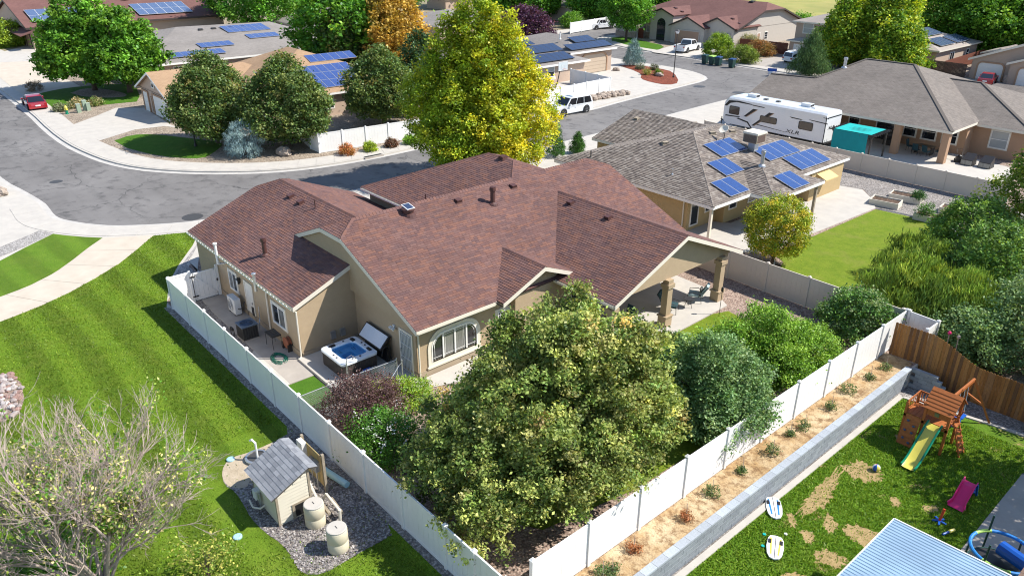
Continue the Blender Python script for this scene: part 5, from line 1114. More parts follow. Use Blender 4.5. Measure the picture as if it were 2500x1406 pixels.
# chain-link kennel fence by the tub
cl = thing('chain_link_fence', 'low galvanized chain-link fence with open gate in front of the hot tub', 'fence', (-26.5, 14, 0))
for (x, y, h, z) in ((-26.55, 11.25, 1.2, 0), (-26.5, 13.98, 1.22, .02), (-26.25, 16.1, 1.25, .1), (-26.05, 16.25, 1.2, .1)):
    MB().lathe([(.028, 0), (.028, h), (.04, h + .01), (.03, h + .05), (.005, h + .07)], (x, y, z), 8).build('post', M['metal'], cl)
for a, b in (((-26.55, 11.25, 1.2), (-26.5, 13.98, 1.22)), ((-26.5, 13.98, 1.22), (-26.25, 16.1, 1.32))): MB().tube([a, b], .02, 6).build('top_rail', M['metal'], cl)
def chain(mb, a, b, z0a, z0b, za, zb, pitch=.09, r=.0055):
    A = Vector((a[0], a[1], 0)); B = Vector((b[0], b[1], 0)); L = (B - A).length; d = (B - A) / L; n = int(L / pitch)
    H_ = za - z0a; mrows = int(H_ / pitch)
    for s_ in (1, -1):
        for k in range(-mrows, n + 1):
            x0 = k * pitch; x1 = x0 + mrows * pitch
            f0 = max(0, -x0 / (x1 - x0)); f1 = min(1, (L - x0) / (x1 - x0))
            if f1 <= f0: continue
            zz = lambda f: z0a + (f if s_ > 0 else 1 - f) * H_
            mb.bar(A + d * (x0 + (x1 - x0) * f0) + Vector((0, 0, zz(f0))), A + d * (x0 + (x1 - x0) * f1) + Vector((0, 0, zz(f1))), r * 2, r * 2)
ch = MB(); chain(ch, (-26.55, 11.25), (-26.5, 13.98), .05, .05, 1.2, 1.22); chain(ch, (-26.5, 13.98), (-26.25, 16.1), .12, .12, 1.25, 1.3)
ch.build('mesh_wires', M['metal'], cl, kind='stuff')
gp = [(-26.05, 16.25, .15), (-26.05, 16.25, 1.2), (-25.8, 15.9, 1.25), (-25.5, 15.3, 1.0), (-25.45, 15.2, .15)]
MB().tube(gp, .018, 6).tube([(-26.05, 16.25, .15), (-25.45, 15.2, .15)], .018, 6).tube([(-26.0, 16.2, .2), (-25.5, 15.25, .9)], .012, 6).build('gate_frame', M['metal'], cl)
# board fences farther off
def board_fence(label, a, b, h, m, w=.15, posts=False):
    A = Vector(a); B = Vector(b); L = (B - A).length; d = (B - A) / L; n = Vector((-d.y, d.x))
    t = thing('wooden_fence', label, 'fence', (*A, 0)); T = Matrix(((d.x, n.x, 0, 0), (d.y, n.y, 0, 0), (0, 0, 1, 0), (0, 0, 0, 1)))
    k = int(L / w); me = MB().box(.006, w - .006, -.01, .01, .05, h).mesh('board', M[m])
    for i in range(k):
        o = link('board', me, t, False); o.matrix_basis = T @ Matrix.Translation((i * w, 0, R.uniform(-.015, .015)))
    for z in (.4, h - .35): MB().box(0, L, .01, .05, z, z + .09, T).build('rail', M[m], t, False)
    return t
board_fence('cedar board fence left of the grey stucco house behind the lawn tree', (-104.5, 119.4), (-97.6, 119.0), 1.8, 'redwood')
board_fence('dark red board fence beside the rust coloured shrub', (-77.5, 120.5), (-68.8, 121.6), 1.9, 'redwood', .2)
board_fence('dark brown board fence between the low house and the arched garages', (-46.5, 121.6), (-40.9, 121.6), 1.9, 'darkwood', .16)
board_fence('red-brown board fence running back beside the low house', (-44.6, 123), (-45.5, 141), 1.8, 'redwood', .25)
board_fence('weathered board fence along the field behind the red-brown house', (-76, 143), (-68.5, 140), 1.8, 'darkwood', .25)

# ---------------------------------------------------------------- vegetation
def leaf_mesh(name, cent, size, tints, m, rng, aspect=.62, up=.5):
    """cent: Nx3 leaf centres, size: N, tints: Nx3; every leaf is a folded pair of triangles"""
    n = len(cent)
    nz = rng.normal(size=(n, 3)); nz[:, 2] = np.abs(nz[:, 2]) + up; nz /= np.linalg.norm(nz, axis=1)[:, None]
    t = rng.normal(size=(n, 3))
    if aspect < .4: t = t * .33 + np.array((0, 0, 1.)); nz[:, 2] *= .4   # sprays stand up
    t -= nz * (t * nz).sum(1)[:, None]; t /= np.linalg.norm(t, axis=1)[:, None]
    b = np.cross(nz, t); s = size[:, None]
    v = np.empty((n, 4, 3)); v[:, 0] = cent - t * s * .5; v[:, 1] = cent + b * s * aspect * .5 + nz * s * .08; v[:, 2] = cent + t * s * .5; v[:, 3] = cent - b * s * aspect * .5 + nz * s * .08
    return quads(name, v, tints, m)
def quads(name, v, tints, m):
    n = len(v); me = bpy.data.meshes.new(name); me.vertices.add(n * 4); me.vertices.foreach_set('co', v.reshape(-1).astype(np.float32))
    me.loops.add(n * 4); me.loops.foreach_set('vertex_index', np.arange(n * 4, dtype=np.int32))
    me.polygons.add(n); me.polygons.foreach_set('loop_start', np.arange(0, n * 4, 4, dtype=np.int32)); me.polygons.foreach_set('loop_total', np.full(n, 4, dtype=np.int32))
    a = me.attributes.new('tint', 'FLOAT_COLOR', 'FACE'); c = np.ones((n, 4), np.float32); c[:, :3] = tints; a.data.foreach_set('color', c.reshape(-1))
    me.materials.append(m); me.update(); return me
PROFILE = {
    'round': lambda h: np.sqrt(np.clip(1 - (2 * h - 1) ** 2, 0, 1)),
    'ovoid': lambda h: np.clip(np.sin(np.pi * np.clip(h, 0, 1) ** .62), 0, 1) ** .8,
    'cone': lambda h: np.clip(1 - h, 0, 1) ** .85 * np.clip(h * 9, 0, 1),
    'dome': lambda h: np.sqrt(np.clip(1 - h ** 2.2, 0, 1)) * np.clip(.55 + h * 3, 0, 1),
    'spread': lambda h: np.clip(np.sin(np.pi * (h * .86 + .08)), 0, 1) ** .7}
def crown_pts(rng, H0, H1, rx, ry, prof, nclump, per, csize, rough=.22, shell=.55, lean=(0, 0)):
    h = rng.random(nclump * 3); r = PROFILE[prof](h); keep = rng.random(nclump * 3) < (r / r.max()) ** 1.2 + .05; h = h[keep][:nclump]; n = len(h); r = PROFILE[prof](h)
    a = rng.random(n) * 2 * np.pi
    ph = rng.random(6) * 6.28
    lob = 1 + rough * (np.sin(3 * a + ph[0] + 4 * h) * .5 + np.sin(5 * a + ph[1] - 7 * h) * .35 + np.sin(2 * a + ph[2] + 11 * h) * .4 + np.sin(9 * a + 13 * h + ph[3]) * .3)
    q = shell + (1 - shell) * rng.random(n) ** .6; q = np.where(rng.random(n) < .18, rng.random(n) * shell, q)
    c = np.stack([np.cos(a) * r * rx * q * lob + lean[0] * h, np.sin(a) * r * ry * q * lob + lean[1] * h, H0 + (H1 - H0) * h], 1)
    c[:, 2] += rng.normal(size=n) * (H1 - H0) * .02
    off = rng.normal(size=(n, per, 3)) * csize; off[:, :, 2] *= .75
    out = np.stack([np.cos(a), np.sin(a), np.full(n, .35)], 1)[:, None, :] * csize * .5
    return c, (c[:, None, :] + off + out).reshape(-1, 3)
def tint_mix(rng, nclump, per, cols, wts, bright=.16, leafvar=.2):
    cols = np.array(cols); k = rng.choice(len(cols), nclump, p=np.array(wts) / sum(wts)); k2 = rng.choice(len(cols), nclump * per, p=np.array(wts) / sum(wts))
    c = cols[np.repeat(k, per)] * .68 + cols[k2] * .32
    return c * np.repeat(rng.lognormal(0, bright, nclump), per)[:, None] * rng.lognormal(0, leafvar, nclump * per)[:, None] * 2.15
def trunk_mesh(rng, base_r, H0, tips, mname, lean=(0, 0), nl=9):
    mb = MB(); top = Vector((lean[0] * .5, lean[1] * .5, H0 + .6))
    mb.tube([(0, 0, -.1), (lean[0] * .1, lean[1] * .1, H0 * .4), (lean[0] * .3 + .04, lean[1] * .3, H0), top], [base_r * 1.35, base_r, base_r * .85, base_r * .6], 8)
    if len(tips):
        idx = rng.choice(len(tips), min(nl, len(tips)), replace=False)
        for i in idx:
            e = Vector(tips[i]) * .93; s0 = Vector((lean[0] * .2, lean[1] * .2, H0 * (.55 + .4 * rng.random()))); mid = s0.lerp(e, .5) + Vector((0, 0, .12 * (e - s0).length))
            mb.tube([s0, mid, e], [base_r * .5, base_r * .3, base_r * .08], 5)
    return mb.mesh('trunk', M[mname])
def tree(name, label, cat, loc, H, rx, prof, cols, wts, nclump, per, leaf, csize, H0=.15, ry=None, trunk_r=None, group=None, seed=1, rough=.22, shell=.55, lean=(0, 0), m='leaf', up=.5, aspect=.62, bright=.16, bark='bark', nl=9):
    rng = np.random.default_rng(seed); t = thing(name, label, cat, loc, 0, group)
    c, p = crown_pts(rng, H * H0, H, rx, ry or rx, prof, nclump, per, csize, rough, shell, lean); n = len(c)
    me = leaf_mesh('crown', p, leaf * rng.uniform(.65, 1.3, len(p)), tint_mix(rng, n, per, cols, wts, bright), M[m], rng, up=up, aspect=aspect)
    link('crown', me, t, False)
    link('trunk', trunk_mesh(rng, trunk_r or max(.05, H * .016), max(.12, H * H0), c, bark, lean, nl), t, False)
    return t
G1 = (.032, .088, .012); G2 = (.055, .125, .014); G3 = (.088, .165, .018); G4 = (.022, .058, .012)
Y1 = (.30, .30, .02); Y2 = (.20, .24, .015); Y3 = (.42, .34, .03)
# big maple in the rear corner
MAP = [(.08, .118, .026), (.12, .15, .036), (.18, .195, .055), (.24, .22, .08), (.048, .082, .02), (.2, .12, .045)]
def lobed_tree(name, label, cat, loc, lobes, cols, wts, leaf, csize, trunk_r, seed, dens, m='leaf', bright=.2):
    """crown built of several overlapping lobes: (dx, dy, z0, z1, radius, profile)"""
    rng = np.random.default_rng(seed); t = thing(name, label, cat, loc); cs = []; ps = []; ts = []
    for dx, dy, z0, z1, r, prof, *ww in lobes:
        n = int(dens * r * (z1 - z0)); c, p = crown_pts(rng, z0, z1, r, r, prof, n, 64, csize, .3, .58); o = np.array((dx, dy, 0.)); cs.append(c + o); ps.append(p + o)
        ts.append(tint_mix(rng, len(c), 64, cols, ww[0] if ww else wts, bright))
    p = np.concatenate(ps); c = np.concatenate(cs)
    link('crown', leaf_mesh('crown', p, leaf * rng.uniform(.65, 1.3, len(p)), np.concatenate(ts), M[m], rng), t, False)
    link('trunk', trunk_mesh(rng, trunk_r, 1.6, c, 'bark', (0, 0), 30), t, False); return t
lobed_tree('maple_tree', 'big olive green maple with tan leaf tips filling the rear corner of the fenced yard', 'tree', (-16.1, 16.0), [(0, 0, 2.4, 7.4, 2.4, 'ovoid'), (-1.2, 1.4, 3.2, 7.2, 1.6, 'round'), (1.0, 2.4, 2.6, 7.0, 1.8, 'round'), (-2.4, 0.7, 2.0, 5.6, 1.8, 'ovoid'), (1.4, 2.3, 1.8, 5.6, 1.9, 'ovoid'), (1.3, -1.5, 1.2, 5.0, 1.9, 'ovoid'), (-0.6, -2.6, 0.9, 4.8, 2.3, 'ovoid'), (1.6, 0.9, 1.5, 4.0, 1.7, 'dome'), (-2.7, -1.3, 1.2, 4.3, 2.0, 'ovoid'), (0.6, -3.7, 0.9, 3.3, 1.5, 'dome'), (-3.2, 0.1, 1.4, 3.6, 1.4, 'dome'), (-1.1, 2.4, 4.5, 8.0, 0.7, 'ovoid'), (-2.5, 0.2, 3, 6.7, 1.0, 'ovoid'), (0.8, 3.2, 3.2, 6.8, 1.1, 'ovoid'), (0.4, 0.6, 5, 7.8, 0.8, 'ovoid'), (1.9, 3.4, 2.2, 4.9, 1.1, 'ovoid'), (-1.4, -1.6, 3, 5.9, 1.0, 'ovoid'), (2.2, 0.2, 2.0, 4.4, 1.0, 'ovoid'), (-2.0, -3.2, 1.4, 3.6, 1.3, 'ovoid')], MAP, [5, 5, 4, 2.2, 3, .35], .13, .15, .2, 5, 29, bright=.3)
# rear yard
PEAR = [(.055, .105, .036), (.095, .15, .055), (.18, .23, .105)]
lobed_tree('ornamental_pear', 'blue-green leafy tree right of the big maple against the white fence', 'tree', (-14.8, 24.0), [(0, 0, .6, 4.7, 1.5, 'ovoid'), (-1.3, -.6, .5, 4.2, 1.4, 'ovoid'), (.9, .9, .5, 3.7, 1.4, 'ovoid'), (1.0, -.7, .5, 3.0, 1.3, 'dome'), (-.3, 1.5, .5, 3.9, 1.1, 'ovoid'), (1.7, .2, .7, 2.5, .8, 'dome')], PEAR, [4, 4, 1.4], .12, .16, .1, 6, 40)
lobed_tree('lilac_bush', 'light green feathery shrub tree behind the blue-green tree', 'shrub', (-15.53,30.27), [(0, 0, .3, 3.2, 1.5, 'ovoid'), (-1.2, -1.2, .3, 2.8, 1.4, 'ovoid'), (1.0, 1.0, .2, 2.7, 1.4, 'ovoid'), (1.1, -.8, .2, 2.2, 1.3, 'dome'), (-1.4, .7, .3, 2.9, 1.2, 'ovoid'), (-2.0, -2.4, .2, 2.0, 1.2, 'dome'), (.6, 2.2, .2, 2.0, 1.1, 'dome')], [(.06, .125, .014), (.10, .175, .02), (.15, .22, .035)], [3, 4, 2], .11, .17, .06, 7, 42)
lobed_tree('lilac_bush', 'upright bright green shrub by the two pillars', 'shrub', (-16.63,29), [(0, 0, .2, 2.3, .9, 'ovoid'), (-.7, -.5, .2, 1.9, .8, 'ovoid'), (.6, .5, .2, 1.8, .8, 'ovoid')], [(.06, .125, .014), (.10, .175, .02), (.15, .22, .035)], [3, 4, 2], .1, .14, .05, 8, 44)
tree('viburnum_bush', 'round dark green bush with pale leaf clusters beside the wooden fence corner', 'shrub', (-14.74,36.81), 2.5, 1.75, 'dome', [(.035, .08, .018), (.065, .125, .026), (.2, .24, .12)], [4, 4, 1.4], 260, 46, .13, .17, .05, seed=9)
tree('plum_bush', 'dark purple-brown plum shrub just inside the white fence', 'shrub', (-24.3, 13.2), 2.3, 1.65, 'dome', [(.062, .032, .032), (.044, .026, .026), (.095, .06, .05), (.13, .09, .075)], [4, 4, 2, 1], 380, 46, .085, .19, .06, seed=10, rough=.3)
tree('rose_bush', 'white flowering shrub hanging over the white fence', 'shrub', (-22.2, 12.7), 1.9, 1.4, 'dome', [G1, G2, (.11, .16, .07)], [4, 4, 1], 240, 44, .1, .17, .08, seed=11, rough=.3)
tree('spirea_bush', 'low yellow-green shrub by the chain-link gate', 'shrub', (-24.6, 15.6), 1.15, 1.05, 'dome', [(.13, .2, .02), (.09, .16, .018), (.3, .26, .05)], [4, 4, 1], 120, 44, .09, .14, .05, seed=12)
tree('spirea_bush', 'small yellowing shrub between the plum shrub and the gate', 'shrub', (-25.2, 14.6), 1.05, .85, 'dome', [(.16, .19, .03), (.3, .24, .06), (.09, .16, .018)], [4, 2, 3], 100, 44, .09, .14, .05, seed=13)
rng = np.random.default_rng(3)
c, p = crown_pts(rng, .7, 2.1, 1.45, 1.45, 'dome', 42, 9, .09, .3, .85)
t = [o for o in COL.objects if o.name.startswith('rose_bush') and o.parent is None][0]
link('blossoms', leaf_mesh('blossoms', p, np.full(len(p), .09), np.full((len(p), 3), .78), M['leaf'], rng, up=1), t, False, kind='stuff')
# half-bare tree at the lower left
def bare_tree(name, label, loc, seed, height, limbs, spread):
    rnd = random.Random(seed); t = thing(name, label, 'tree', loc); wood = MB(); twigs = MB(); tips = []
    def grow(p, d, L, r, lev):
        n = 3; pts = [p]; q = p; dd = d.copy()
        for i in range(n):
            dd = (dd + Vector((rnd.gauss(0, .11), rnd.gauss(0, .11), .07 if lev < 2 else .10))).normalized(); q = q + dd * L / n; pts.append(q)
        rr = [r * (1 - .55 * i / n) for i in range(n + 1)]
        (wood if lev < 2 else twigs).tube(pts, rr, 6 if lev < 2 else 3, cap=False)
        tips.append((q, lev))
        if lev >= 4 or L < .16: return
        kids = {0: 6, 1: 6, 2: 4, 3: 3}[lev]
        for k in range(kids):
            f = .3 + .7 * (k + rnd.random() * .6) / kids; a = pts[min(int(f * n), n - 1)].lerp(pts[min(int(f * n) + 1, n)], f * n - int(f * n))
            s_ = dd.cross(Vector((rnd.gauss(0, 1), rnd.gauss(0, 1), rnd.gauss(0, 1)))).normalized()
            grow(a, (dd * (.9 + .4 * rnd.random()) + s_ * rnd.uniform(.45, .95)).normalized(), L * rnd.uniform(.42, .66), max(r * .5, .0075), lev + 1)
    for k in range(limbs):
        a = 2 * math.pi * k / limbs + rnd.uniform(-.3, .3); sp_ = spread * rnd.uniform(.6, 1.15)
        grow(Vector((math.cos(a) * .1, math.sin(a) * .1, .7)), Vector((math.cos(a) * sp_, math.sin(a) * sp_, 1)).normalized(), height * rnd.uniform(.42, .6), .07, 0)
    wood.tube([(0, 0, -.1), (0, 0, .45), (0, 0, .9)], [.18, .14, .11], 9)
    wood.build('trunk', M['twig'], t, False); twigs.build('twigs', M['twig'], t, False, kind='stuff')
    return t, tips
bt, tips = bare_tree('half_bare_tree', 'half-bare tree with grey twigs and few green leaves on the lawn at the lower left', (-21.24,2), 21, 7.5, 11, .5)
rng = np.random.default_rng(8); tp = np.array([tuple(q) for q, l in tips if l >= 2]); inner = tp[(np.hypot(tp[:, 0], tp[:, 1]) < 1.5) & (tp[:, 2] < 5.2)]; 
sel = np.concatenate([inner[rng.choice(len(inner), 420)], tp[rng.choice(len(tp), 200)]])
pp_ = (sel[:, None, :] + rng.normal(size=(len(sel), 15, 3)) * .17).reshape(-1, 3)
link('crown', leaf_mesh('crown', pp_, .11 * rng.uniform(.7, 1.3, len(pp_)), tint_mix(rng, len(sel), 15, [(.06, .13, .015), (.035, .085, .012), (.2, .22, .04), (.42, .34, .16)], [4, 4, 2, 2]), M['leaf'], rng), bt, False)
tree('yellowing_shrub', 'yellow-green shrub at the foot of the half-bare tree', 'shrub', (-20.39,4.86), 1.6, .9, 'dome', [(.12, .15, .025), (.22, .2, .05), (.07, .13, .02)], [4, 3, 3], 50, 26, .1, .26, .05, seed=15, rough=.35)
tree('green_shrub', 'green sprouting shrub below the half-bare tree trunk', 'shrub', (-23.16,1.04), 2.2, 1.6, 'dome', [G1, G2, (.1, .17, .02)], [4, 4, 2], 170, 36, .12, .22, .05, seed=16, rough=.35)
# street trees and the yellow maple
lobed_tree('yellow_maple', 'tall yellow-green maple turning gold between the street and the red-brown roof', 'tree', (-48.5, 39.3), [(0, 0, 5, 14.9, 2.5, 'ovoid', [6, 5, 2, .3, 4]), (.6, .7, 6, 14.2, 1.5, 'ovoid', [1.5, 4, 6, 4, 1]), (-1.6, -2.0, 4, 13.0, 2.0, 'ovoid', [6, 5, 2, .3, 4]), (-.9, -1.0, 6, 14.2, 1.3, 'ovoid'), (1.7, 1.6, 4, 13.2, 2.1, 'ovoid', [1.5, 4, 6, 4, 1]), (-2.7, -2.9, 2.2, 10.6, 2.1, 'ovoid', [6, 5, 2, .3, 4]), (2.6, 2.9, 2.0, 10.0, 2.2, 'ovoid', [1.5, 4, 6, 4, 1]), (2.4, -1.0, 1.6, 9.6, 2.4, 'ovoid'), (.4, -3.0, 1.6, 9.0, 2.3, 'ovoid', [6, 5, 2, .3, 4]), (2.8, .6, 1.0, 6.2, 2.2, 'ovoid', [1.5, 4, 6, 4, 1]), (1.8, -3.2, .9, 5.8, 2.0, 'ovoid', [6, 5, 2, .3, 4]), (-2.2, 2.4, 3, 12, 2.1, 'ovoid')], [(.11, .16, .012), (.17, .21, .015), (.26, .26, .018), (.36, .30, .02), (.07, .12, .01)], [4, 5, 5, 2, 2], .22, .27, .3, 20, 12)
HB = [(.045, .08, .022), (.075, .11, .03), (.13, .145, .045), (.03, .055, .018), (.18, .14, .05)]
tree('hornbeam_tree', 'egg-shaped dark green tree left of the blue spruce by the street bend', 'tree', (-74.26,27.14), 8.6, 3.9, 'ovoid', HB, [5, 4, 2, 3, .6], 1000, 34, .26, .27, .1, group='round trees in the corner garden', seed=21, rough=.26, shell=.7)
tree('hornbeam_tree', 'egg-shaped dark green tree beside the boulder and the white wall corner', 'tree', (-68.5,32), 8.5, 3.9, 'ovoid', HB, [5, 4, 2, 3, .6], 1000, 34, .26, .27, .1, group='round trees in the corner garden', seed=22, rough=.26, shell=.7)
tree('hornbeam_tree', 'egg-shaped dark green tree behind the white wall next to the yellow maple', 'tree', (-70.4, 43.6), 8.1, 3.7, 'ovoid', HB, [5, 4, 2, 3, .6], 900, 34, .26, .27, .1, group='round trees in the corner garden', seed=23, rough=.26, shell=.7)
tree('blue_spruce', 'small rounded blue spruce on the gravel at the street bend', 'shrub', (-68.03,27.18), 3.3, 1.75, 'dome', [(.15, .21, .215), (.22, .29, .29), (.09, .14, .15)], [4, 3, 3], 420, 30, .17, .12, .04, seed=24, m='needle', aspect=.22, up=1.0)
tree('blue_spruce', 'blue spruce on the red mulch island', 'tree', (-78.63,93.85), 3.9, 1.75, 'cone', [(.10, .15, .15), (.15, .21, .21), (.06, .10, .10)], [4, 3, 3], 330, 26, .24, .16, .03, seed=25, m='needle', aspect=.25, rough=.3)
for x, y, h, r, l in ((1357, 385, 3.1, .95, 'pointed green arborvitae touching the yellow maple'), (1409, 378, 2.1, .8, 'small pointed green arborvitae at the end of the grey roof')):
    tree('arborvitae', l, 'shrub', (-49.4, 48.9) if x < 1400 else (-48.9, 51.2), h, r, 'cone', [(.03, .075, .018), (.055, .12, .025)], [4, 3], 260, 30, .13, .1, .02, seed=x, m='needle', aspect=.35)
OAK = [(.035, .10, .012), (.06, .145, .016), (.10, .19, .02), (.022, .06, .012)]
OAK2 = [(.04, .105, .012), (.065, .145, .016), (.105, .19, .02), (.026, .065, .012)]
for loc, sd, sc_, l in (((-110.26,25.68), 30, 1.0, 'huge spreading green tree on the corner lawn, left of its twin trunk'), ((-105.98,28.68), 31, .86, 'huge spreading green tree on the corner lawn, the right one reaching the garage')):
    lb = [(0, 0, 4.2, 11.6, 3.2, 'round'), (-2.6, -1.8, 3.0, 8.8, 2.7, 'round'), (2.2, -2.4, 2.6, 7.6, 2.7, 'round'), (2.7, 2.0, 2.6, 8.0, 2.7, 'round'), (-1.6, 2.7, 3.2, 9.4, 2.7, 'round'), (.3, -3.7, 2.0, 5.6, 2.1, 'round'), (3.9, -.2, 2.0, 5.8, 2.2, 'round'), (-3.8, .4, 2.4, 6.4, 2.1, 'round')]
    o = lobed_tree('ash_tree', l, 'tree', loc, [tuple(v * sc_ if isinstance(v, (int, float)) else v for v in q) for q in lb], OAK2, [4, 5, 3, 2], .42, .36, .3, sd, 7); o['group'] = 'green trees behind the red car'
BG = [(.04, .115, .014), (.07, .165, .018), (.11, .2, .025), (.025, .07, .012)]
for x, y, H, r, sd, l in ((-96, 54.5, 12.5, 6.4, 32, 'round bright green tree behind the sand roof and right of the stepped solar arrays'), (-150, 66, 13, 8.5, 33, 'green tree at the top edge right of the far red roof'), (-158, 82, 14, 8, 34, 'green tree at the top edge left of the round bright green tree'), (-160, 104, 12, 8, 35, 'tree top between the pale roof and the orange tree'), (-170, 128, 11, 8, 36, 'green tree at the top edge left of the pink shed'), (-140, 118, 10, 6, 37, 'bright green tree at the top behind the yellow maple'), (-133, 124, 9, 5.5, 38, 'green tree right of the bright one behind the purple tree'), (-122, 131, 9.5, 5.5, 39, 'green tree in front of the pale house by the white fence'), (-112, 140, 9, 6, 40, 'green tree at the top beside the cross street')):
    tree('green_tree', l, 'tree', (x, y), H, r, 'round', BG, [4, 5, 2, 2], 520, 34, .55, .5, .12, seed=sd, rough=.22, group='green trees along the top of the picture')
tree('orange_tree', 'orange-gold autumn tree behind the yellow maple', 'tree', (-89, 57.5), 13.0, 4.0, 'ovoid', [(.24, .155, .03), (.30, .2, .045), (.18, .12, .025), (.13, .11, .02)], [4, 3, 3, 1], 620, 34, .42, .4, .1, seed=41, rough=.25)
tree('dark_green_tree', 'dark green tree with a few orange leaves left of the orange tree', 'tree', (-93.5, 52.8), 10.5, 3.4, 'ovoid', [(.03, .062, .018), (.05, .085, .022), (.16, .12, .03)], [5, 4, .8], 480, 34, .4, .4, .1, seed=42, rough=.25)
tree('juniper_tree', 'dark narrow evergreen between the orange tree and the yellow maple', 'tree', (-72.5, 50), 9.0, 2.6, 'ovoid', [(.022, .045, .018), (.035, .065, .025)], [4, 3], 300, 34, .3, .32, .06, seed=43)
tree('purple_plum_tree', 'dark purple leaved tree near the white fence up the cross street', 'tree', (-107.5, 97.5), 6.2, 4.8, 'dome', [(.045, .018, .04), (.03, .014, .028), (.08, .035, .06)], [4, 4, 2], 420, 30, .38, .42, .08, seed=44, rough=.3)
tree('lawn_tree', 'green shade tree on the small bright lawn left of the grey stucco house', 'tree', (-97.46,113.86), 9.6, 4.2, 'spread', BG, [4, 5, 2, 2], 420, 34, .4, .42, .25, seed=45, trunk_r=.22, nl=12)
tree('boxwood_ball', 'round yellow-green shrub behind the four bins', 'shrub', (-75.02,110.85), 3.6, 2.5, 'dome', [(.10, .16, .014), (.16, .21, .02), (.06, .105, .012)], [4, 3, 3], 300, 32, .22, .22, .04, seed=46, rough=.12)
tree('juniper_bush', 'wide olive green shrub right of the bins', 'shrub', (-69.35,109.21), 2.5, 2.7, 'dome', [(.085, .12, .02), (.12, .15, .03), (.05, .08, .015)], [4, 3, 2], 260, 30, .2, .22, .04, seed=47, ry=2.0)
tree('rust_bush', 'rust coloured shrub in front of the dark red fence', 'shrub', (-71.68,117.6), 2.4, 2.2, 'dome', [(.17, .075, .03), (.12, .08, .03), (.09, .095, .03)], [4, 3, 2], 220, 30, .2, .22, .04, seed=48)
tree('sage_bush', 'grey-green wispy shrub left of the rust coloured shrub', 'shrub', (-77.89,123.38), 2.2, 1.9, 'dome', [(.19, .175, .10), (.13, .14, .07)], [3, 3], 150, 26, .2, .26, .04, seed=49, rough=.35)
tree('pine_tree', 'dark bushy pine at the corner of the brown-grey roof', 'tree', (-56.24,106.15), 6.0, 2.9, 'cone', [(.035, .065, .022), (.055, .095, .03), (.085, .115, .045)], [4, 4, 1], 520, 30, .34, .26, .04, seed=50, m='needle', aspect=.25, rough=.3)
TP = [(.07, .135, .013), (.14, .205, .018), (.28, .29, .025), (.045, .09, .012)]
tree('lime_tree', 'tall yellow-green tree beside the two-storey house', 'tree', (-57.3, 117.5), 10.5, 3.5, 'ovoid', TP, [4, 4, 2.5, 3], 620, 34, .42, .42, .06, group='tall trees behind the brown-grey roof', seed=51, rough=.28)
tree('lime_tree', 'tall yellow-green tree in the middle of the group behind the brown-grey roof', 'tree', (-52.7, 120.5), 12.5, 4.7, 'ovoid', TP, [4, 4, 2.5, 3], 680, 34, .44, .44, .06, group='tall trees behind the brown-grey roof', seed=52, rough=.28)
tree('lime_tree', 'shorter yellow-green tree in front of the low house with pale solar panels', 'tree', (-49.0, 116.5), 7.2, 3.6, 'dome', TP, [4, 4, 2.5, 3], 520, 34, .4, .4, .06, group='tall trees behind the brown-grey roof', seed=53, rough=.28)
for x, y, H, r, sd, l in ((-52.5, 147, 11.5, 6.5, 54, 'big green tree behind the low house, left one at the upper right corner'), (-46, 146, 12, 7, 55, 'big green tree behind the arched garages at the upper right corner'), (-56, 178, 9, 7, 56, 'green tree at the top edge above the tall yellow-green trees'), (-39, 150, 11, 7, 57, 'green tree at the right edge of the field')):
    tree('cottonwood_tree', l, 'tree', (x, y), H, r, 'spread', [(.045, .11, .012), (.075, .16, .016), (.13, .21, .025), (.028, .07, .012)], [4, 5, 2, 2], 620, 34, .55, .5, .06, seed=sd, rough=.25)
tree('field_shrub', 'small green tree behind the blue-shaded gable wall by the field', 'shrub', (-81, 146), 4, 2.6, 'round', BG, [4, 4, 2, 2], 120, 26, .35, .35, .1, seed=58)
tree('round_hedge', 'round green shrub beside the purple tree and white fence', 'shrub', (-118.57,121.08), 3.0, 2.5, 'dome', [(.06, .14, .015), (.1, .18, .02)], [3, 3], 160, 30, .25, .26, .04, seed=59)
tree('hedge_bush', 'yellow-green hedge shrub by the far left driveway', 'shrub', (-162.85,25.77), 4.0, 4.2, 'dome', [(.14, .18, .015), (.08, .13, .015)], [3, 3], 240, 30, .32, .34, .04, seed=60)
tree('hedge_bush', 'dark green shrub left of the far left garage', 'shrub', (-168.8,28.51), 3.2, 3.0, 'dome', [(.05, .10, .014), (.14, .17, .02)], [3, 2], 180, 30, .32, .34, .04, seed=61)
tree('olive_tree', 'pale grey-green small tree at the top left corner', 'tree', (-191.14,30.47), 7, 4, 'spread', [(.14, .16, .08), (.2, .2, .11)], [3, 2], 140, 24, .4, .5, .2, seed=62)
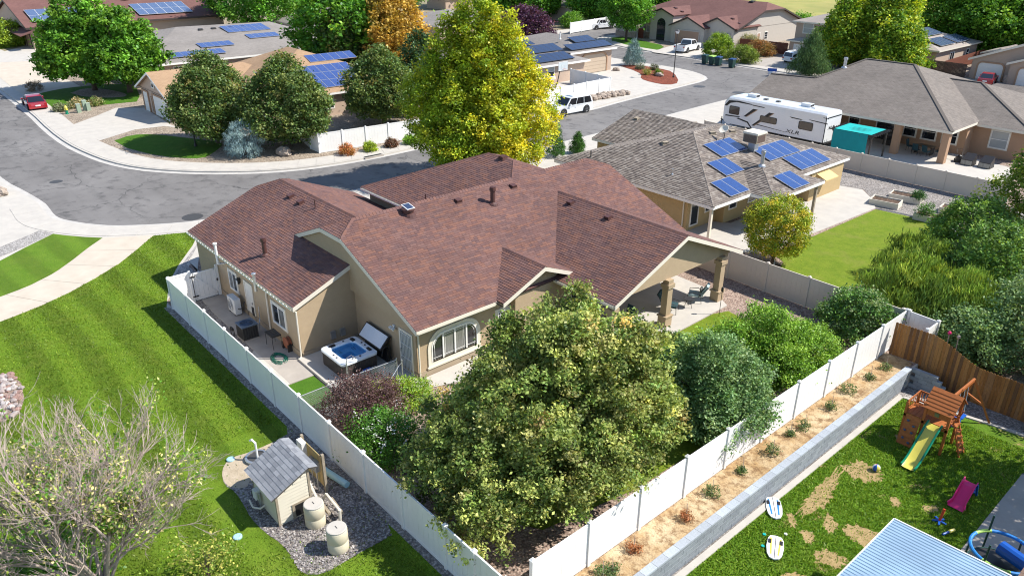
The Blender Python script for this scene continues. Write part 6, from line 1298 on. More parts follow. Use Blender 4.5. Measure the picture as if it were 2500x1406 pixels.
# small garden shrubs by the white wall
for x, y, r, cl, l in ((820, 378, .72, [(.24, .085, .03), (.17, .10, .03)], 'round rusty-red shrub at the corner of the white wall'), (871, 364, .62, [(.17, .22, .015), (.12, .17, .02)], 'round lime-green shrub second from the wall corner'), (921, 352, .55, [(.10, .045, .03), (.07, .05, .03)], 'dark brown shrub between two green round shrubs by the white wall'), (971, 345, .6, [(.10, .18, .015), (.07, .14, .015)], 'round green shrub nearest the yellow maple by the white wall')):
    tree('garden_shrub', l, 'shrub', {820: (-62.55, 34.6), 871: (-62.2, 36.9), 921: (-62.1, 39.2), 971: (-61.9, 41.2)}[x], r * 1.35, r, 'dome', cl, [3, 2], 90, 26, .12, .12, .04, seed=x, rough=.1)
for px, l, cl in (((1595, 172), 'small dark shrub on the red mulch near the spruce', [(.05, .06, .03)]), ((1603, 184), 'green tuft in the red mulch', [(.07, .12, .02)]), ((1575, 182), 'olive tuft at the left edge of the red mulch', [(.14, .14, .04)]), ((1558, 168), 'grey-green shrub by the pale boulder on the red mulch', [(.07, .09, .06)])):
    q = {1595: (-73.67,92.87), 1603: (-70.66,90.01), 1575: (-71.94,89.01), 1558: (-75.47,91.84)}[px[0]]
    tree('mulch_shrub', l, 'shrub', q, .8, .55, 'dome', cl, [1], 40, 20, .14, .14, .04, seed=px[0])
# shrubs along the front lawn of the sand-roofed house
for q, l, cl, r in (((-114.89,19.78), 'grey-brown mounded shrub at the end of the far left driveway', [(.13, .1, .08)], 1.0), ((-100.73,21.33), 'tan dry shrub beside the utility boxes', [(.24, .18, .10), (.14, .15, .07)], .9), ((-100.35,23.18), 'green flowering shrub beside the utility boxes', [(.07, .12, .025), (.2, .16, .09)], .8), ((-99.64,19.26), 'low grey-green ground shrub by the fire hydrant', [(.10, .11, .06)], .8)):
    tree('low_shrub', l, 'shrub', q, r * 1.1, r, 'dome', cl, [1] * len(cl), 70, 22, .15, .15, .04, seed=int(r * 77) + len(l))
# neighbour's round tree
tree('ornamental_tree', 'ball-shaped green tree with golden leaf edges on the neighbour lawn', 'tree', (-22.64,41.99), 4.25, 1.85, 'round', [(.10, .15, .014), (.18, .2, .02), (.36, .27, .035), (.06, .10, .012)], [4, 4, 2.6, 1.5], 520, 44, .13, .16, .13, seed=70, rough=.1, shell=.75, trunk_r=.11)
# shrubbery on the right
def shrub_at(name, label, x, y, H, r, cols, wts, seed, prof='dome', leaf=.15, n=380, m='leaf', asp=.62, per=40, rough=.3, H0=.05, cs=.2, up=.5, ry=None):
    return tree(name, label, 'shrub', (x, y), H, r, prof, cols, wts, n, per, leaf, cs, H0, seed=seed, rough=rough, m=m, aspect=asp, up=up, ry=ry)
JUN = [(.10, .155, .025), (.15, .21, .035), (.23, .26, .04), (.055, .09, .02)]
shrub_at('juniper_shrub', 'feathery yellow-green juniper over the far side of the tan fence', -14.0, 41.5, 3.3, 2.4, JUN, [4, 4, 2, 2], 71, leaf=.34, m='needle', asp=.2, n=480, rough=.35)
shrub_at('juniper_shrub', 'feathery green juniper right behind the wooden fence corner', -11.3, 41.0, 3.3, 2.3, JUN, [4, 4, 1, 3], 72, leaf=.34, m='needle', asp=.2, n=460, rough=.35)
shrub_at('juniper_shrub', 'darker feathery juniper at the edge of the neighbour lawn', -15.5, 46.2, 2.6, 1.9, JUN, [4, 3, .6, 4], 73, leaf=.34, m='needle', asp=.2, n=340, rough=.35)
LIL = [(.06, .12, .024), (.10, .165, .034), (.16, .22, .05), (.04, .075, .018)]
shrub_at('lilac_shrub', 'rounded mid-green shrub left of the tall tree at the right edge', -14.6, 51.5, 4.2, 2.6, LIL, [4, 4, 2, 2], 74, leaf=.17, n=460)
shrub_at('lilac_shrub', 'dark green shrub below the tall tree at the right edge', -11.5, 47.0, 4.4, 2.8, LIL, [4, 3, 1, 4], 75, leaf=.17, n=480)
shrub_at('privet_shrub', 'large blue-green shrub at the right edge above the wooden fence', -7.4, 41.2, 4.6, 2.8, [(.08, .125, .05), (.12, .17, .072), (.19, .235, .11)], [4, 4, 1.5], 76, leaf=.16, n=520)
shrub_at('privet_shrub', 'blue-green shrub leaning over the middle of the wooden fence', -9.7, 38.6, 2.6, 1.6, [(.065, .115, .042), (.1, .155, .056), (.165, .21, .09)], [4, 4, 1.5], 77, leaf=.15, n=300)
shrub_at('privet_shrub', 'blue-green shrub filling the right edge behind the wooden fence', -4.0, 39.6, 3.8, 2.6, [(.065, .115, .042), (.1, .155, .056), (.165, .21, .09)], [4, 4, 1], 78, leaf=.16, n=440)
tree('elm_tree', 'tall green tree cut by the right edge beside the far tan fence', 'tree', (-11.4, 56.6), 10.5, 3.7, 'ovoid', [(.08, .13, .02), (.14, .185, .028), (.22, .24, .045), (.045, .08, .016)], [4, 4, 2, 2], 1100, 44, .2, .27, .03, seed=79, rough=.25)
tree('shade_tree', 'tree beyond the right edge whose shade falls on the worn lawn', 'tree', (.2, 34.6), 8.0, 3.4, 'spread', BG, [4, 5, 2, 2], 330, 30, .26, .4, .3, seed=80, rough=.35, nl=12)
tree('shade_tree', 'tree below the frame whose shade falls across the lawn beside the gravel', 'tree', (-7.6, 2.2), 7.0, 2.4, 'round', BG, [4, 5, 2, 2], 200, 30, .24, .36, .3, seed=81, rough=.3, nl=12)
# small plants in the sandy bed and the raised beds
for i, (px, py, r, l) in enumerate(((2098, 938, .16, 'tiny green plant nearest the wooden fence in the sandy bed'), (2123, 912, .2, 'spiky green tuft beside the fence corner in the sandy bed'), (2063, 970, .3, 'bushy grey-green plant in the sandy bed, widest of the row'), (2032, 1010, .22, 'rusty green plant next below the widest one in the sandy bed'), (1966, 1030, .24, 'green plant right of the single post shadow in the sandy bed'), (1953, 1070, .13, 'small grey dried plant in the sandy bed'), (1896, 1087, .27, 'rounded green plant in the middle of the sandy bed'), (1790, 1162, .27, 'rounded dark green plant below the white fence in the sandy bed'), (1852, 1128, .14, 'tiny spiky plant between two rounded ones in the sandy bed'), (1763, 1222, .2, 'rusty brown dead plant in the sandy bed'), (1640, 1280, .2, 'reddish dead plant under the maple branch in the sandy bed'), (1563, 1345, .26, 'green weedy plant near the lower end of the sandy bed'), (1516, 1335, .2, 'grey-green weed by the fence foot at the lower end of the sandy bed'), (1495, 1400, .28, 'pale spiky weed at the lower edge of the sandy bed'))):
    dead = 'dead' in l or 'rusty brown' in l
    loc = (-12.05 + .12 * math.sin(i * 2.3), [33.2, 34.6, 31.3, 29.4, 27.2, 26.3, 24.6, 20.7, 22.7, 18.9, 16.3, 14.6, 15.0, 13.2][i])
    tree('bed_plant', l, 'plant', loc, r * 1.5, r, 'dome', [(.2, .08, .035), (.14, .07, .03)] if dead else [(.06, .09, .03), (.09, .12, .045), (.035, .055, .02)], [2, 2] if dead else [3, 2, 2], 34, 12, .07, .06, .03, seed=200 + i, rough=.4, trunk_r=.015, bark='twig')

# ---------------------------------------------------------------- vehicles (x forward, z up)
def lofted(mb, prof, wid):
    """side outline (x, z) with a half width for every point, closed on both sides"""
    k = len(prof); b = len(mb.v)
    for s_ in (1, -1):
        for (x, z), w in zip(prof, wid): mb.v.append((x, s_ * w, z))
    for i in range(k): j = (i + 1) % k; mb.f.append((b + i, b + j, b + k + j, b + k + i))
    mb.f.append(tuple(b + i for i in range(k - 1, -1, -1))); mb.f.append(tuple(b + k + i for i in range(k)))
    return mb
def wheel(t, x, y, r, w=.22):
    s_ = 1 if y > 0 else -1; T = Matrix.Translation((x, y, r)) @ Matrix.Rotation(-s_ * math.pi / 2, 4, 'X')
    wh = MB().lathe([(r * .62, -w / 2), (r * .95, -w / 2), (r, -w / 3), (r, w / 3), (r * .95, w / 2), (r * .66, w / 2), (r * .6, w / 2 - .03)], (0, 0, 0), 20, T).build('wheel', M['tire'], t, False)
    rm = MB()
    rm.lathe([(r * .62, w / 2 - .05), (r * .62, w / 2 - .01), (r * .55, w / 2 - .03), (r * .5, w / 2 - .07)], (0, 0, 0), 20, T)
    for k in range(5):
        a = 2 * math.pi * k / 5; rm.bar(T @ Vector((0, 0, w / 2 - .02)), T @ Vector((r * .6 * math.cos(a), r * .6 * math.sin(a), w / 2 - .03)), r * .2, .04)
    rm.build('rim', M['rim'], wh, False)
def car(name, label, cat, loc, rz, L, W, Hh, paint, kind='suv', group=None, wr=.37):
    t = thing(name, label, cat, loc, rz, group); h = W / 2; f = L / 2
    body = MB(); hz = Hh * (.56 if kind == 'suv' else .6)      # belt line
    if kind == 'suv':
        prof = [(-f + .05, .35), (-f, .55), (-f + .02, hz), (f * .42, hz + .02), (f * .62, hz - .0), (f - .12, hz - .12), (f, .66), (f - .02, .4), (f - .25, .27), (-f + .3, .27)]
        gh = [(-f + .06, hz - .02), (-f + .32, Hh - .10), (-f + .7, Hh - .01), (f * .12, Hh), (f * .2, Hh - .05), (f * .47, hz)]; gw_ = [h * .94, h * .82, h * .78, h * .78, h * .8, h * .92]
    elif kind == 'sedan':
        prof = [(-f + .08, .36), (-f, .6), (-f + .06, hz + .03), (-f * .5, hz + .06), (f * .4, hz + .03), (f * .8, hz - .06), (f - .05, hz - .2), (f, .5), (f - .15, .27), (-f + .3, .27)]
        gh = [(-f * .82, hz + .03), (-f * .36, Hh - .06), (-f * .1, Hh), (f * .1, Hh - .02), (f * .5, hz)]; gw_ = [h * .88, h * .74, h * .72, h * .73, h * .9]
    else:
        prof = [(-f + .05, .5), (-f, .62), (-f, hz), (f * .3, hz), (f * .55, hz + .02), (f * .9, hz - .02), (f - .03, hz - .14), (f, .6), (f - .1, .45), (f - .3, .36), (-f + .3, .4)]
        gh = [(-f * .22, hz - .02), (-f * .17, Hh - .05), (0, Hh), (f * .22, Hh - .01), (f * .31, Hh - .09), (f * .52, hz)]; gw_ = [h * .93, h * .8, h * .79, h * .79, h * .8, h * .93]
    lofted(body, prof, [h * (.93 if (z < .42 or abs(x) > f * .93) else 1) for x, z in prof])
    bd = body.build('body', M[paint], t, False); cab = lofted(MB(), gh, gw_).build('cabin', M[paint], t, False)
    # side glass: inset copy of the greenhouse outline, cut in two or three
    cx = sum(q[0] for q in gh) / len(gh); zb_ = hz + .05; zt_ = Hh - .12
    def edge(z, front):
        pts = gh if not front else gh[::-1]
        for a, b in zip(pts[:-1], pts[1:]):
            if min(a[1], b[1]) <= z <= max(a[1], b[1]) and a[1] != b[1]: return a[0] + (b[0] - a[0]) * (z - a[1]) / (b[1] - a[1])
        return pts[0][0]
    wz = lambda z: h * (.935 + (.785 - .935) * (z - hz) / (Hh - hz)) + .008
    xr0, xr1, xf0, xf1 = edge(zb_, 0) + .12, edge(zt_, 0) + .10, edge(zb_, 1) - .14, edge(zt_, 1) - .08
    n = 3 if kind == 'suv' else 2
    for s_ in (1, -1):
        for i in range(n):
            g = .03; a0 = xr0 + (xf0 - xr0) * i / n + g; a1 = xr0 + (xf0 - xr0) * (i + 1) / n - g; c0 = xr1 + (xf1 - xr1) * i / n + g; c1 = xr1 + (xf1 - xr1) * (i + 1) / n - g
            vs = [(a0, s_ * wz(zb_), zb_), (a1, s_ * wz(zb_), zb_), (c1, s_ * wz(zt_), zt_), (c0, s_ * wz(zt_), zt_)]
            MB().add(vs + [(x, y - s_ * .04, z) for x, y, z in vs], [(0, 1, 2, 3) if s_ < 0 else (3, 2, 1, 0), (0, 4, 5, 1), (1, 5, 6, 2), (2, 6, 7, 3), (3, 7, 4, 0)]).build('window', M['car_glass'], t, False)
    for name_, fr in (('windshield', 1), ('rear_window', 0)):
        z0, z1 = hz + .06, Hh - .1; x0, x1 = edge(z0, fr), edge(z1, fr); o = .02 if fr else -.02
        vs = [(x0 + o, -wz(z0) + .1, z0), (x0 + o, wz(z0) - .1, z0), (x1 + o, wz(z1) - .1, z1), (x1 + o, -wz(z1) + .1, z1)]
        MB().add(vs + [(x - o * 3, y, z) for x, y, z in vs], [(0, 1, 2, 3) if fr else (3, 2, 1, 0), (0, 4, 5, 1), (1, 5, 6, 2), (2, 6, 7, 3), (3, 7, 4, 0)]).build(name_, M['car_glass'], t, False)
    for x in (-f * .62, f * .62):
        for s_ in (1, -1):
            wheel(t, x, s_ * (h - .09), wr); ar = MB().lathe([(wr * 1.16, -.03), (wr * 1.16, .012)], (0, 0, 0), 20, Matrix.Translation((x, s_ * h * .99, wr)) @ Matrix.Rotation(-s_ * math.pi / 2, 4, 'X')); ar.build('wheel_arch', M['black_plastic'], bd, False)
    for s_ in (1, -1):
        MB().box(f - .16, f - .01, s_ * h * .72 - .22, s_ * h * .72 + .2, hz - .27, hz - .14).build('headlight', M['lamp_clear'], t, False)
        MB().box(-f - .012, -f + .1, s_ * h * .8 - .13, s_ * h * .8 + .13, hz - .3, hz - .06).build('taillight', M['lamp_red'], t, False)
        MB().box(edge(hz + .1, 1) - .45, edge(hz + .1, 1) - .3, s_ * h * .94 - .0, s_ * (h + .16), hz + .05, hz + .2).build('mirror', M[paint], t, False)
    MB().box(f - .05, f + .02, -h * .45, h * .45, .48, hz - .18).build('grille', M['black_plastic'], t, False)
    MB().box(-f - .05, -f + .1, -h * .92, h * .92, .36, .56).build('bumper', M[paint], t, False)
    MB().box(-f - .062, -f - .045, -.26, .26, .6, .74).build('number_plate', M['white_plastic'], t, False)
    if kind == 'suv':
        MB().box(-f * .05, f * .1, -h * .5, h * .5, Hh - .01, Hh + .01).build('sunroof', M['car_glass'], t, False)
        for s_ in (1, -1): MB().tube([(-f * .7, s_ * h * .68, Hh - .04), (-f * .62, s_ * h * .7, Hh + .06), (f * .05, s_ * h * .7, Hh + .06), (f * .12, s_ * h * .68, Hh - .02)], .025, 5).build('roof_rail', M['metal_white'], t, False)
    if kind == 'pickup':
        MB().box(-f + .1, -f * .24, -h * .8, h * .8, hz - .02, hz + .012).build('bed', M['black_plastic'], t, False)
        for s_ in (1, -1): MB().box(-f + .02, -f * .23, s_ * h * .9 - .1, s_ * h * .9 + .1, hz, hz + .12).build('bed_rail', M[paint], t, False)
        MB().box(-f, -f + .1, -h * .95, h * .95, hz, hz + .12).build('tailgate', M[paint], t, False)
    for s_ in (1, -1):
        for x in (-.1, .85 if kind != 'sedan' else .7): MB().box(x - .1, x + .08, s_ * h - .01, s_ * h + .025, hz - .18, hz - .14).build('door_handle', M[paint], t, False)
    return t
car('suv', 'white sport utility vehicle parked at the curb by the rock border', 'car', (-61.9, 63.2, -.13), math.radians(-92), 5.7, 2.1, 1.95, 'car_white', 'suv', wr=.42)
car('pickup_truck', 'white crew-cab pickup parked on the driveway of the grey stucco house', 'pickup truck', (-82.3, 112.3, 0), math.radians(101), 6.4, 2.15, 2.0, 'car_white', 'pickup', wr=.44)
car('pickup_truck', 'white pickup in front of the far white fence up the cross street', 'pickup truck', (-114.0, 125.0, -.13), math.radians(-100), 6.2, 2.1, 2.0, 'car_white', 'pickup', wr=.44)
car('hatchback', 'white hatchback on the driveway left of the bushy pine', 'car', (-64.02,116.22,0), math.radians(80), 4.8, 1.95, 1.7, 'car_white', 'suv')
car('sedan', 'dark red sedan parked at the street edge at the left', 'car', (-104.4, 17.6, -.13), math.radians(177), 5.2, 2.0, 1.55, 'car_red', 'sedan')
car('coupe', 'faded red car with its hood open in front of the arched garage door', 'car', (-37.3, 119.3, 0), math.radians(100), 4.6, 1.9, 1.55, 'car_red', 'sedan')
# camper trailer
rv = thing('camper_trailer', 'long white travel trailer with dark slanted stripes parked beside the grey roof', 'camper', (-40.2, 71.3, 0), 0)
L, W, B, Tp = 11.4, 2.9, .62, 3.45
def rvsec(x, z0, z1, w): return [(x, -w, z0), (x, w, z0), (x, w, z1 - .18), (x, w - .22, z1), (x, -w + .22, z1), (x, -w, z1 - .18)]
secs = [rvsec(-L / 2, 1.15, 2.5, W / 2 - .12), rvsec(-L / 2 + .12, .95, 3.0, W / 2 - .04), rvsec(-L / 2 + .55, B, Tp - .05, W / 2), rvsec(-L / 2 + 1.2, B, Tp, W / 2), rvsec(L / 2 - .5, B, Tp, W / 2), rvsec(L / 2 - .05, B, Tp - .04, W / 2), rvsec(L / 2, B + .05, Tp - .25, W / 2 - .05)]
mb = MB()
for s_ in secs: mb.v += s_
for i in range(len(secs) - 1):
    for k in range(6): mb.f.append((i * 6 + k, i * 6 + (k + 1) % 6, (i + 1) * 6 + (k + 1) % 6, (i + 1) * 6 + k))
mb.f += [(5, 4, 3, 2, 1, 0), tuple((len(secs) - 1) * 6 + k for k in range(6))]
rvb = mb.build('body', M['car_white'], rv, False)
Ys = -W / 2
def side(poly, m, name, d=.012, y=Ys): T = Matrix(((1, 0, 0, 0), (0, 0, -1, y), (0, 1, 0, 0), (0, 0, 0, 1))); return MB().prism(poly, -.02, d, T).build(name, M[m], rv, False)
def rr(x0, x1, z0, z1, r=.12):
    p = []
    for cx, cz, a0 in ((x1 - r, z1 - r, 0), (x0 + r, z1 - r, 90), (x0 + r, z0 + r, 180), (x1 - r, z0 + r, 270)):
        for k in range(4): a = math.radians(a0 + 30 * k); p.append((cx + r * math.cos(a), cz + r * math.sin(a)))
    return p
for x0, x1, z0, z1 in ((-4.9, -3.8, 1.75, 2.5), (-1.25, .55, 1.55, 2.1), (3.0, 4.4, 1.6, 2.3)):
    w = side(rr(x0, x1, z0, z1), 'car_glass', 'window', .02); T = Matrix(((1, 0, 0, 0), (0, 0, -1, Ys), (0, 1, 0, 0), (0, 0, 0, 1)))
    fm = MB(); ring(fm, rr(x0 - .05, x1 + .05, z0 - .05, z1 + .05, .15), rr(x0, x1, z0, z1, .12), -.01, .035, T); fm.build('frame', M['black_plastic'], w, False)
for pts in ([(-5.6, 2.45), (-5.1, 3.05), (-3.9, 3.15), (-2.4, 3.05), (-2.4, 2.98), (-4.2, 2.98), (-4.9, 2.8), (-5.3, 2.45)], [(-3.2, 1.7), (-2.95, 1.7), (-1.75, 2.62), (-2.2, 2.62)], [(-2.15, .95), (-1.95, .95), (.1, 2.55), (-.35, 2.55)], [(-5.3, 1.55), (-3.6, 1.6), (-3.7, 1.5), (-5.4, 1.42)], [(-2.4, 3.02), (-.9, 2.98), (-1.0, 2.9), (-2.3, 2.93)], [(1.9, 2.55), (3.3, 2.5), (3.1, 2.42), (2.1, 2.45)], [(3.9, 2.62), (5.85, 2.55), (5.85, 2.46), (4.2, 2.54)], [(-3.8, 1.45), (-2.6, 1.25), (-2.0, .62), (-2.15, .62), (-2.7, 1.12), (-4.0, 1.35)], [(-1.6, 1.2), (1.6, 1.0), (1.6, .97), (-1.6, 1.12)], [(5.3, 3.05), (5.9, 3.0), (5.9, 2.95), (5.4, 3.0)]):
    side(pts, 'black_plastic', 'stripe')
side([(-2.95, 1.7), (-2.82, 1.7), (-1.62, 2.62), (-1.75, 2.62)], 'stucco_d', 'stripe'); side([(-1.95, .95), (-1.82, .95), (.23, 2.55), (.1, 2.55)], 'stucco_d', 'stripe')
MB().box(-L / 2 + 1, L / 2, -W / 2 - .02, W / 2 + .02, B + .0, B + .06).box(L / 2 - .07, L / 2 - .01, -W / 2 - .015, -W / 2 + .03, B, Tp - .3).build('trim_strip', M['black_plastic'], rv, False)
MB().box(L / 2 - .02, L / 2 + .02, -W / 2 + .15, W / 2 - .15, 2.95, 3.05).build('stripe', M['black_plastic'], rv, False)
def text(body, size, m, parent, T, ext=.006, name='lettering'):
    cu = bpy.data.curves.new(name, 'FONT'); cu.body = body; cu.size = size; cu.extrude = ext; cu.align_x = 'CENTER'; cu.align_y = 'CENTER'; cu.resolution_u = 2
    tmp = bpy.data.objects.new(name, cu); me = bpy.data.meshes.new_from_object(tmp); bpy.data.objects.remove(tmp); bpy.data.curves.remove(cu)
    me.transform(T); me.materials.clear(); me.materials.append(M[m]); return link(name, me, parent, False)
sx = Matrix(((1, .25, 0, 0), (0, 1, 0, 0), (0, 0, 1, 0), (0, 0, 0, 1))); wide = Matrix.Diagonal((1.35, .8, 1, 1))
text('XLR', .62, 'black_plastic', rv, Matrix(((1, 0, 0, 2.45), (0, 0, -1, Ys - .015), (0, 1, 0, 1.12), (0, 0, 0, 1))) @ wide @ sx)
text('XLR', .5, 'black_plastic', rv, Matrix(((0, 0, 1, L / 2 + .02), (1, 0, 0, -.3), (0, 1, 0, 2.0), (0, 0, 0, 1))) @ wide @ sx)
for x in (-3.3, 2.7):
    a = MB().prism([(-.5, -.35), (.5, -.35), (.5, .35), (-.5, .35)], 0, .3, Matrix.Translation((x, .15, Tp))).build('roof_air_conditioner', M['car_white'], rv, False)
    MB().box(x + .5, x + .53, -.15, .45, Tp + .05, Tp + .25).build('air_grille', M['black_plastic'], a, False)
for x in (-1.7, -.3, 3.6): MB().cbox((x, -.1, Tp + .05), (.4, .4, .1)).build('roof_hatch', M['darkmetal'] if x < 3 else M['white_plastic'], rv, False)
for x in (.9, 1.75):
    for y in (-1.2, 1.2): wheel(rv, x, y, .36)
MB().tube([(-L / 2 + .6, -.7, .6), (-L / 2 - 1.1, 0, .58)], .06, 4).tube([(-L / 2 + .6, .7, .6), (-L / 2 - 1.1, 0, .58)], .06, 4).tube([(-L / 2 - 1.0, 0, 0), (-L / 2 - 1.0, 0, .9)], .05, 6).build('hitch', M['iron'], rv, False)
MB().box(L / 2, L / 2 + .12, -W / 2 + .1, W / 2 - .1, .5, .62).build('bumper', M['black_plastic'], rv, False)

# ---------------------------------------------------------------- side yard: machines, hose, tub
ac = thing('air_conditioner', 'square grey air conditioner with round fan grille on top beside the white fence', 'air conditioner', (-35.05, 12.75, .05), 0)
MB().box(-.42, .42, -.42, .42, .0, .05).build('base', M['concrete_dark'], ac, False)
MB().box(-.38, .38, -.38, .38, .05, .74).build('coil', M['black_plastic'], ac, False)
gw2 = MB()
for i in range(11):
    z = .08 + i * .063
    for s_ in (1, -1): gw2.box(-.4, .4, s_ * .395 - .006, s_ * .395 + .006, z, z + .016).box(s_ * .395 - .006, s_ * .395 + .006, -.4, .4, z, z + .016)
for i in range(7):
    x = -.39 + i * .13
    for s_ in (1, -1): gw2.box(x - .008, x + .008, s_ * .4 - .006, s_ * .4 + .006, .05, .76).box(s_ * .4 - .006, s_ * .4 + .006, x - .008, x + .008, .05, .76)
gw2.build('grille', M['darkmetal'], ac, False)
top = MB().box(-.43, .43, -.43, .43, .76, .82).build('top', plain('slate_metal', (.14, .19, .26), .4, .4), ac, False)
fg = MB()
for r in (.08, .14, .2, .26, .32): ring(fg, [(r * math.cos(a), r * math.sin(a)) for a in [k * math.pi / 10 for k in range(20)]], [((r - .022) * math.cos(a), (r - .022) * math.sin(a)) for a in [k * math.pi / 10 for k in range(20)]], .82, .85, Matrix())
fg.build('fan_grille', plain('blue_metal', (.1, .17, .30), .3, .5), top, False); MB().lathe([(.34, .0), (.34, .012)], (0, 0, .812), 20).build('fan_opening', M['black_plastic'], top, False)
ms = thing('heat_pump', 'white heat pump unit standing against the tan wall under the wall lamp', 'heat pump', (-38.15, 13.4, .05), 0)
MB().box(-.48, .48, -.17, .17, .06, .95).build('cabinet', M['metal_white'], ms, False); MB().box(-.42, -.3, -.19, .19, 0, .06).box(.3, .42, -.19, .19, 0, .06).build('feet', M['darkmetal'], ms, False)
fg = MB()
for r in (.1, .18, .26, .34): ring(fg, [(r * math.cos(a), r * math.sin(a)) for a in [k * math.pi / 10 for k in range(20)]], [((r - .015) * math.cos(a), (r - .015) * math.sin(a)) for a in [k * math.pi / 10 for k in range(20)]], 0, .02, Matrix(((1, 0, 0, -.1), (0, 0, -1, -.175), (0, 1, 0, .5), (0, 0, 0, 1))))
fg.build('fan_grille', M['metal'], ms, False); MB().tube([(.48, 0, .4), (.62, .05, .4), (.66, .2, .5), (.66, .34, .8)], .03, 6).build('line_set', M['iron'], ms, False)
gt2 = thing('grill_table', 'small black folding grill table against the wall below the window', 'table', (-33.3, 13.35, .05))
MB().box(-.42, .42, -.25, .25, .68, .74).build('top', M['iron'], gt2, False)
for x in (-.4, .4):
    for y in (-.23, .23): MB().tube([(x, y, .7), (x * .92, y, .35), (x * 1.02, y, 0)], .014, 5).build('leg', M['iron'], gt2, False)
gg_ = MB()
for i in range(6): gg_.box(-.4 + i * .14, -.31 + i * .14, -.22, .22, .74, .75)
gg_.build('grate', M['darkmetal'], gt2, False)
hr = thing('hose_reel', 'round brown hose reel on the tan wall near the corner', 'hose reel', (-32.5, 13.7, .05))
T = Matrix(((1, 0, 0, 0), (0, 0, -1, 0), (0, 1, 0, .42), (0, 0, 0, 1)))
MB().lathe([(.3, -.1), (.3, -.07), (.2, -.06), (.2, .06), (.3, .07), (.3, .1)], (0, 0, 0), 18, T).build('drum', plain('hose_brown', (.30, .10, .05), .5), hr, False); MB().box(-.3, -.26, -.14, .14, 0, .4).box(.26, .3, -.14, .14, 0, .4).build('stand', M['iron'], hr, False)
hs = MB(); rh_ = random.Random(5)
for k in range(7):
    r = .30 + .035 * k + rh_.uniform(-.02, .02); hs.tube([(-31.95 + rh_.uniform(-.04, .04) + r * math.cos(a) * 1.15, 12.95 + r * .72 * math.sin(a) + rh_.uniform(-.01, .01), .08 + .024 * (k % 3)) for a in [i * math.pi / 12 for i in range(24)]], .014, 5, False)
hs.tube([(-31.5, 12.9, .08), (-31.35, 12.75, .07), (-31.5, 12.6, .07), (-31.9, 12.55, .07), (-32.2, 12.7, .09)], .014, 5)
solo('garden_hose', hs, M['green_hose'], 'green garden hose coiled on the concrete near the house corner', 'hose')
ft = thing('standpipe', 'small black standpipe with two valves in the gravel strip', 'standpipe', (-35.75, 12.15, 0)); MB().tube([(0, 0, 0), (0, 0, .55), (.1, 0, .62)], .022, 6).build('riser', M['iron'], ft, False); MB().tube([(.16, .1, 0), (.16, .1, .45)], .02, 6).build('riser', M['iron'], ft, False)
for z in (.5, .4): MB().cbox((.08, .05, z), (.22, .08, .06)).build('valve', M['iron'], ft, False)
# hot tub
tb = thing('hot_tub', 'square hot tub with blue water and dark slatted cabinet', 'hot tub', (-29.0, 15.2, .15), 0)
hw_ = 1.02; hh_ = .93; HT = .84
oc = [(-hw_ + .1, -hh_), (hw_ - .1, -hh_), (hw_, -hh_ + .1), (hw_, hh_ - .1), (hw_ - .1, hh_), (-hw_ + .1, hh_), (-hw_, hh_ - .1), (-hw_, -hh_ + .1)]
cbm = MB(); ring(cbm, oc, [(x * .93, y * .93) for x, y in oc], 0, HT - .1, Matrix()); cbm.build('cabinet', M['spa_side'], tb, False)
sl_ = MB()
for i in range(18):
    x = -hw_ + .16 + i * .105; sl_.box(x, x + .008, -hh_ - .008, -hh_ + .01, .02, HT - .12)
for i in range(16):
    y = -hh_ + .14 + i * .105; sl_.box(hw_ - .01, hw_ + .008, y, y + .008, .02, HT - .12).box(-hw_ - .008, -hw_ + .01, y, y + .008, .02, HT - .12)
sl_.build('slat_grooves', M['vinyl_black'], tb, False, kind='stuff')
def rrect(w, h, r, k=5):
    p = []
    for cx, cy, a0 in ((w - r, h - r, 0), (-w + r, h - r, 90), (-w + r, -h + r, 180), (w - r, -h + r, 270)):
        for i in range(k + 1): a = math.radians(a0 + 90 * i / k); p.append((cx + r * math.cos(a), cy + r * math.sin(a)))
    return p
rim = MB(); o1, o2, i1, i2 = rrect(hw_ + .05, hh_ + .05, .2), rrect(hw_, hh_, .18), rrect(hw_ - .27, hh_ - .25, .3), rrect(hw_ - .3, hh_ - .28, .28)
k = len(o1)
for L_, z in ((o1, HT - .13), (o1, HT - .03), (o2, HT), (i1, HT), (i2, HT - .08)): rim.v += [(x, y, z) for x, y in L_]
for j in range(4):
    for i in range(k): rim.f.append((j * k + i, j * k + (i + 1) % k, (j + 1) * k + (i + 1) % k, (j + 1) * k + i))
rim.build('rim', M['spa_shell'], tb, False)
bs = MB(); L0, L1, L2 = i2, rrect(hw_ - .34, hh_ - .32, .26), rrect(.34, .3, .12)
for L_, z in ((L0, HT - .08), (L1, HT - .30), (L2, HT - .34), (rrect(.3, .27, .12), .1)): bs.v += [(x, y, z) for x, y in L_]
for j in range(3):
    for i in range(k): bs.f.append((j * k + i, j * k + (i + 1) % k, (j + 1) * k + (i + 1) % k, (j + 1) * k + i))
bs.f.append(tuple(3 * k + i for i in range(k))); bs.build('basin', M['spa_deep'], tb, False)
m_, t_, o_ = newmat('spa_water'); gl_ = nd(t_, 'BsdfGlossy'); gl_.inputs['Roughness'].default_value = .04; tr_ = nd(t_, 'BsdfTransparent'); tr_.inputs[0].default_value = (.72, .92, 1, 1); fr_ = nd(t_, 'Fresnel'); fr_.inputs[0].default_value = 1.33
bp = nd(t_, 'Bump'); bp.inputs['Strength'].default_value = .25; t_.links.new(noise(t_, coords(t_), 9, 3), bp.inputs['Height']); t_.links.new(bp.outputs[0], gl_.inputs['Normal'])
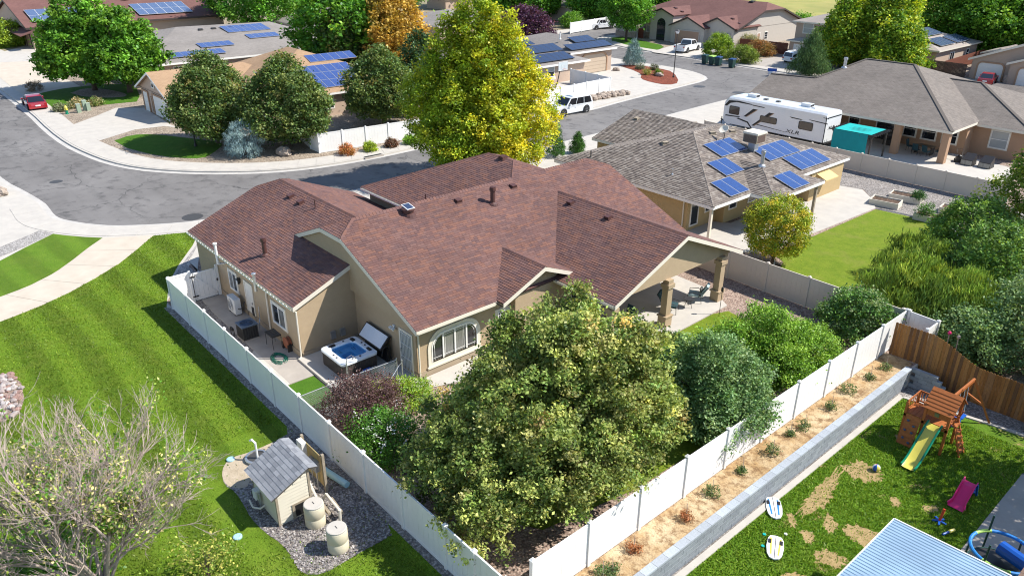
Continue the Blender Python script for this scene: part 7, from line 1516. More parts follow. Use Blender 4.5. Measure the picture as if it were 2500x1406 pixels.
mx_ = nd(t_, 'MixShader'); t_.links.new(fr_.outputs[0], mx_.inputs[0]); t_.links.new(tr_.outputs[0], mx_.inputs[1]); t_.links.new(gl_.outputs[0], mx_.inputs[2]); t_.links.new(mx_.outputs[0], o_.inputs[0])
MB().poly([(x, y, HT - .12) for x, y in rrect(hw_ - .31, hh_ - .29, .27)]).build('water', m_, tb, False)
rj = random.Random(9)
for cx, cy in ((-.45, .5), (.45, .5), (.5, -.3), (-.55, -.2)):
    for i in range(6):
        MB().lathe([(.028, 0), (.022, .012)], (cx + (i % 3 - 1) * .1, cy + (i // 3) * .1 - .05, HT - .31), 8).build('jet', M['vinyl_black'], tb, False)
for x, y, w, d in ((-.72, .62, .26, .16), (-.80, -.45, .15, .3), (.6, .74, .28, .13)): MB().cbox((x, y, HT + .03), (w, d, .07)).build('headrest', M['vinyl_black'], tb, False)
for x, y in ((-.2, .82), (.1, .82), (.86, .1), (.86, -.3), (-.88, .2), (.0, -.82), (.3, -.82)): MB().lathe([(.05, 0), (.05, .02), (.03, .035)], (x, y, HT), 10).build('valve_knob', M['vinyl_black'], tb, False)
cv = thing('tub_cover', 'folded black and white hot tub cover leaning over the far edge of the tub', 'tub cover', (-29.0, 16.35, .15))
T = Matrix.Translation((0, 0, .78)) @ Matrix.Rotation(math.radians(46), 4, 'X')
MB().box(-1.02, 1.02, -.02, .80, -.07, .06, T).build('panel', M['vinyl_black'], cv, False); MB().box(-.95, .95, .05, .74, .06, .075, T).build('lining', M['spa_shell'], cv, False)
MB().box(-1.02, 1.02, .32, .44, -.2, .74).build('panel', M['vinyl_black'], cv, False)
MB().tube([(1.04, .0, .5), (1.06, .1, .9), (1.06, .4, .95), (1.06, .5, .2)], .03, 6).build('lifter_arm', M['iron'], cv, False)
st = thing('tub_step', 'low dark step box with a blue tray in front of the hot tub', 'step', (-28.2, 14.9, .15)); st.location = (-27.55, 15.3, .15)
MB().box(-.3, .05, -.45, .45, 0, .24).build('tread', M['vinyl_black'], st, False); MB().box(.05, .35, -.45, .45, 0, .12).build('tread', M['vinyl_black'], st, False)
ty = thing('pool_skimmer', 'blue skimmer pan with a pole lying on the step by the hot tub', 'skimmer', (-27.68, 15.35, .39)); MB().box(-.13, .13, -.18, .22, 0, .05).build('pan', M['blue'], ty, False); MB().tube([(.0, -.5, .04), (0, .5, .06)], .014, 5).build('pole', M['metal'], ty, False)
for y in (14.72, 15.85): tag(MB().box(-27.05, -26.42, y - .5 + .32, y + .42, .15, .168).build('rubber_mat', M['vinyl_black']), 'black rubber mat nearest the corner of the slab' if y < 15 else 'black rubber mat beside the security door step', 'mat')
hd = thing('handrail', 'curved metal handrail standing beside the hot tub', 'handrail', (-27.92, 14.42, .15))
for x in (-.0, .12): MB().tube([(x, 0, 0), (x * .4, 0, .9), (.02, .05, 1.15), (.1, .25, 1.25), (.12, .42, 1.1), (.06, .5, .95)], .02, 6).build('rail', M['metal'], hd, False)
# rear patio furniture
def chair(label, loc, rz, fab='fabric_blue', group='chairs at the patio table'):
    c = thing('patio_chair', label, 'chair', loc, rz, group)
    MB().box(-.25, .25, -.25, .25, .40, .47).build('seat', M[fab], c, False)
    MB().box(-.25, .25, -.03, .04, 0, .62, Matrix.Translation((0, .27, .45)) @ Matrix.Rotation(math.radians(-14), 4, 'X')).build('backrest', M[fab], c, False)
    for s_ in (1, -1):
        MB().tube([(s_ * .28, -.26, 0), (s_ * .28, -.25, .62), (s_ * .28, .2, .66)], .016, 5).build('armrest', M['iron'], c, False); MB().tube([(s_ * .26, .28, 0), (s_ * .26, .26, .45), (s_ * .26, .42, 1.05)], .016, 5).build('frame', M['iron'], c, False)
    return c
tt = thing('patio_table', 'brown rectangular patio table half hidden by the big maple', 'table', (-23.1, 27.2, .06), 0)
MB().box(-.55, .55, -.9, .9, .7, .74).build('top', M['table_top'], tt, False)
for x in (-.45, .45):
    for y in (-.75, .75): MB().box(x - .025, x + .025, y - .025, y + .025, 0, .7).build('leg', M['iron'], tt, False)
chair('dark patio chair at the far end of the brown table', (-23.1, 28.45, .06), 0); chair('pale turquoise patio chair on the near side of the brown table, by the pillar', (-22.15, 27.75, .06), math.radians(-90), 'fabric_light'); chair('pale turquoise patio chair on the near side of the brown table, by the maple', (-22.1, 26.9, .06), math.radians(-95), 'fabric_light')
def lounge(label, loc, rz, fab):
    c = thing('lounge_chair', label, 'chair', loc, rz)
    MB().box(-.32, .32, -.35, .3, .34, .46).build('seat_cushion', M[fab], c, False); MB().box(-.32, .32, -.02, .12, 0, .75, Matrix.Translation((0, .28, .42)) @ Matrix.Rotation(math.radians(-28), 4, 'X')).build('back_cushion', M[fab], c, False)
    for s_ in (1, -1): MB().tube([(s_ * .36, -.4, 0), (s_ * .36, -.36, .56), (s_ * .36, .1, .62), (s_ * .36, .34, .5), (s_ * .36, .42, 0)], .02, 5).build('armrest', M['iron'], c, False); MB().tube([(s_ * .34, .2, .34), (s_ * .34, .75, 1.02)], .018, 5).build('frame', M['iron'], c, False)
    MB().ball((.02, .32, .72), .2, 8, 6, (1.1, .5, .9)).build('pillow', M['curtain'], c, False); return c
lounge('cushioned black lounge chair with pillows on the sunny edge of the patio', (-22.55, 33.75, .06), math.radians(-62), 'fabric_light'); lounge('low black lounge chair with blue cushion behind the middle pillar', (-22.6, 31.6, .06), math.radians(115), 'fabric_blue')
sdt = thing('side_table', 'small round black table between the two lounge chairs', 'table', (-22.25, 32.75, .06)); MB().lathe([(.3, 0), (.3, .03)], (0, 0, .5), 14).build('top', M['iron'], sdt, False)
for a in (0, 2.1, 4.2): MB().tube([(.08 * math.cos(a), .08 * math.sin(a), .5), (.26 * math.cos(a), .26 * math.sin(a), 0)], .014, 5).build('leg', M['iron'], sdt, False)
tp = thing('solar_torch', 'thin black garden torch at the corner of the patio', 'torch', (-20.6, 33.35, 0)); MB().tube([(0, 0, 0), (0, 0, 1.45)], .016, 6).build('pole', M['iron'], tp, False); MB().lathe([(.04, 0), (.07, .03), (.07, .2), (.05, .26), (.02, .28)], (0, 0, 1.42), 10).build('lantern', M['iron'], tp, False)
# ---------------------------------------------------------------- pump shed corner
sh = thing('pump_shed', 'small cream lap-sided shed with grey shingle roof beside two round tanks', 'shed', (-22.15, 8.2, 0))
X0, X1, Y0, Y1 = -23.05, -21.15, 7.72, 8.98
shw = MB().prism([(X0, Y0), (X1, Y0), (X1, Y1), (X0, Y1)], 0, 1.36).build('wall', M['siding'], sh)
MB().slab([(X1, Y0, 1.36), (X1, Y1, 1.36), (X1, Y1, 1.92)], .06, (1, 0, 0)).slab([(X0, Y0, 1.36), (X0, Y1, 1.36), (X0, Y1, 1.92)], .06, (-1, 0, 0)).build('gable', M['siding'], sh)
for i in range(12):
    z = .12 + i * .14; ya = Y0 + max(0, (z + .14 - 1.36) / .56 * (Y1 - Y0))
    if z > 1.8: break
    a, b = max(ya, Y0 + .05), Y1 - .06; mb = MB()
    mb.add([(X1 + .004, a, z + .14), (X1 + .004, b, z + .14), (X1 + .034, b, z + .006), (X1 + .034, a, z + .006), (X1, a, z), (X1, b, z)], [(3, 2, 1, 0), (4, 5, 2, 3)])
    mb.build('siding_board', M['siding'], sh)
for x, y in ((X1, Y0), (X1, Y1), (X0, Y0)): MB().box(x - .05, x + .035, y - .035, y + .05, 0, 1.36 if y == Y0 else 1.9).build('corner_board', M['wood_gray'], sh)
MB().box(X0 + .05, X1 - .06, Y0 - .03, Y0 + .005, .1, 1.3).build('access_door', M['siding'], sh)
op = MB().box(X1 - .01, X1 + .04, Y0 + .62, Y0 + 1.2, .12, .62).build('opening', M['black_plastic'], sh)
MB().box(X1, X1 + .055, Y0 + .52, Y0 + .62, .05, .7).box(X1, X1 + .05, Y0 + .62, Y0 + 1.25, .62, .7).build('frame', M['wood_gray'], sh)
SHED = [(.24, .25, .27), (.27, .28, .3), (.21, .22, .24), (.3, .31, .33)]
spl = [[(X0 - .2, Y0 - .22, 1.34), (X1 + .14, Y0 - .22, 1.34), (X1 + .14, Y1 + .0, 2.02), (X0 - .2, Y1 + .0, 2.02)], [(X0 - .2, Y1 + .35, 1.9), (X1 + .14, Y1 + .35, 1.9), (X1 + .14, Y1, 2.02), (X0 - .2, Y1, 2.02)]]
sr = MB().slab(spl[0], .05).slab(spl[1], .05).build('roof', M['gray_under'], sh)
shingle_roof(sr, spl, .3, .17, .012, M['shed_shingle'], SHED, 200, 5, jit=0)
MB().tube([(-22.4, 7.62, .1), (-22.4, 7.6, .75)], .05, 6).build('conduit', M['metal'], sh); MB().box(-22.75, -22.5, 7.5, 7.7, .42, .8).build('utility_box', M['metal_white'], sh)
MB().tube([(-22.9, 7.4, .25), (-22.5, 7.35, .2), (-22.2, 7.5, .25), (-22.2, 7.7, .3)], .035, 6).build('conduit', M['trim'], sh)
for (x, y), l in (((-20.45, 8.75), 'round cream concrete tank next to the shed under the pipes'), ((-18.85, 8.75), 'round cream concrete tank standing alone on the gravel')):
    b = thing('water_tank', l, 'tank', (x, y, 0)); MB().lathe([(.34, 0), (.36, .04), (.36, .40), (.345, .42), (.36, .44), (.36, .86), (.33, .9)], (0, 0, 0), 28).build('barrel', M['barrel'], b, False, True)
    MB().lathe([(.345, .0), (.345, .05), (.32, .065), (.0, .07)], (0, 0, .88), 28).build('lid', M['concrete'], b, False); MB().cbox((0, 0, .955), (.14, .02, .015)).build('lid_handle', M['darkmetal'], b, False)
eb = thing('electric_board', 'wooden backboard with grey meter boxes behind the shed', 'meter board', (-22.5, 9.85, 0))
for x in (-23.3, -21.7): MB().box(x - .05, x + .05, 9.82, 9.92, 0, 1.75).build('post', M['wood_gray'], eb)
for i in range(7): MB().box(-23.3 + i * .23, -23.3 + (i + 1) * .23 - .01, 9.79, 9.815, .35, 1.7).build('board', mat('plywood_%d' % i, (.5, .36 + .02 * (i % 3), .17), None, 5, .8), eb)
for x, w, z0, z1, m in ((-23.0, .42, .75, 1.72, 'metal_white'), (-22.35, .3, .9, 1.3, 'metal'), (-21.98, .3, .95, 1.35, 'metal')): MB().box(x - w / 2, x + w / 2, 9.6, 9.79, z0, z1).build('meter_box', M[m], eb)
for x in (-23.0, -22.35, -21.98): MB().tube([(x, 9.7, .95), (x, 9.7, 0)], .03, 6).build('conduit', M['metal'] if x > -22.9 else M['rust'], eb)
solo('drain_pipe', MB().tube([(-24.83,10.03,0.14), (-21.41,10.59,0.14)], .13, 12), M['pale_blue'], 'thick pale blue pipe lying on the gravel under the white fence', 'pipe')
pf = thing('pipe_frame', 'white plastic pipes on a low wooden frame between shed and tank', 'pipes', (-20.9, 9.2, 0))
for a, b in (((-21.7, 9.25, .75), (-20.75, 9.05, .7)), ((-20.75, 9.05, .7), (-20.55, 8.95, .5)), ((-20.95, 9.5, .6), (-19.9, 9.45, .55)), ((-19.9, 9.45, .6), (-19.9, 9.42, 0)), ((-20.95, 9.5, .6), (-21.2, 9.3, .0))): MB().tube([a, b], .055, 8).build('pipe', M['trim'], pf)
for a, b in (((-20.9, 9.65, .35), (-19.95, 9.55, .35)), ((-21.2, 9.3, .35), (-20.2, 9.2, .35))): MB().bar(a, b, .1, .1).build('beam', M['wood_gray'], pf)
wm = thing('well_cover', 'round dark well pit with a white vent pipe left of the shed', 'well', (-25.3, 8.75, 0)); MB().lathe([(.42, -.1), (.46, .12), (.44, .16), (.36, .16), (.36, .1)], (0, 0, 0), 22).build('rim', M['metal'], wm, False); MB().lathe([(.36, .0), (.36, .02)], (0, 0, .1), 20).build('pit', M['darkmetal'], wm, False)
MB().tube([(.1, 0, .1), (.1, 0, .85), (-.02, -.08, .98), (-.1, -.12, .9)], .045, 8).build('vent_pipe', M['white_plastic'], wm, False)
for q, l in (((-25.91,7.93,0.03), 'small pale round lid at the gravel edge left of the well'), ((-21.61,6.36,0.02), 'tiny pale lid in the shaded grass left of the tanks')): solo('valve_lid', MB().lathe([(.16, 0), (.16, .05), (.12, .07)], q, 14), M['pale_blue'], l, 'lid')
# river rocks at the left edge, each stone by itself
rb_ = thing('rock_bed', 'bed of pink and grey river rocks at the left edge of the lawn', 'rock bed', (-36.83,2.21))
rr_ = random.Random(31); lib = []
for i in range(10):
    b = MB().ball((0, 0, 0), 1, 8, 5, (1, rr_.uniform(.65, .95), rr_.uniform(.45, .65)), .16, rr_); c = rr_.choice([(.34, .285, .265), (.42, .37, .345), (.29, .25, .235), (.36, .30, .28), (.5, .45, .42), (.25, .22, .21), (.3, .19, .16)]); b.t = [c] * len(b.f); lib.append(b.mesh('rock', M['rock_tint']))
poly = [(-41.83,1.4), (-39.27,2.33), (-38.77,2.75), (-37.8,2.93), (-36.17,2.73), (-35.04,2.32), (-34.85,1.84), (-34.84,1.54), (-34.79,0.34)]
sheet('gravel_patch', poly, .03, M['gravel_pink'])
def inside(p, poly):
    c = False
    for i in range(len(poly)):
        a, b = poly[i], poly[i - 1]
        if (a[1] > p[1]) != (b[1] > p[1]) and p[0] < (b[0] - a[0]) * (p[1] - a[1]) / (b[1] - a[1]) + a[0]: c = not c
    return c
n = 0
xs = [q[0] for q in poly]; ys = [q[1] for q in poly]
while n < 240:
    p = (rr_.uniform(min(xs), max(xs)), rr_.uniform(min(ys), max(ys)))
    if inside(p, poly):
        o = link('rock', lib[rr_.randrange(10)], rb_, True); s_ = rr_.uniform(.09, .2); o.matrix_basis = Matrix.Translation((p[0], p[1], .05 + rr_.random() * .06)) @ Matrix.Rotation(rr_.random() * 6.3, 4, 'Z') @ Matrix.Diagonal((s_, s_, s_, 1)); n += 1
# rock border by the basketball fence and single boulders
rbd = thing('rock_border', 'row of tan boulders along the foot of the white fence by the driveway', 'rock border', (-65.2, 70, 0))
for i in range(26):
    y = 66.3 + (i // 2) * .8 + rr_.uniform(-.2, .2); o = link('rock', MB().ball((0, 0, 0), rr_.uniform(.38, .62), 8, 6, (1, rr_.uniform(.8, 1.2), .75), .2, rr_).mesh('rock', M['rock']), rbd, True); o.matrix_basis = Matrix.Translation((-65.75 + (i % 2) * .8 + .03 * i, y, .2)) @ Matrix.Rotation(rr_.random() * 6, 4, 'Z')
for q, r, l in (((-66.28,30.1), .75, 'long tan boulder on the shaded gravel by the white wall corner'), ((-77.0, 88.2), .5, 'pale boulder behind the red mulch beside the spruce'), ((-69.88,89.41), .55, 'white and brown boulder in the middle of the red mulch island'), ((-69.91,7.97), .6, 'tan stacked rocks at the left edge of the street')):
    solo('boulder', MB().ball((q[0], q[1], r * .35), r, 10, 7, (1.25, .8, .65), .16, rr_), M['rock'], l, 'boulder')
# ---------------------------------------------------------------- street things
def street_lamp(label, loc, h):
    t = thing('street_lamp', label, 'street lamp', loc, 0, 'street lamps with square lantern heads'); MB().lathe([(.16, 0), (.14, .25), (.07, .3), (.055, h - .5), (.05, h - .35)], (0, 0, 0), 10).build('pole', M['iron'], t, False)
    hd_ = MB().box(-.28, .28, -.28, .28, h - .02, h + .03).add([(-.26, -.26, h + .03), (.26, -.26, h + .03), (.26, .26, h + .03), (-.26, .26, h + .03), (0, 0, h + .18)], [(0, 1, 4), (1, 2, 4), (2, 3, 4), (3, 0, 4)]).build('lantern', M['darkmetal'], t, False)
    MB().add([(-.22, -.22, h - .02), (.22, -.22, h - .02), (.22, .22, h - .02), (-.22, .22, h - .02), (-.12, -.12, h - .36), (.12, -.12, h - .36), (.12, .12, h - .36), (-.12, .12, h - .36)], [(4, 7, 6, 5), (0, 4, 5, 1), (1, 5, 6, 2), (2, 6, 7, 3), (3, 7, 4, 0)]).build('lamp_glass', M['lamp_clear'], hd_, False)
street_lamp('black street lamp standing in front of the left round tree', (-74.45,25.01), 5.15); street_lamp('black street lamp at the tip of the red mulch island', (-67.98,90.14), 6.3)
hy = thing('fire_hydrant', 'yellow and green fire hydrant by the curb lawn', 'fire hydrant', (-97.62,19.36)); MB().lathe([(.2, 0), (.2, .06), (.15, .08), (.15, .45)], (0, 0, 0), 12).build('barrel', M['green'], hy, False); MB().lathe([(.2, .45), (.2, .52), (.16, .55), (.16, .72), (.19, .74), (.12, .88), (.05, .92), (.05, .98), (.01, .99)], (0, 0, 0), 12).build('bonnet', M['yellow'], hy, False)
for s_ in (1, -1): MB().tube([(0, 0, .62), (s_ * .26, 0, .62)], .07, 8).build('nozzle', M['yellow'], hy, False)
for q, h, l in (((-97.63,20.63), .9, 'green utility pedestal right of the fire hydrant'), ((-98.33,21.46), 1.1, 'taller pale utility pedestal beside the lawn shrubs'), ((-98.09,21.74), .8, 'short pale utility pedestal beside the taller one')):
    u = thing('utility_pedestal', l, 'utility box', q, 0, 'utility pedestals by the hydrant'); MB().box(-.25, .25, -.2, .2, 0, h).build('cabinet', plain('pedestal_green', (.28, .36, .26), .6), u, False); MB().box(-.27, .27, -.22, .22, h, h + .06).build('lid', plain('pedestal_lid', (.34, .4, .32), .6), u, False)
for x, y, m1, m2, l in ((-72.9, 104.3, 'bin_green', 'bin_green', 'dark green wheeled bin at the left end of the row of three'), (-71.6, 104.3, 'bin_green', 'lime', 'wheeled bin with light green lid in the middle of the row of three'), (-70.4, 104.3, 'bin_green', 'bin_blue', 'wheeled bin with blue lid at the right end of the row of three'), (-67.9, 104.2, 'bin_green', 'bin_blue', 'dark green wheeled bin standing apart right of the other three')):
    b = thing('wheeled_bin', l, 'trash bin', (x, y, -.13), math.radians(R.uniform(-8, 8)), 'wheeled bins at the curb')
    MB().add([(-.33, -.33, .08), (.33, -.33, .08), (.33, .33, .08), (-.33, .33, .08), (-.43, -.45, 1.25), (.43, -.45, 1.25), (.43, .42, 1.25), (-.43, .42, 1.25)], [(3, 2, 1, 0), (0, 1, 5, 4), (1, 2, 6, 5), (2, 3, 7, 6), (3, 0, 4, 7)]).build('body', M[m1], b, False)
    MB().add([(-.45, -.5, 1.25), (.45, -.5, 1.25), (.45, .47, 1.27), (-.45, .47, 1.27), (-.4, -.42, 1.36), (.4, -.42, 1.36), (.4, .44, 1.4), (-.4, .44, 1.4)], [(0, 1, 5, 4), (1, 2, 6, 5), (2, 3, 7, 6), (3, 0, 4, 7), (4, 5, 6, 7), (3, 2, 1, 0)]).build('lid', M[m2], b, False)
    for s_ in (1, -1): wheel_ = MB().lathe([(.14, -.03), (.14, .03)], (0, 0, 0), 12, Matrix.Translation((s_ * .34, .34, .14)) @ Matrix.Rotation(math.pi / 2, 4, 'Y')).build('wheel', M['tire'], b, False)
hp = thing('basketball_hoop', 'portable basketball hoop with clear backboard and leaning black pole', 'basketball hoop', (-71.0, 70.0, .0), math.radians(5))
MB().prism([(-.45, -.3), (.45, -.3), (.45, .3), (-.45, .3)], 0, .18).build('base', M['black_plastic'], hp, False); MB().tube([(-.35, 0, .15), (.2, 0, 1.5), (.55, 0, 3.0)], .06, 8).build('pole', M['iron'], hp, False); MB().tube([(-.35, .0, .9), (.05, 0, 1.15)], .03, 6).build('brace', M['iron'], hp, False)
bo = MB().box(1.0, 1.03, -.85, .85, 2.9, 3.9).build('backboard', plain('backboard_clear', (.5, .55, .56), .1), hp, False); fb = MB()
for y0, y1, z0, z1 in ((-.88, -.82, 2.87, 3.93), (.82, .88, 2.87, 3.93), (-.82, .82, 2.87, 2.93), (-.82, .82, 3.87, 3.93), (-.3, -.26, 3.1, 3.5), (.26, .3, 3.1, 3.5), (-.3, .3, 3.46, 3.5)): fb.box(.99, 1.045, y0, y1, z0, z1)
fb.build('frame', M['metal_white'], bo, False); MB().tube([(1.03 + .25 + .23 * math.cos(a), .23 * math.sin(a), 3.05) for a in [k * math.pi / 8 for k in range(17)]], .015, 5).build('rim', M['orange_red'], bo, False); MB().tube([(.55, 0, 3.0), (1.0, 0, 3.2)], .04, 6).tube([(.5, 0, 2.75), (1.0, 0, 3.0)], .04, 6).build('arm', M['iron'], hp, False)
sg = thing('yard_sign', 'small blue and white sign on the pavement before the brown-grey roof', 'sign', (-60.2, 102.8, -.1), math.radians(30), None, .75); MB().box(-.85, .85, -.03, .03, .75, 1.35).build('board', M['blue'], sg, False); MB().box(-.6, .1, -.05, -.03, .35, .8).build('board', M['white_plastic'], sg, False)
for x in (-.6, .6): MB().box(x - .03, x + .03, -.03, .03, 0, .8).build('leg', M['blue'], sg, False)
# ---------------------------------------------------------------- next yard: shade frame, covered chairs, raised beds
shf = thing('shade_canopy', 'teal cloth shade canopy on a dark slatted frame beside the camper', 'canopy', (-31.3, 70.2, .06), math.radians(2))
for x in (-1.75, 1.75):
    for y in (-1.6, 1.6): MB().box(x - .06, x + .06, y - .06, y + .06, 0, 2.35).build('post', M['iron'], shf, False)
for i in range(9): MB().box(-2.15, 2.15, -1.6 + i * .4 - .03, -1.6 + i * .4 + .03, 2.38, 2.5).build('slat', M['iron'], shf, False)
for y in (-1.62, 1.62): MB().box(-1.9, 1.9, y - .04, y + .04, 2.28, 2.38).build('beam', M['iron'], shf, False)
g = MB(); nx = 8; ny = 6
for j in range(ny + 1):
    for i in range(nx + 1): g.v.append((-1.7 + 3.4 * i / nx, -1.66 + 3.1 * j / ny, 2.53 - .04 * math.sin(math.pi * (i % 2)) - .05 * math.sin(math.pi * j / ny) * math.sin(math.pi * i / nx)))
for j in range(ny):
    for i in range(nx): a = j * (nx + 1) + i; g.f.append((a, a + 1, a + nx + 2, a + nx + 1))
g.build('cloth', M['teal'], shf, False, True)
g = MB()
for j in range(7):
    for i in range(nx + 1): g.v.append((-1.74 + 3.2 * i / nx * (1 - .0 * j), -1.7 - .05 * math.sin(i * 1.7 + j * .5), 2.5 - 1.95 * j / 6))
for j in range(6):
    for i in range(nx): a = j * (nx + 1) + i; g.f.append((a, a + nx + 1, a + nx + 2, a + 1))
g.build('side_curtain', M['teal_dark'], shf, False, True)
def covered(label, loc, rz):
    t = thing('covered_chair', label, 'covered chair', loc, rz, 'covered chairs at the far patio'); MB().add([(-.5, -.6, 0), (.5, -.6, 0), (.5, .5, 0), (-.5, .5, 0), (-.48, -.55, .5), (.48, -.55, .5), (.42, .4, .95), (-.42, .4, .95)], [(0, 1, 5, 4), (1, 2, 6, 5), (2, 3, 7, 6), (3, 0, 4, 7), (4, 5, 6, 7)]).build('cover', M['vinyl_black'], t, False); MB().box(-.46, .46, -.62, -.59, .05, .45).build('front_flap', M['curtain'], t, False); return t
covered('black covered chair on the left at the sunny end of the far patio', (-23.3, 75.2, .06), 0); covered('black covered chair on the right at the sunny end of the far patio', (-21.9, 75.4, .06), 0)
gr2 = thing('barbecue', 'covered black barbecue in the shade of the far patio', 'barbecue', (-31.0, 76.6, .06)); MB().ball((0, 0, .95), .75, 12, 8, (1.15, .75, .8)).build('cover', M['vinyl_black'], gr2, False); MB().box(-.6, .6, -.4, .4, 0, .8).build('cabinet', M['vinyl_black'], gr2, False)
pt2 = thing('dining_table', 'patio dining table in the shade between two far pillars', 'table', (-27.5, 75.9, .06)); MB().box(-.8, .8, -.5, .5, .7, .75).build('top', M['table_top'], pt2, False)
for x in (-.7, .7): MB().box(x - .04, x + .04, -.4, .4, 0, .7).build('leg', M['iron'], pt2, False)
for dx, dy, rz, l in ((-1.3, 0, 90, 'dark patio chair left of the far dining table'), (1.3, 0, -90, 'dark patio chair right of the far dining table'), (-.4, -.9, 180, 'patio chair at the near side of the far dining table, left one'), (.5, -.9, 170, 'patio chair at the near side of the far dining table, right one')): chair(l, (-27.5 + dx, 75.9 + dy, .06), math.radians(rz), 'fabric_blue', 'chairs at the far dining table')
mw = thing('lawn_mower', 'black push mower standing right of the last far pillar', 'mower', (-24.2, 75.4, .06), .4); MB().box(-.3, .3, -.4, .4, .12, .4).ball((0, 0, .45), .2).build('deck', M['vinyl_black'], mw, False); MB().tube([(-.25, .4, .3), (-.22, 1.0, .95), (.22, 1.0, .95), (.25, .4, .3)], .018, 5).build('handle', M['iron'], mw, False)
for x in (-.34, .34):
    for y in (-.3, .3): MB().lathe([(.12, -.03), (.12, .03)], (0, 0, 0), 12, Matrix.Translation((x, y, .12)) @ Matrix.Rotation(math.pi / 2, 4, 'Y')).build('wheel', M['tire'], mw, False)
for x, y, w, d, l in ((-23.1, 58.55, 1.3, 2.1, 'raised garden bed of pale timber with bare soil, nearest the lawn corner'), (-22.6, 61.0, 1.3, 2.3, 'raised garden bed of pale timber with one green plant, farther back'), (-18.9, 57.6, 1.1, 3.0, 'raised garden bed beside the lawn with two leafy plants'), (-18.6, 60.6, 1.2, 2.4, 'raised garden bed near the hedge with dry soil')):
    b = thing('raised_bed', l, 'garden bed', (x, y, .01), math.radians(-84 if x > -20 else -80)); ww, dd_ = w / 2, d / 2
    for x0, x1, y0, y1 in ((-ww, ww, -dd_, -dd_ + .06), (-ww, ww, dd_ - .06, dd_), (-ww, -ww + .06, -dd_ + .06, dd_ - .06), (ww - .06, ww, -dd_ + .06, dd_ - .06)): MB().box(x0, x1, y0, y1, 0, .46).build('board', M['trim'], b, False)
    MB().box(-ww + .06, ww - .06, -dd_ + .06, dd_ - .06, .0, .36).build('soil', M['mulch'], b, False)
for x, y, h, r, c, l in ((-19.7, 57.3, 1.0, .55, [(.04, .09, .02), (.06, .12, .03)], 'dark green bushy plant in the lawn-side raised bed'), (-18.2, 57.5, 1.0, .5, [(.12, .14, .03), (.08, .11, .02)], 'yellow-green plant in the lawn-side raised bed'), (-21.7, 61.0, .6, .45, [(.03, .07, .02)], 'dark green plant in the far raised bed')):
    tree('bed_shrub', l, 'plant', (x, y, .3), h, r, 'dome', c, [1] * len(c), 60, 22, .1, .12, .05, seed=int(h * 50 + r * 100))
solo('fallen_log', MB().tube([(-9.4, 37.6, .1), (-8.3, 39.2, .55)], [.16, .13], 8), M['bark'], 'grey log leaning in the dark gap behind the wooden fence', 'log')
for q, m_n, l in (((-10.35, 37.0), 'pink', 'tall stalk with a pink flower behind the wooden fence'), ((-9.9, 36.9), 'twig', 'tall dry seed stalk behind the wooden fence')):
    t = thing('flower_stalk', l, 'flower', (*q, 0)); MB().tube([(0, 0, 0), (.03, 0, 1.1), (0, .02, 1.75)], .025, 5).build('stem', M['twig'], t, False); MB().ball((0, .02, 1.8), .09, 7, 5).build('flower_head', M[m_n], t, False)
# ---------------------------------------------------------------- lower yard: play set and toys
GZ = -.9
ps = thing('playset', 'orange cedar playset with yellow-green slide, rock wall and slatted roof', 'playset', (-8.6, 31.5, GZ), 0)
bx = lambda x0, x1, y0, y1, z0, z1: MB().box(x0 + 8.6, x1 + 8.6, y0 - 31.5, y1 - 31.5, z0 - GZ, z1 - GZ)
def pv(p): return (p[0] + 8.6, p[1] - 31.5, p[2] - GZ)
for x in (-9.5, -8.75, -7.8):
    for y in (31.05, 32.25): bx(x - .05, x + .05, y - .05, y + .05, GZ, 1.25 if x > -9 else .95).build('post', M['cedar'], ps, False)
for i in range(9): bx(-9.5 + i * .19, -9.5 + (i + 1) * .19 - .012, 31.05, 32.25, .38, .42).build('deck_board', M['cedar'], ps, False)
bx(-9.55, -7.75, 31.0, 31.04, .26, .38).box(-.95, .85, .76, .80, 1.16, 1.28).build('beam', M['cedar'], ps, False)
zt0, zt1 = 1.78, 1.12
for side_ in (0, 1):
    for i in range(6):
        f0, f1 = i / 6, (i + 1) / 6
        y_ = lambda f: (31.68 - f * .78) if side_ == 0 else (31.68 + f * .78); zf_ = lambda f: zt0 - (zt0 - zt1) * f
        a0, a1 = y_(f0), y_(f1 + .04)
        mb = MB().slab([pv((-8.88, a0, zf_(f0) - .015)), pv((-7.66, a0, zf_(f0) - .015)), pv((-7.66, a1, zf_(f1 + .04) + .012)), pv((-8.88, a1, zf_(f1 + .04) + .012))], .022); mb.build('roof_slat', M['cedar'], ps, False)
for x in (-8.78, -7.76):
    for y in (30.95, 32.4): MB().bar(pv((x, y, 1.1)), pv((x, 31.68, 1.72)), .06, .08).build('rafter', M['cedar'], ps, False)
for a, b in (((-9.5, 31.05), (-9.5, 32.25)), ((-9.5, 32.25), (-8.75, 32.25)), ((-8.75, 32.25), (-7.8, 32.25))):
    A = Vector(pv((a[0], a[1], 0))); B_ = Vector(pv((b[0], b[1], 0)))
    for z in (.5, .98): MB().bar(A + Vector((0, 0, z)), B_ + Vector((0, 0, z)), .04, .07).build('rail', M['cedar'], ps, False)
    for k in range(1, 6): q = A.lerp(B_, k / 6); MB().bar(q + Vector((0, 0, .5)), q + Vector((0, 0, .98)), .06, .02).build('baluster', M['cedar'], ps, False)
bx(-8.7, -7.85, 31.03, 31.06, .75, 1.05).build('sunburst_panel', M['cedar'], ps, False); bx(-8.38, -8.2, 31.0, 31.02, .8, .98).build('sign_panel', plain('playset_green', (.12, .14, .06), .5), ps, False)
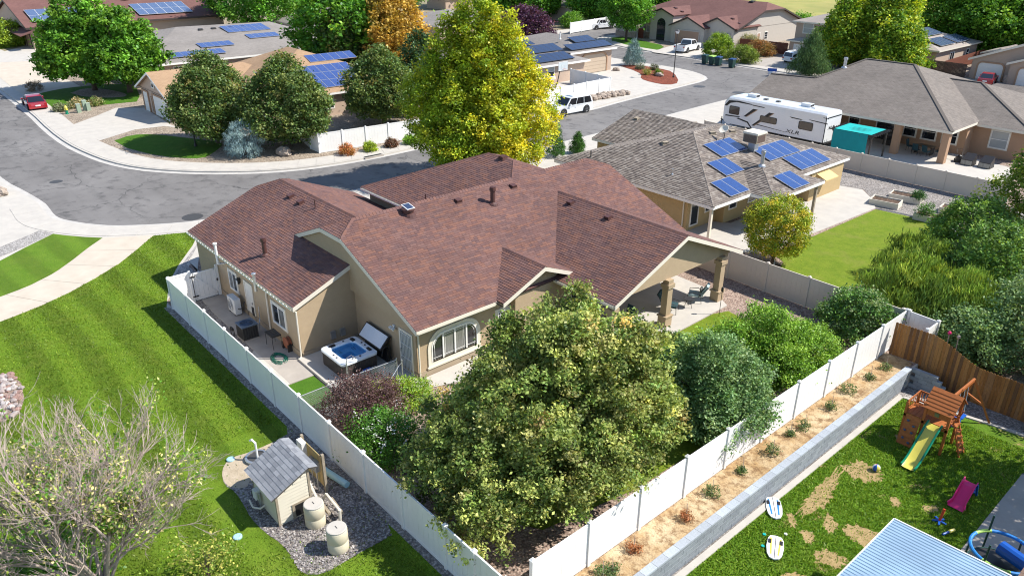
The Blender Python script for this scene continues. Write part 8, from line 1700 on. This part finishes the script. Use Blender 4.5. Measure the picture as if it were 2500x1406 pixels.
for i in range(7):
    f0, f1 = i / 7, (i + 1) / 7; A0, B0 = Vector((-9.42, 31.0, .40)), Vector((-9.42, 30.55, -.88)); up = Vector((.62, 0, 0))
    MB().slab([pv(A0.lerp(B0, f0)), pv(A0.lerp(B0, f0) + up), pv(A0.lerp(B0, f1 - .008) + up), pv(A0.lerp(B0, f1 - .008))], .03, (0, -.94, .33)).build('climbing_board', M['cedar'], ps, False)
for fx, fz in ((.25, .18), (.7, .3), (.25, .5), (.72, .52), (.3, .76), (.75, .86)):
    q = Vector((-9.42, 31.0, .40)).lerp(Vector((-9.42, 30.55, -.88)), fz) + Vector((.62 * fx, -.04, .01)); MB().ball(pv(q), .065, 7, 5, (1, .7, .8)).build('climbing_hold', plain('hold_blue', (.05, .08, .16), .6) if 'hold_blue' not in bpy.data.materials else bpy.data.materials['hold_blue'], ps, False)
# slide: chute with raised green sides, curving out at the foot
path = [(31.0, .42), (30.7, .26), (30.3, -.05), (29.9, -.36), (29.55, -.62), (29.25, -.76), (28.98, -.80)]
ch_ = MB(); gs = MB()
for y, z in path:
    for x in (-8.5, -8.42, -8.1, -8.02): ch_.v.append(pv((x, y, z + (.035 if x in (-8.5, -8.02) else 0))))
for i in range(len(path) - 1):
    for k in range(3): a = i * 4 + k; ch_.f.append((a, a + 1, a + 5, a + 4))
ch_.build('slide_chute', M['yellow'], ps, False, True)
for x in (-8.53, -7.99):
    gm = MB().tube([pv((x, y, z + .1)) for y, z in path], .045, 6); gm.build('slide_edge', M['green'], ps, False)
    gm = MB(); gm.v = [pv((x, y, z + d)) for y, z in path for d in (-.04, .11)]; gm.f = [(2 * i, 2 * i + 2, 2 * i + 3, 2 * i + 1) for i in range(len(path) - 1)]; gm.build('slide_side', M['green'], ps, False)
# ladder on the right side
for y in (31.5, 31.98): MB().bar(pv((-7.72, y, .55)), pv((-7.18, y, GZ)), .07, .05).build('ladder_rail', M['cedar'], ps, False)
for k in range(5): f = (k + .6) / 5.4; x = -7.72 + .54 * f; z = .55 - 1.45 * f; bx(x - .1, x + .08, 31.5, 31.98, z, z + .035).build('ladder_step', M['cedar'], ps, False)
for y in (31.45, 32.0): MB().bar(pv((-7.75, y, .5)), pv((-7.62, y, 1.0)), .04, .05).build('handrail', M['cedar'], ps, False)
# swing beam with end frame
MB().bar(pv((-8.25, 32.3, 1.2)), pv((-8.2, 34.6, 1.2)), .09, .14).build('swing_beam', M['cedar'], ps, False)
for a, b in (((-8.2, 34.55, 1.22), (-7.25, 35.1, GZ)), ((-8.2, 34.55, 1.22), (-8.75, 36.0, GZ)), ((-7.65, 34.87, 0), (-8.5, 35.3, .05))): MB().bar(pv(a), pv(b), .07, .09).build('swing_leg', M['cedar'], ps, False)
for y in (33.0, 33.9):
    for dx in (-.2, .2): MB().tube([pv((-8.23, y + dx, 1.15)), pv((-8.1, y + dx, -.35))], .012, 4).build('chain', M['white_plastic'], ps, False)
    MB().box(-.12, .12, -.24, .24, 0, .05, Matrix.Translation(pv((-8.1, y, -.4)))).build('swing_seat', M['blue'], ps, False)
MB().box(-.15, .15, -.16, .16, 0, .3, Matrix.Translation(pv((-8.05, 33.0, -.38)))).build('baby_seat', M['blue'], ps, False)
# toys
q = (-9.09,27.99,-0.78); bl = thing('beach_ball', 'striped white, blue and orange beach ball on the worn lawn', 'ball', (q[0], q[1], -.74))
for k in range(6):
    a0, a1 = k * math.pi / 3, (k + 1) * math.pi / 3; mb = MB()
    for i in range(7):
        th = math.pi * i / 6
        for j in range(4): a = a0 + (a1 - a0) * j / 3; mb.v.append((.16 * math.sin(th) * math.cos(a), .16 * math.sin(th) * math.sin(a), .16 * math.cos(th)))
    for i in range(6):
        for j in range(3): b = i * 4 + j; mb.f.append((b, b + 4, b + 5, b + 1))
    mb.build('gore', M[('white_plastic', 'blue', 'orange_red', 'white_plastic', 'blue', 'yellow')[k]], bl, False, True)
sl2 = thing('toy_slide', 'small pink toddler slide with blue ladder on the lawn', 'toy slide', (-6.0, 28.5, GZ), 0)
pth2 = [(.62, .72), (.4, .66), (.1, .42), (-.25, .15), (-.5, .06)]
mb = MB()
for y, z in pth2:
    w = .22 if y > -.4 else .3
    for x, d in ((-w - .04, .14), (-w, .13), (-w + .02, 0), (w - .02, 0), (w, .13), (w + .04, .14)): mb.v.append((x, y, z + d))
for i in range(len(pth2) - 1):
    for k in range(5): a = i * 6 + k; mb.f.append((a, a + 1, a + 7, a + 6))
mb.build('chute', M['pink'], sl2, False)
for x in (-.24, .24): MB().bar((x, .62, .74), (x, .98, 0), .07, .06).build('ladder_rail', M['blue'], sl2, False)
for z in (.18, .36, .54): y = .62 + .36 * (1 - z / .74); MB().box(-.22, .22, y - .06, y + .06, z - .02, z + .02).build('step', M['blue'], sl2, False)
for pts, cols, l in ((((-10.59,22.79,-0.86)), ('white_plastic', 'foam_blue', 'pale_blue'), 'white bodyboard with blue stripes lying on the grass'), (((-9.43,20.96,-0.86)), ('white_plastic', 'yellow', 'yellow'), 'white bodyboard with yellow stripes lying on the grass')):
    b = thing('bodyboard', l, 'bodyboard', (pts[0], pts[1], -.86), math.radians(-52 if 'blue' in l else -62), 'bodyboards on the worn lawn')
    outl2 = [(.62, 0), (.56, .16), (.36, .26), (0, .3), (-.4, .27), (-.56, .2), (-.6, 0)]; outl2 = outl2 + [(x, -y) for x, y in reversed(outl2[1:-1])]
    MB().prism(outl2, 0, .05).build('deck', M[cols[0]], b, False)
    for y in (-.17, .17): MB().prism([(.4, y * .75 - .03), (.4, y * .75 + .03), (-.45, y + .035), (-.45, y - .035)], .05, .054).build('stripe', M[cols[1]], b, False)
    MB().prism([(.58, -.012), (.58, .012), (-.58, .012), (-.58, -.012)], .05, .054).build('stripe', M['darkmetal'], b, False)
    for y in (-.2, .2): MB().prism([(-.15, y - .05), (-.15, y + .05), (-.35, y + .05), (-.35, y - .05)], .05, .075).build('handle', M['vinyl_black'], b, False)
spk = thing('toy_rocket', 'red foam rocket on a blue stand in the shaded grass', 'toy', (*(-6.12,26.87,-0.88)[:2], GZ)); MB().tube([(0, 0, .05), (.02, .12, .55)], .05, 8).build('rocket', M['orange_red'], spk, False)
for k in range(5): a = k * 1.256; MB().bar((0, 0, .06), (.25 * math.cos(a), .25 * math.sin(a), .03), .07, .05).build('foot', M['blue'], spk, False)
bt_ = thing('toy_bat', 'yellow and blue toy bat lying in the grass', 'toy', (*(-5.64,26.47,-0.86)[:2], -.82), math.radians(72)); MB().tube([(-.3, 0, 0), (0, 0, 0)], .045, 8).build('handle', M['blue'], bt_, False); MB().tube([(0, 0, 0), (.05, 0, 0), (.3, 0, .01)], [.05, .065, .06], 8).build('barrel', M['yellow'], bt_, False)
for q, l in (((-9.56,21.9,-0.88), 'tiny white scrap on the grass between the bodyboards'), ((-9.78,20.73,-0.88), 'tiny turquoise scrap left of the yellow bodyboard'), ((-10.07,21.29,-0.88), 'turquoise lid on the grass above the yellow bodyboard')): solo('litter', MB().lathe([(.07, 0), (.06, .03)], q, 8), M['white_plastic'] if 'white' in l else M['teal'], l, 'litter')
# trampoline with foam-covered frame
tr2 = thing('trampoline', 'small round trampoline with lime and blue foam padding in the lower right corner', 'trampoline', (-3.75, 25.6, -.88))
rt = 1.0; arcs = [(0, 60, 'lime'), (60, 130, 'foam_blue'), (130, 165, 'lime'), (165, 250, 'foam_blue'), (250, 300, 'lime'), (300, 360, 'foam_blue')]
for a0, a1, m_n in arcs: MB().tube([(rt * math.cos(math.radians(a)), rt * math.sin(math.radians(a)), 1.05) for a in np.linspace(a0, a1, 8)], .06, 8).build('foam_pad', M[m_n], tr2, False)
MB().lathe([(.92, .3), (.92, .32)], (0, 0, 0), 24).build('mat', M['vinyl_black'], tr2, False); MB().tube([(.96 * math.cos(a), .96 * math.sin(a), .3) for a in [k * math.pi / 12 for k in range(25)]], .04, 6).build('frame_ring', M['bin_green'], tr2, False)
for k in range(6): a = math.radians(60 * k + 15); MB().tube([(1.02 * math.cos(a), 1.02 * math.sin(a), 0), (.98 * math.cos(a), .98 * math.sin(a), 1.1 if k % 2 else 1.75)], .035, 6).build('post', M['bin_green'], tr2, False)
MB().tube([(-.2, .55, .75), (.85, .25, .75)], .26, 14).build('foam_drum', M['blue'], tr2, False)
# patio cover of the lower house
pc = thing('patio_cover', 'corrugated pale blue metal roof at the bottom right corner', 'patio cover', (-4.5, 18, GZ))
zc = lambda x, y: 1.45 + .06 * (x + 6.4)
cm = MB(); n_ = 46
xs_ = [-6.4 + i * (6.2 / (n_ * 2)) for i in range(n_ * 2 + 1)]
E_ = lambda f: None
x0c, y0c, x1c, y1c = -6.42, 12.0, -1.5, 22.7
per = .145; k = int((y1c - y0c) / per)
prof_ = []
for i in range(k):
    yb_ = y0c + i * per
    prof_ += [(yb_, 0), (yb_ + per * .58, 0), (yb_ + per * .68, .02), (yb_ + per * .9, .02)]
prof_.append((y1c, 0))
for x in (x0c, x1c):
    for y, d in prof_: cm.v.append((x, y, 1.5 + .045 * (x - x0c) + d))
m2 = len(prof_)
for i in range(m2 - 1): cm.f.append((i, m2 + i, m2 + i + 1, i + 1))
cm.build('metal_sheet', M['corrugated'], pc); MB().box(x0c - .04, x0c, y0c, y1c, 1.36, 1.52).build('fascia', M['metal_white'], pc); MB().slab([(x0c, y1c, 1.54), (x1c, y1c, 1.76), (x1c, y1c, 1.6), (x0c, y1c, 1.38)], .05, (0, 1, 0)).build('fascia', M['metal_white'], pc)
for x, y in ((-6.2, 22.4), (-3, 22.4), (-6.2, 17.5)): MB().box(x - .06, x + .06, y - .06, y + .06, GZ, 1.4).build('post', M['trim'], pc)
lh = thing('house', 'brown shingled roof corner at the bottom right edge beside the metal roof', 'house', (-1, 22, GZ))
lp_ = [[(-2.75, 21.8, 1.95), (-2.75, 26, 1.95), (4, 26, 4.7), (4, 21.8, 4.7)]]
lr_ = MB().slab(lp_[0], .12).build('roof', M['gray_under'], lh); shingle_roof(lr_, lp_, .34, .19, .02, M['gray_shingle'], [(.27, .17, .12), (.32, .21, .15), (.23, .15, .11)], 60, 12); MB().box(-2, 4, 21.9, 25.6, GZ, 1.9).build('wall', M['stucco_d'], lh)
# pebbles on the gravel around the shed
pe_ = np.random.default_rng(4); gp_ = [(-25.67,9.14), (-23.72,7.58), (-21.25,7.17), (-20.33,7.38), (-18.64,7.26), (-18.17,8.63), (-18.16,10.47), (-19, 10.7), (-26, 10.7)]
pts_ = []
while len(pts_) < 5200:
    p_ = (pe_.uniform(-27, -15), pe_.uniform(3, 10.8))
    if inside(p_, gp_): pts_.append(p_)
pa = np.array(pts_); cc = np.concatenate([pa, np.full((len(pa), 1), .035)], 1)
link('pebbles', leaf_mesh('pebbles', cc, .075 * pe_.uniform(.5, 1.4, len(cc)), np.array([(.2, .17, .16), (.32, .29, .28), (.44, .41, .39), (.14, .12, .12)])[pe_.integers(0, 4, len(cc))], M['rock_tint'], pe_, aspect=.8, up=1.5), kind='stuff')
# grass blades on the nearest lawns
def in_np(p, poly):
    c = np.zeros(len(p), bool)
    for i in range(len(poly)):
        a, b = poly[i], poly[i - 1]
        if a[1] != b[1]: c ^= ((a[1] > p[:, 1]) != (b[1] > p[:, 1])) & (p[:, 0] < (b[0] - a[0]) * (p[:, 1] - a[1]) / (b[1] - a[1]) + a[0])
    return c
def grass(name, n, box, h, cols, seed, z, inner=None, outer=(), stripes=0):
    g = np.random.default_rng(seed); p = np.stack([g.uniform(box[0], box[1], n), g.uniform(box[2], box[3], n)], 1)
    if inner: p = p[in_np(p, inner)]
    for o in outer: p = p[~(in_np(p, o) & (g.random(len(p)) < .78))]
    n = len(p); a = g.uniform(0, 6.28, n); hh = h * g.uniform(.5, 1.4, n); w = .018 * g.uniform(.7, 1.5, n); le = g.normal(size=(n, 2)) * hh[:, None] * .55
    v = np.empty((n, 4, 3)); d = np.stack([np.cos(a), np.sin(a)], 1) * w[:, None]
    v[:, 0, :2] = p - d; v[:, 1, :2] = p + d; v[:, 2, :2] = p + le + d * .3; v[:, 3, :2] = p + le - d * .3; v[:, :2, 2] = z; v[:, 2:, 2] = z + hh[:, None]
    f = g.lognormal(0, .2, n) * (1 + stripes * np.tanh(2.5 * np.sin(p[:, 1] * 3.0 + .8 * np.sin(p[:, 0] * .21))))
    link(name, quads(name, v, np.array(cols)[g.integers(0, len(cols), n)] * f[:, None], M['leaf']), kind='stuff')
BALD = [[(-10.15,27.32), (-9.87,28.24), (-8.88,28.13), (-8.63,27.7), (-9.05,26.9), (-9.68,26.81)], [(-10.13,25.04), (-10.25,26.97), (-9.9,26.96), (-9.68,25.55), (-9.31,25.16), (-9.48,23.87), (-9.72,23.11), (-10.07,23.56)], [(-7.99,26.82), (-7.81,27.1), (-7.35,26.69), (-7.63,26.29)], [(-8.35,23.87), (-8.18,24.47), (-6.95,24.57), (-7.15,23.45), (-7.78,23.35)], [(-8.42,21.81), (-8.24,22.45), (-7.37,22.41), (-7.3,21.81), (-8.11,21.38)], [(-8.9,19.5), (-8.32,20.65), (-7.82,20.57), (-7.57,19.91), (-8.31,18.85)], [(-10.18,22.97), (-9.92,23.1), (-9.46,22.6), (-9.57,22.27)], [(-9.14,24.16), (-8.47,23.86), (-8.39,23.1), (-9,23.4)], [(-9.69,31.04), (-9.52,31.33), (-9.31,31.02), (-9.44,30.68)], [(-6.94,27.23), (-6.58,27.78), (-6.34,27.55), (-6.59,27.06)], [(-9.33,22.42), (-9.09,22.86), (-8.61,22.43), (-8.75,21.96)]]
bl_ = random.Random(3); BP = []
for i, pg in enumerate(BALD):
    pg = smooth_line(pg + [pg[0]], 3)[:-1]; c_ = (sum(q[0] for q in pg) / len(pg), sum(q[1] for q in pg) / len(pg))
    pg = [(c_[0] + (q[0] - c_[0]) * f, c_[1] + (q[1] - c_[1]) * f) for q in pg for f in (bl_.uniform(.7, 1.25),)]; BP.append(pg); sheet('bare_earth', pg, -.894 + i * .0004, M['bald'])
grass('grass', 60000, (-10.72, -5.05, 16, 34.2), .06, [(.15, .28, .02), (.2, .33, .03), (.26, .36, .05), (.11, .23, .018)], 5, -.9, outer=BP)
LW = [tuple(q.co[:2]) for q in bpy.data.objects['lawn'].data.vertices]
grass('grass', 210000, (-62, -12.8, -6, 16), .055, [(.125, .21, .015), (.16, .245, .02), (.21, .27, .034), (.105, .19, .015)], 6, .012, LW, (gp_, [(-27.2, 6.2), (-20, 6.2), (-20, 10.6), (-27.2, 10.6)], [(-25.89,9.63), (-25.87,8.71), (-26.08,7.94), (-25.5,7.37), (-24.59,7.12), (-23.91,7.51), (-23.54,8.15)], poly), .2)
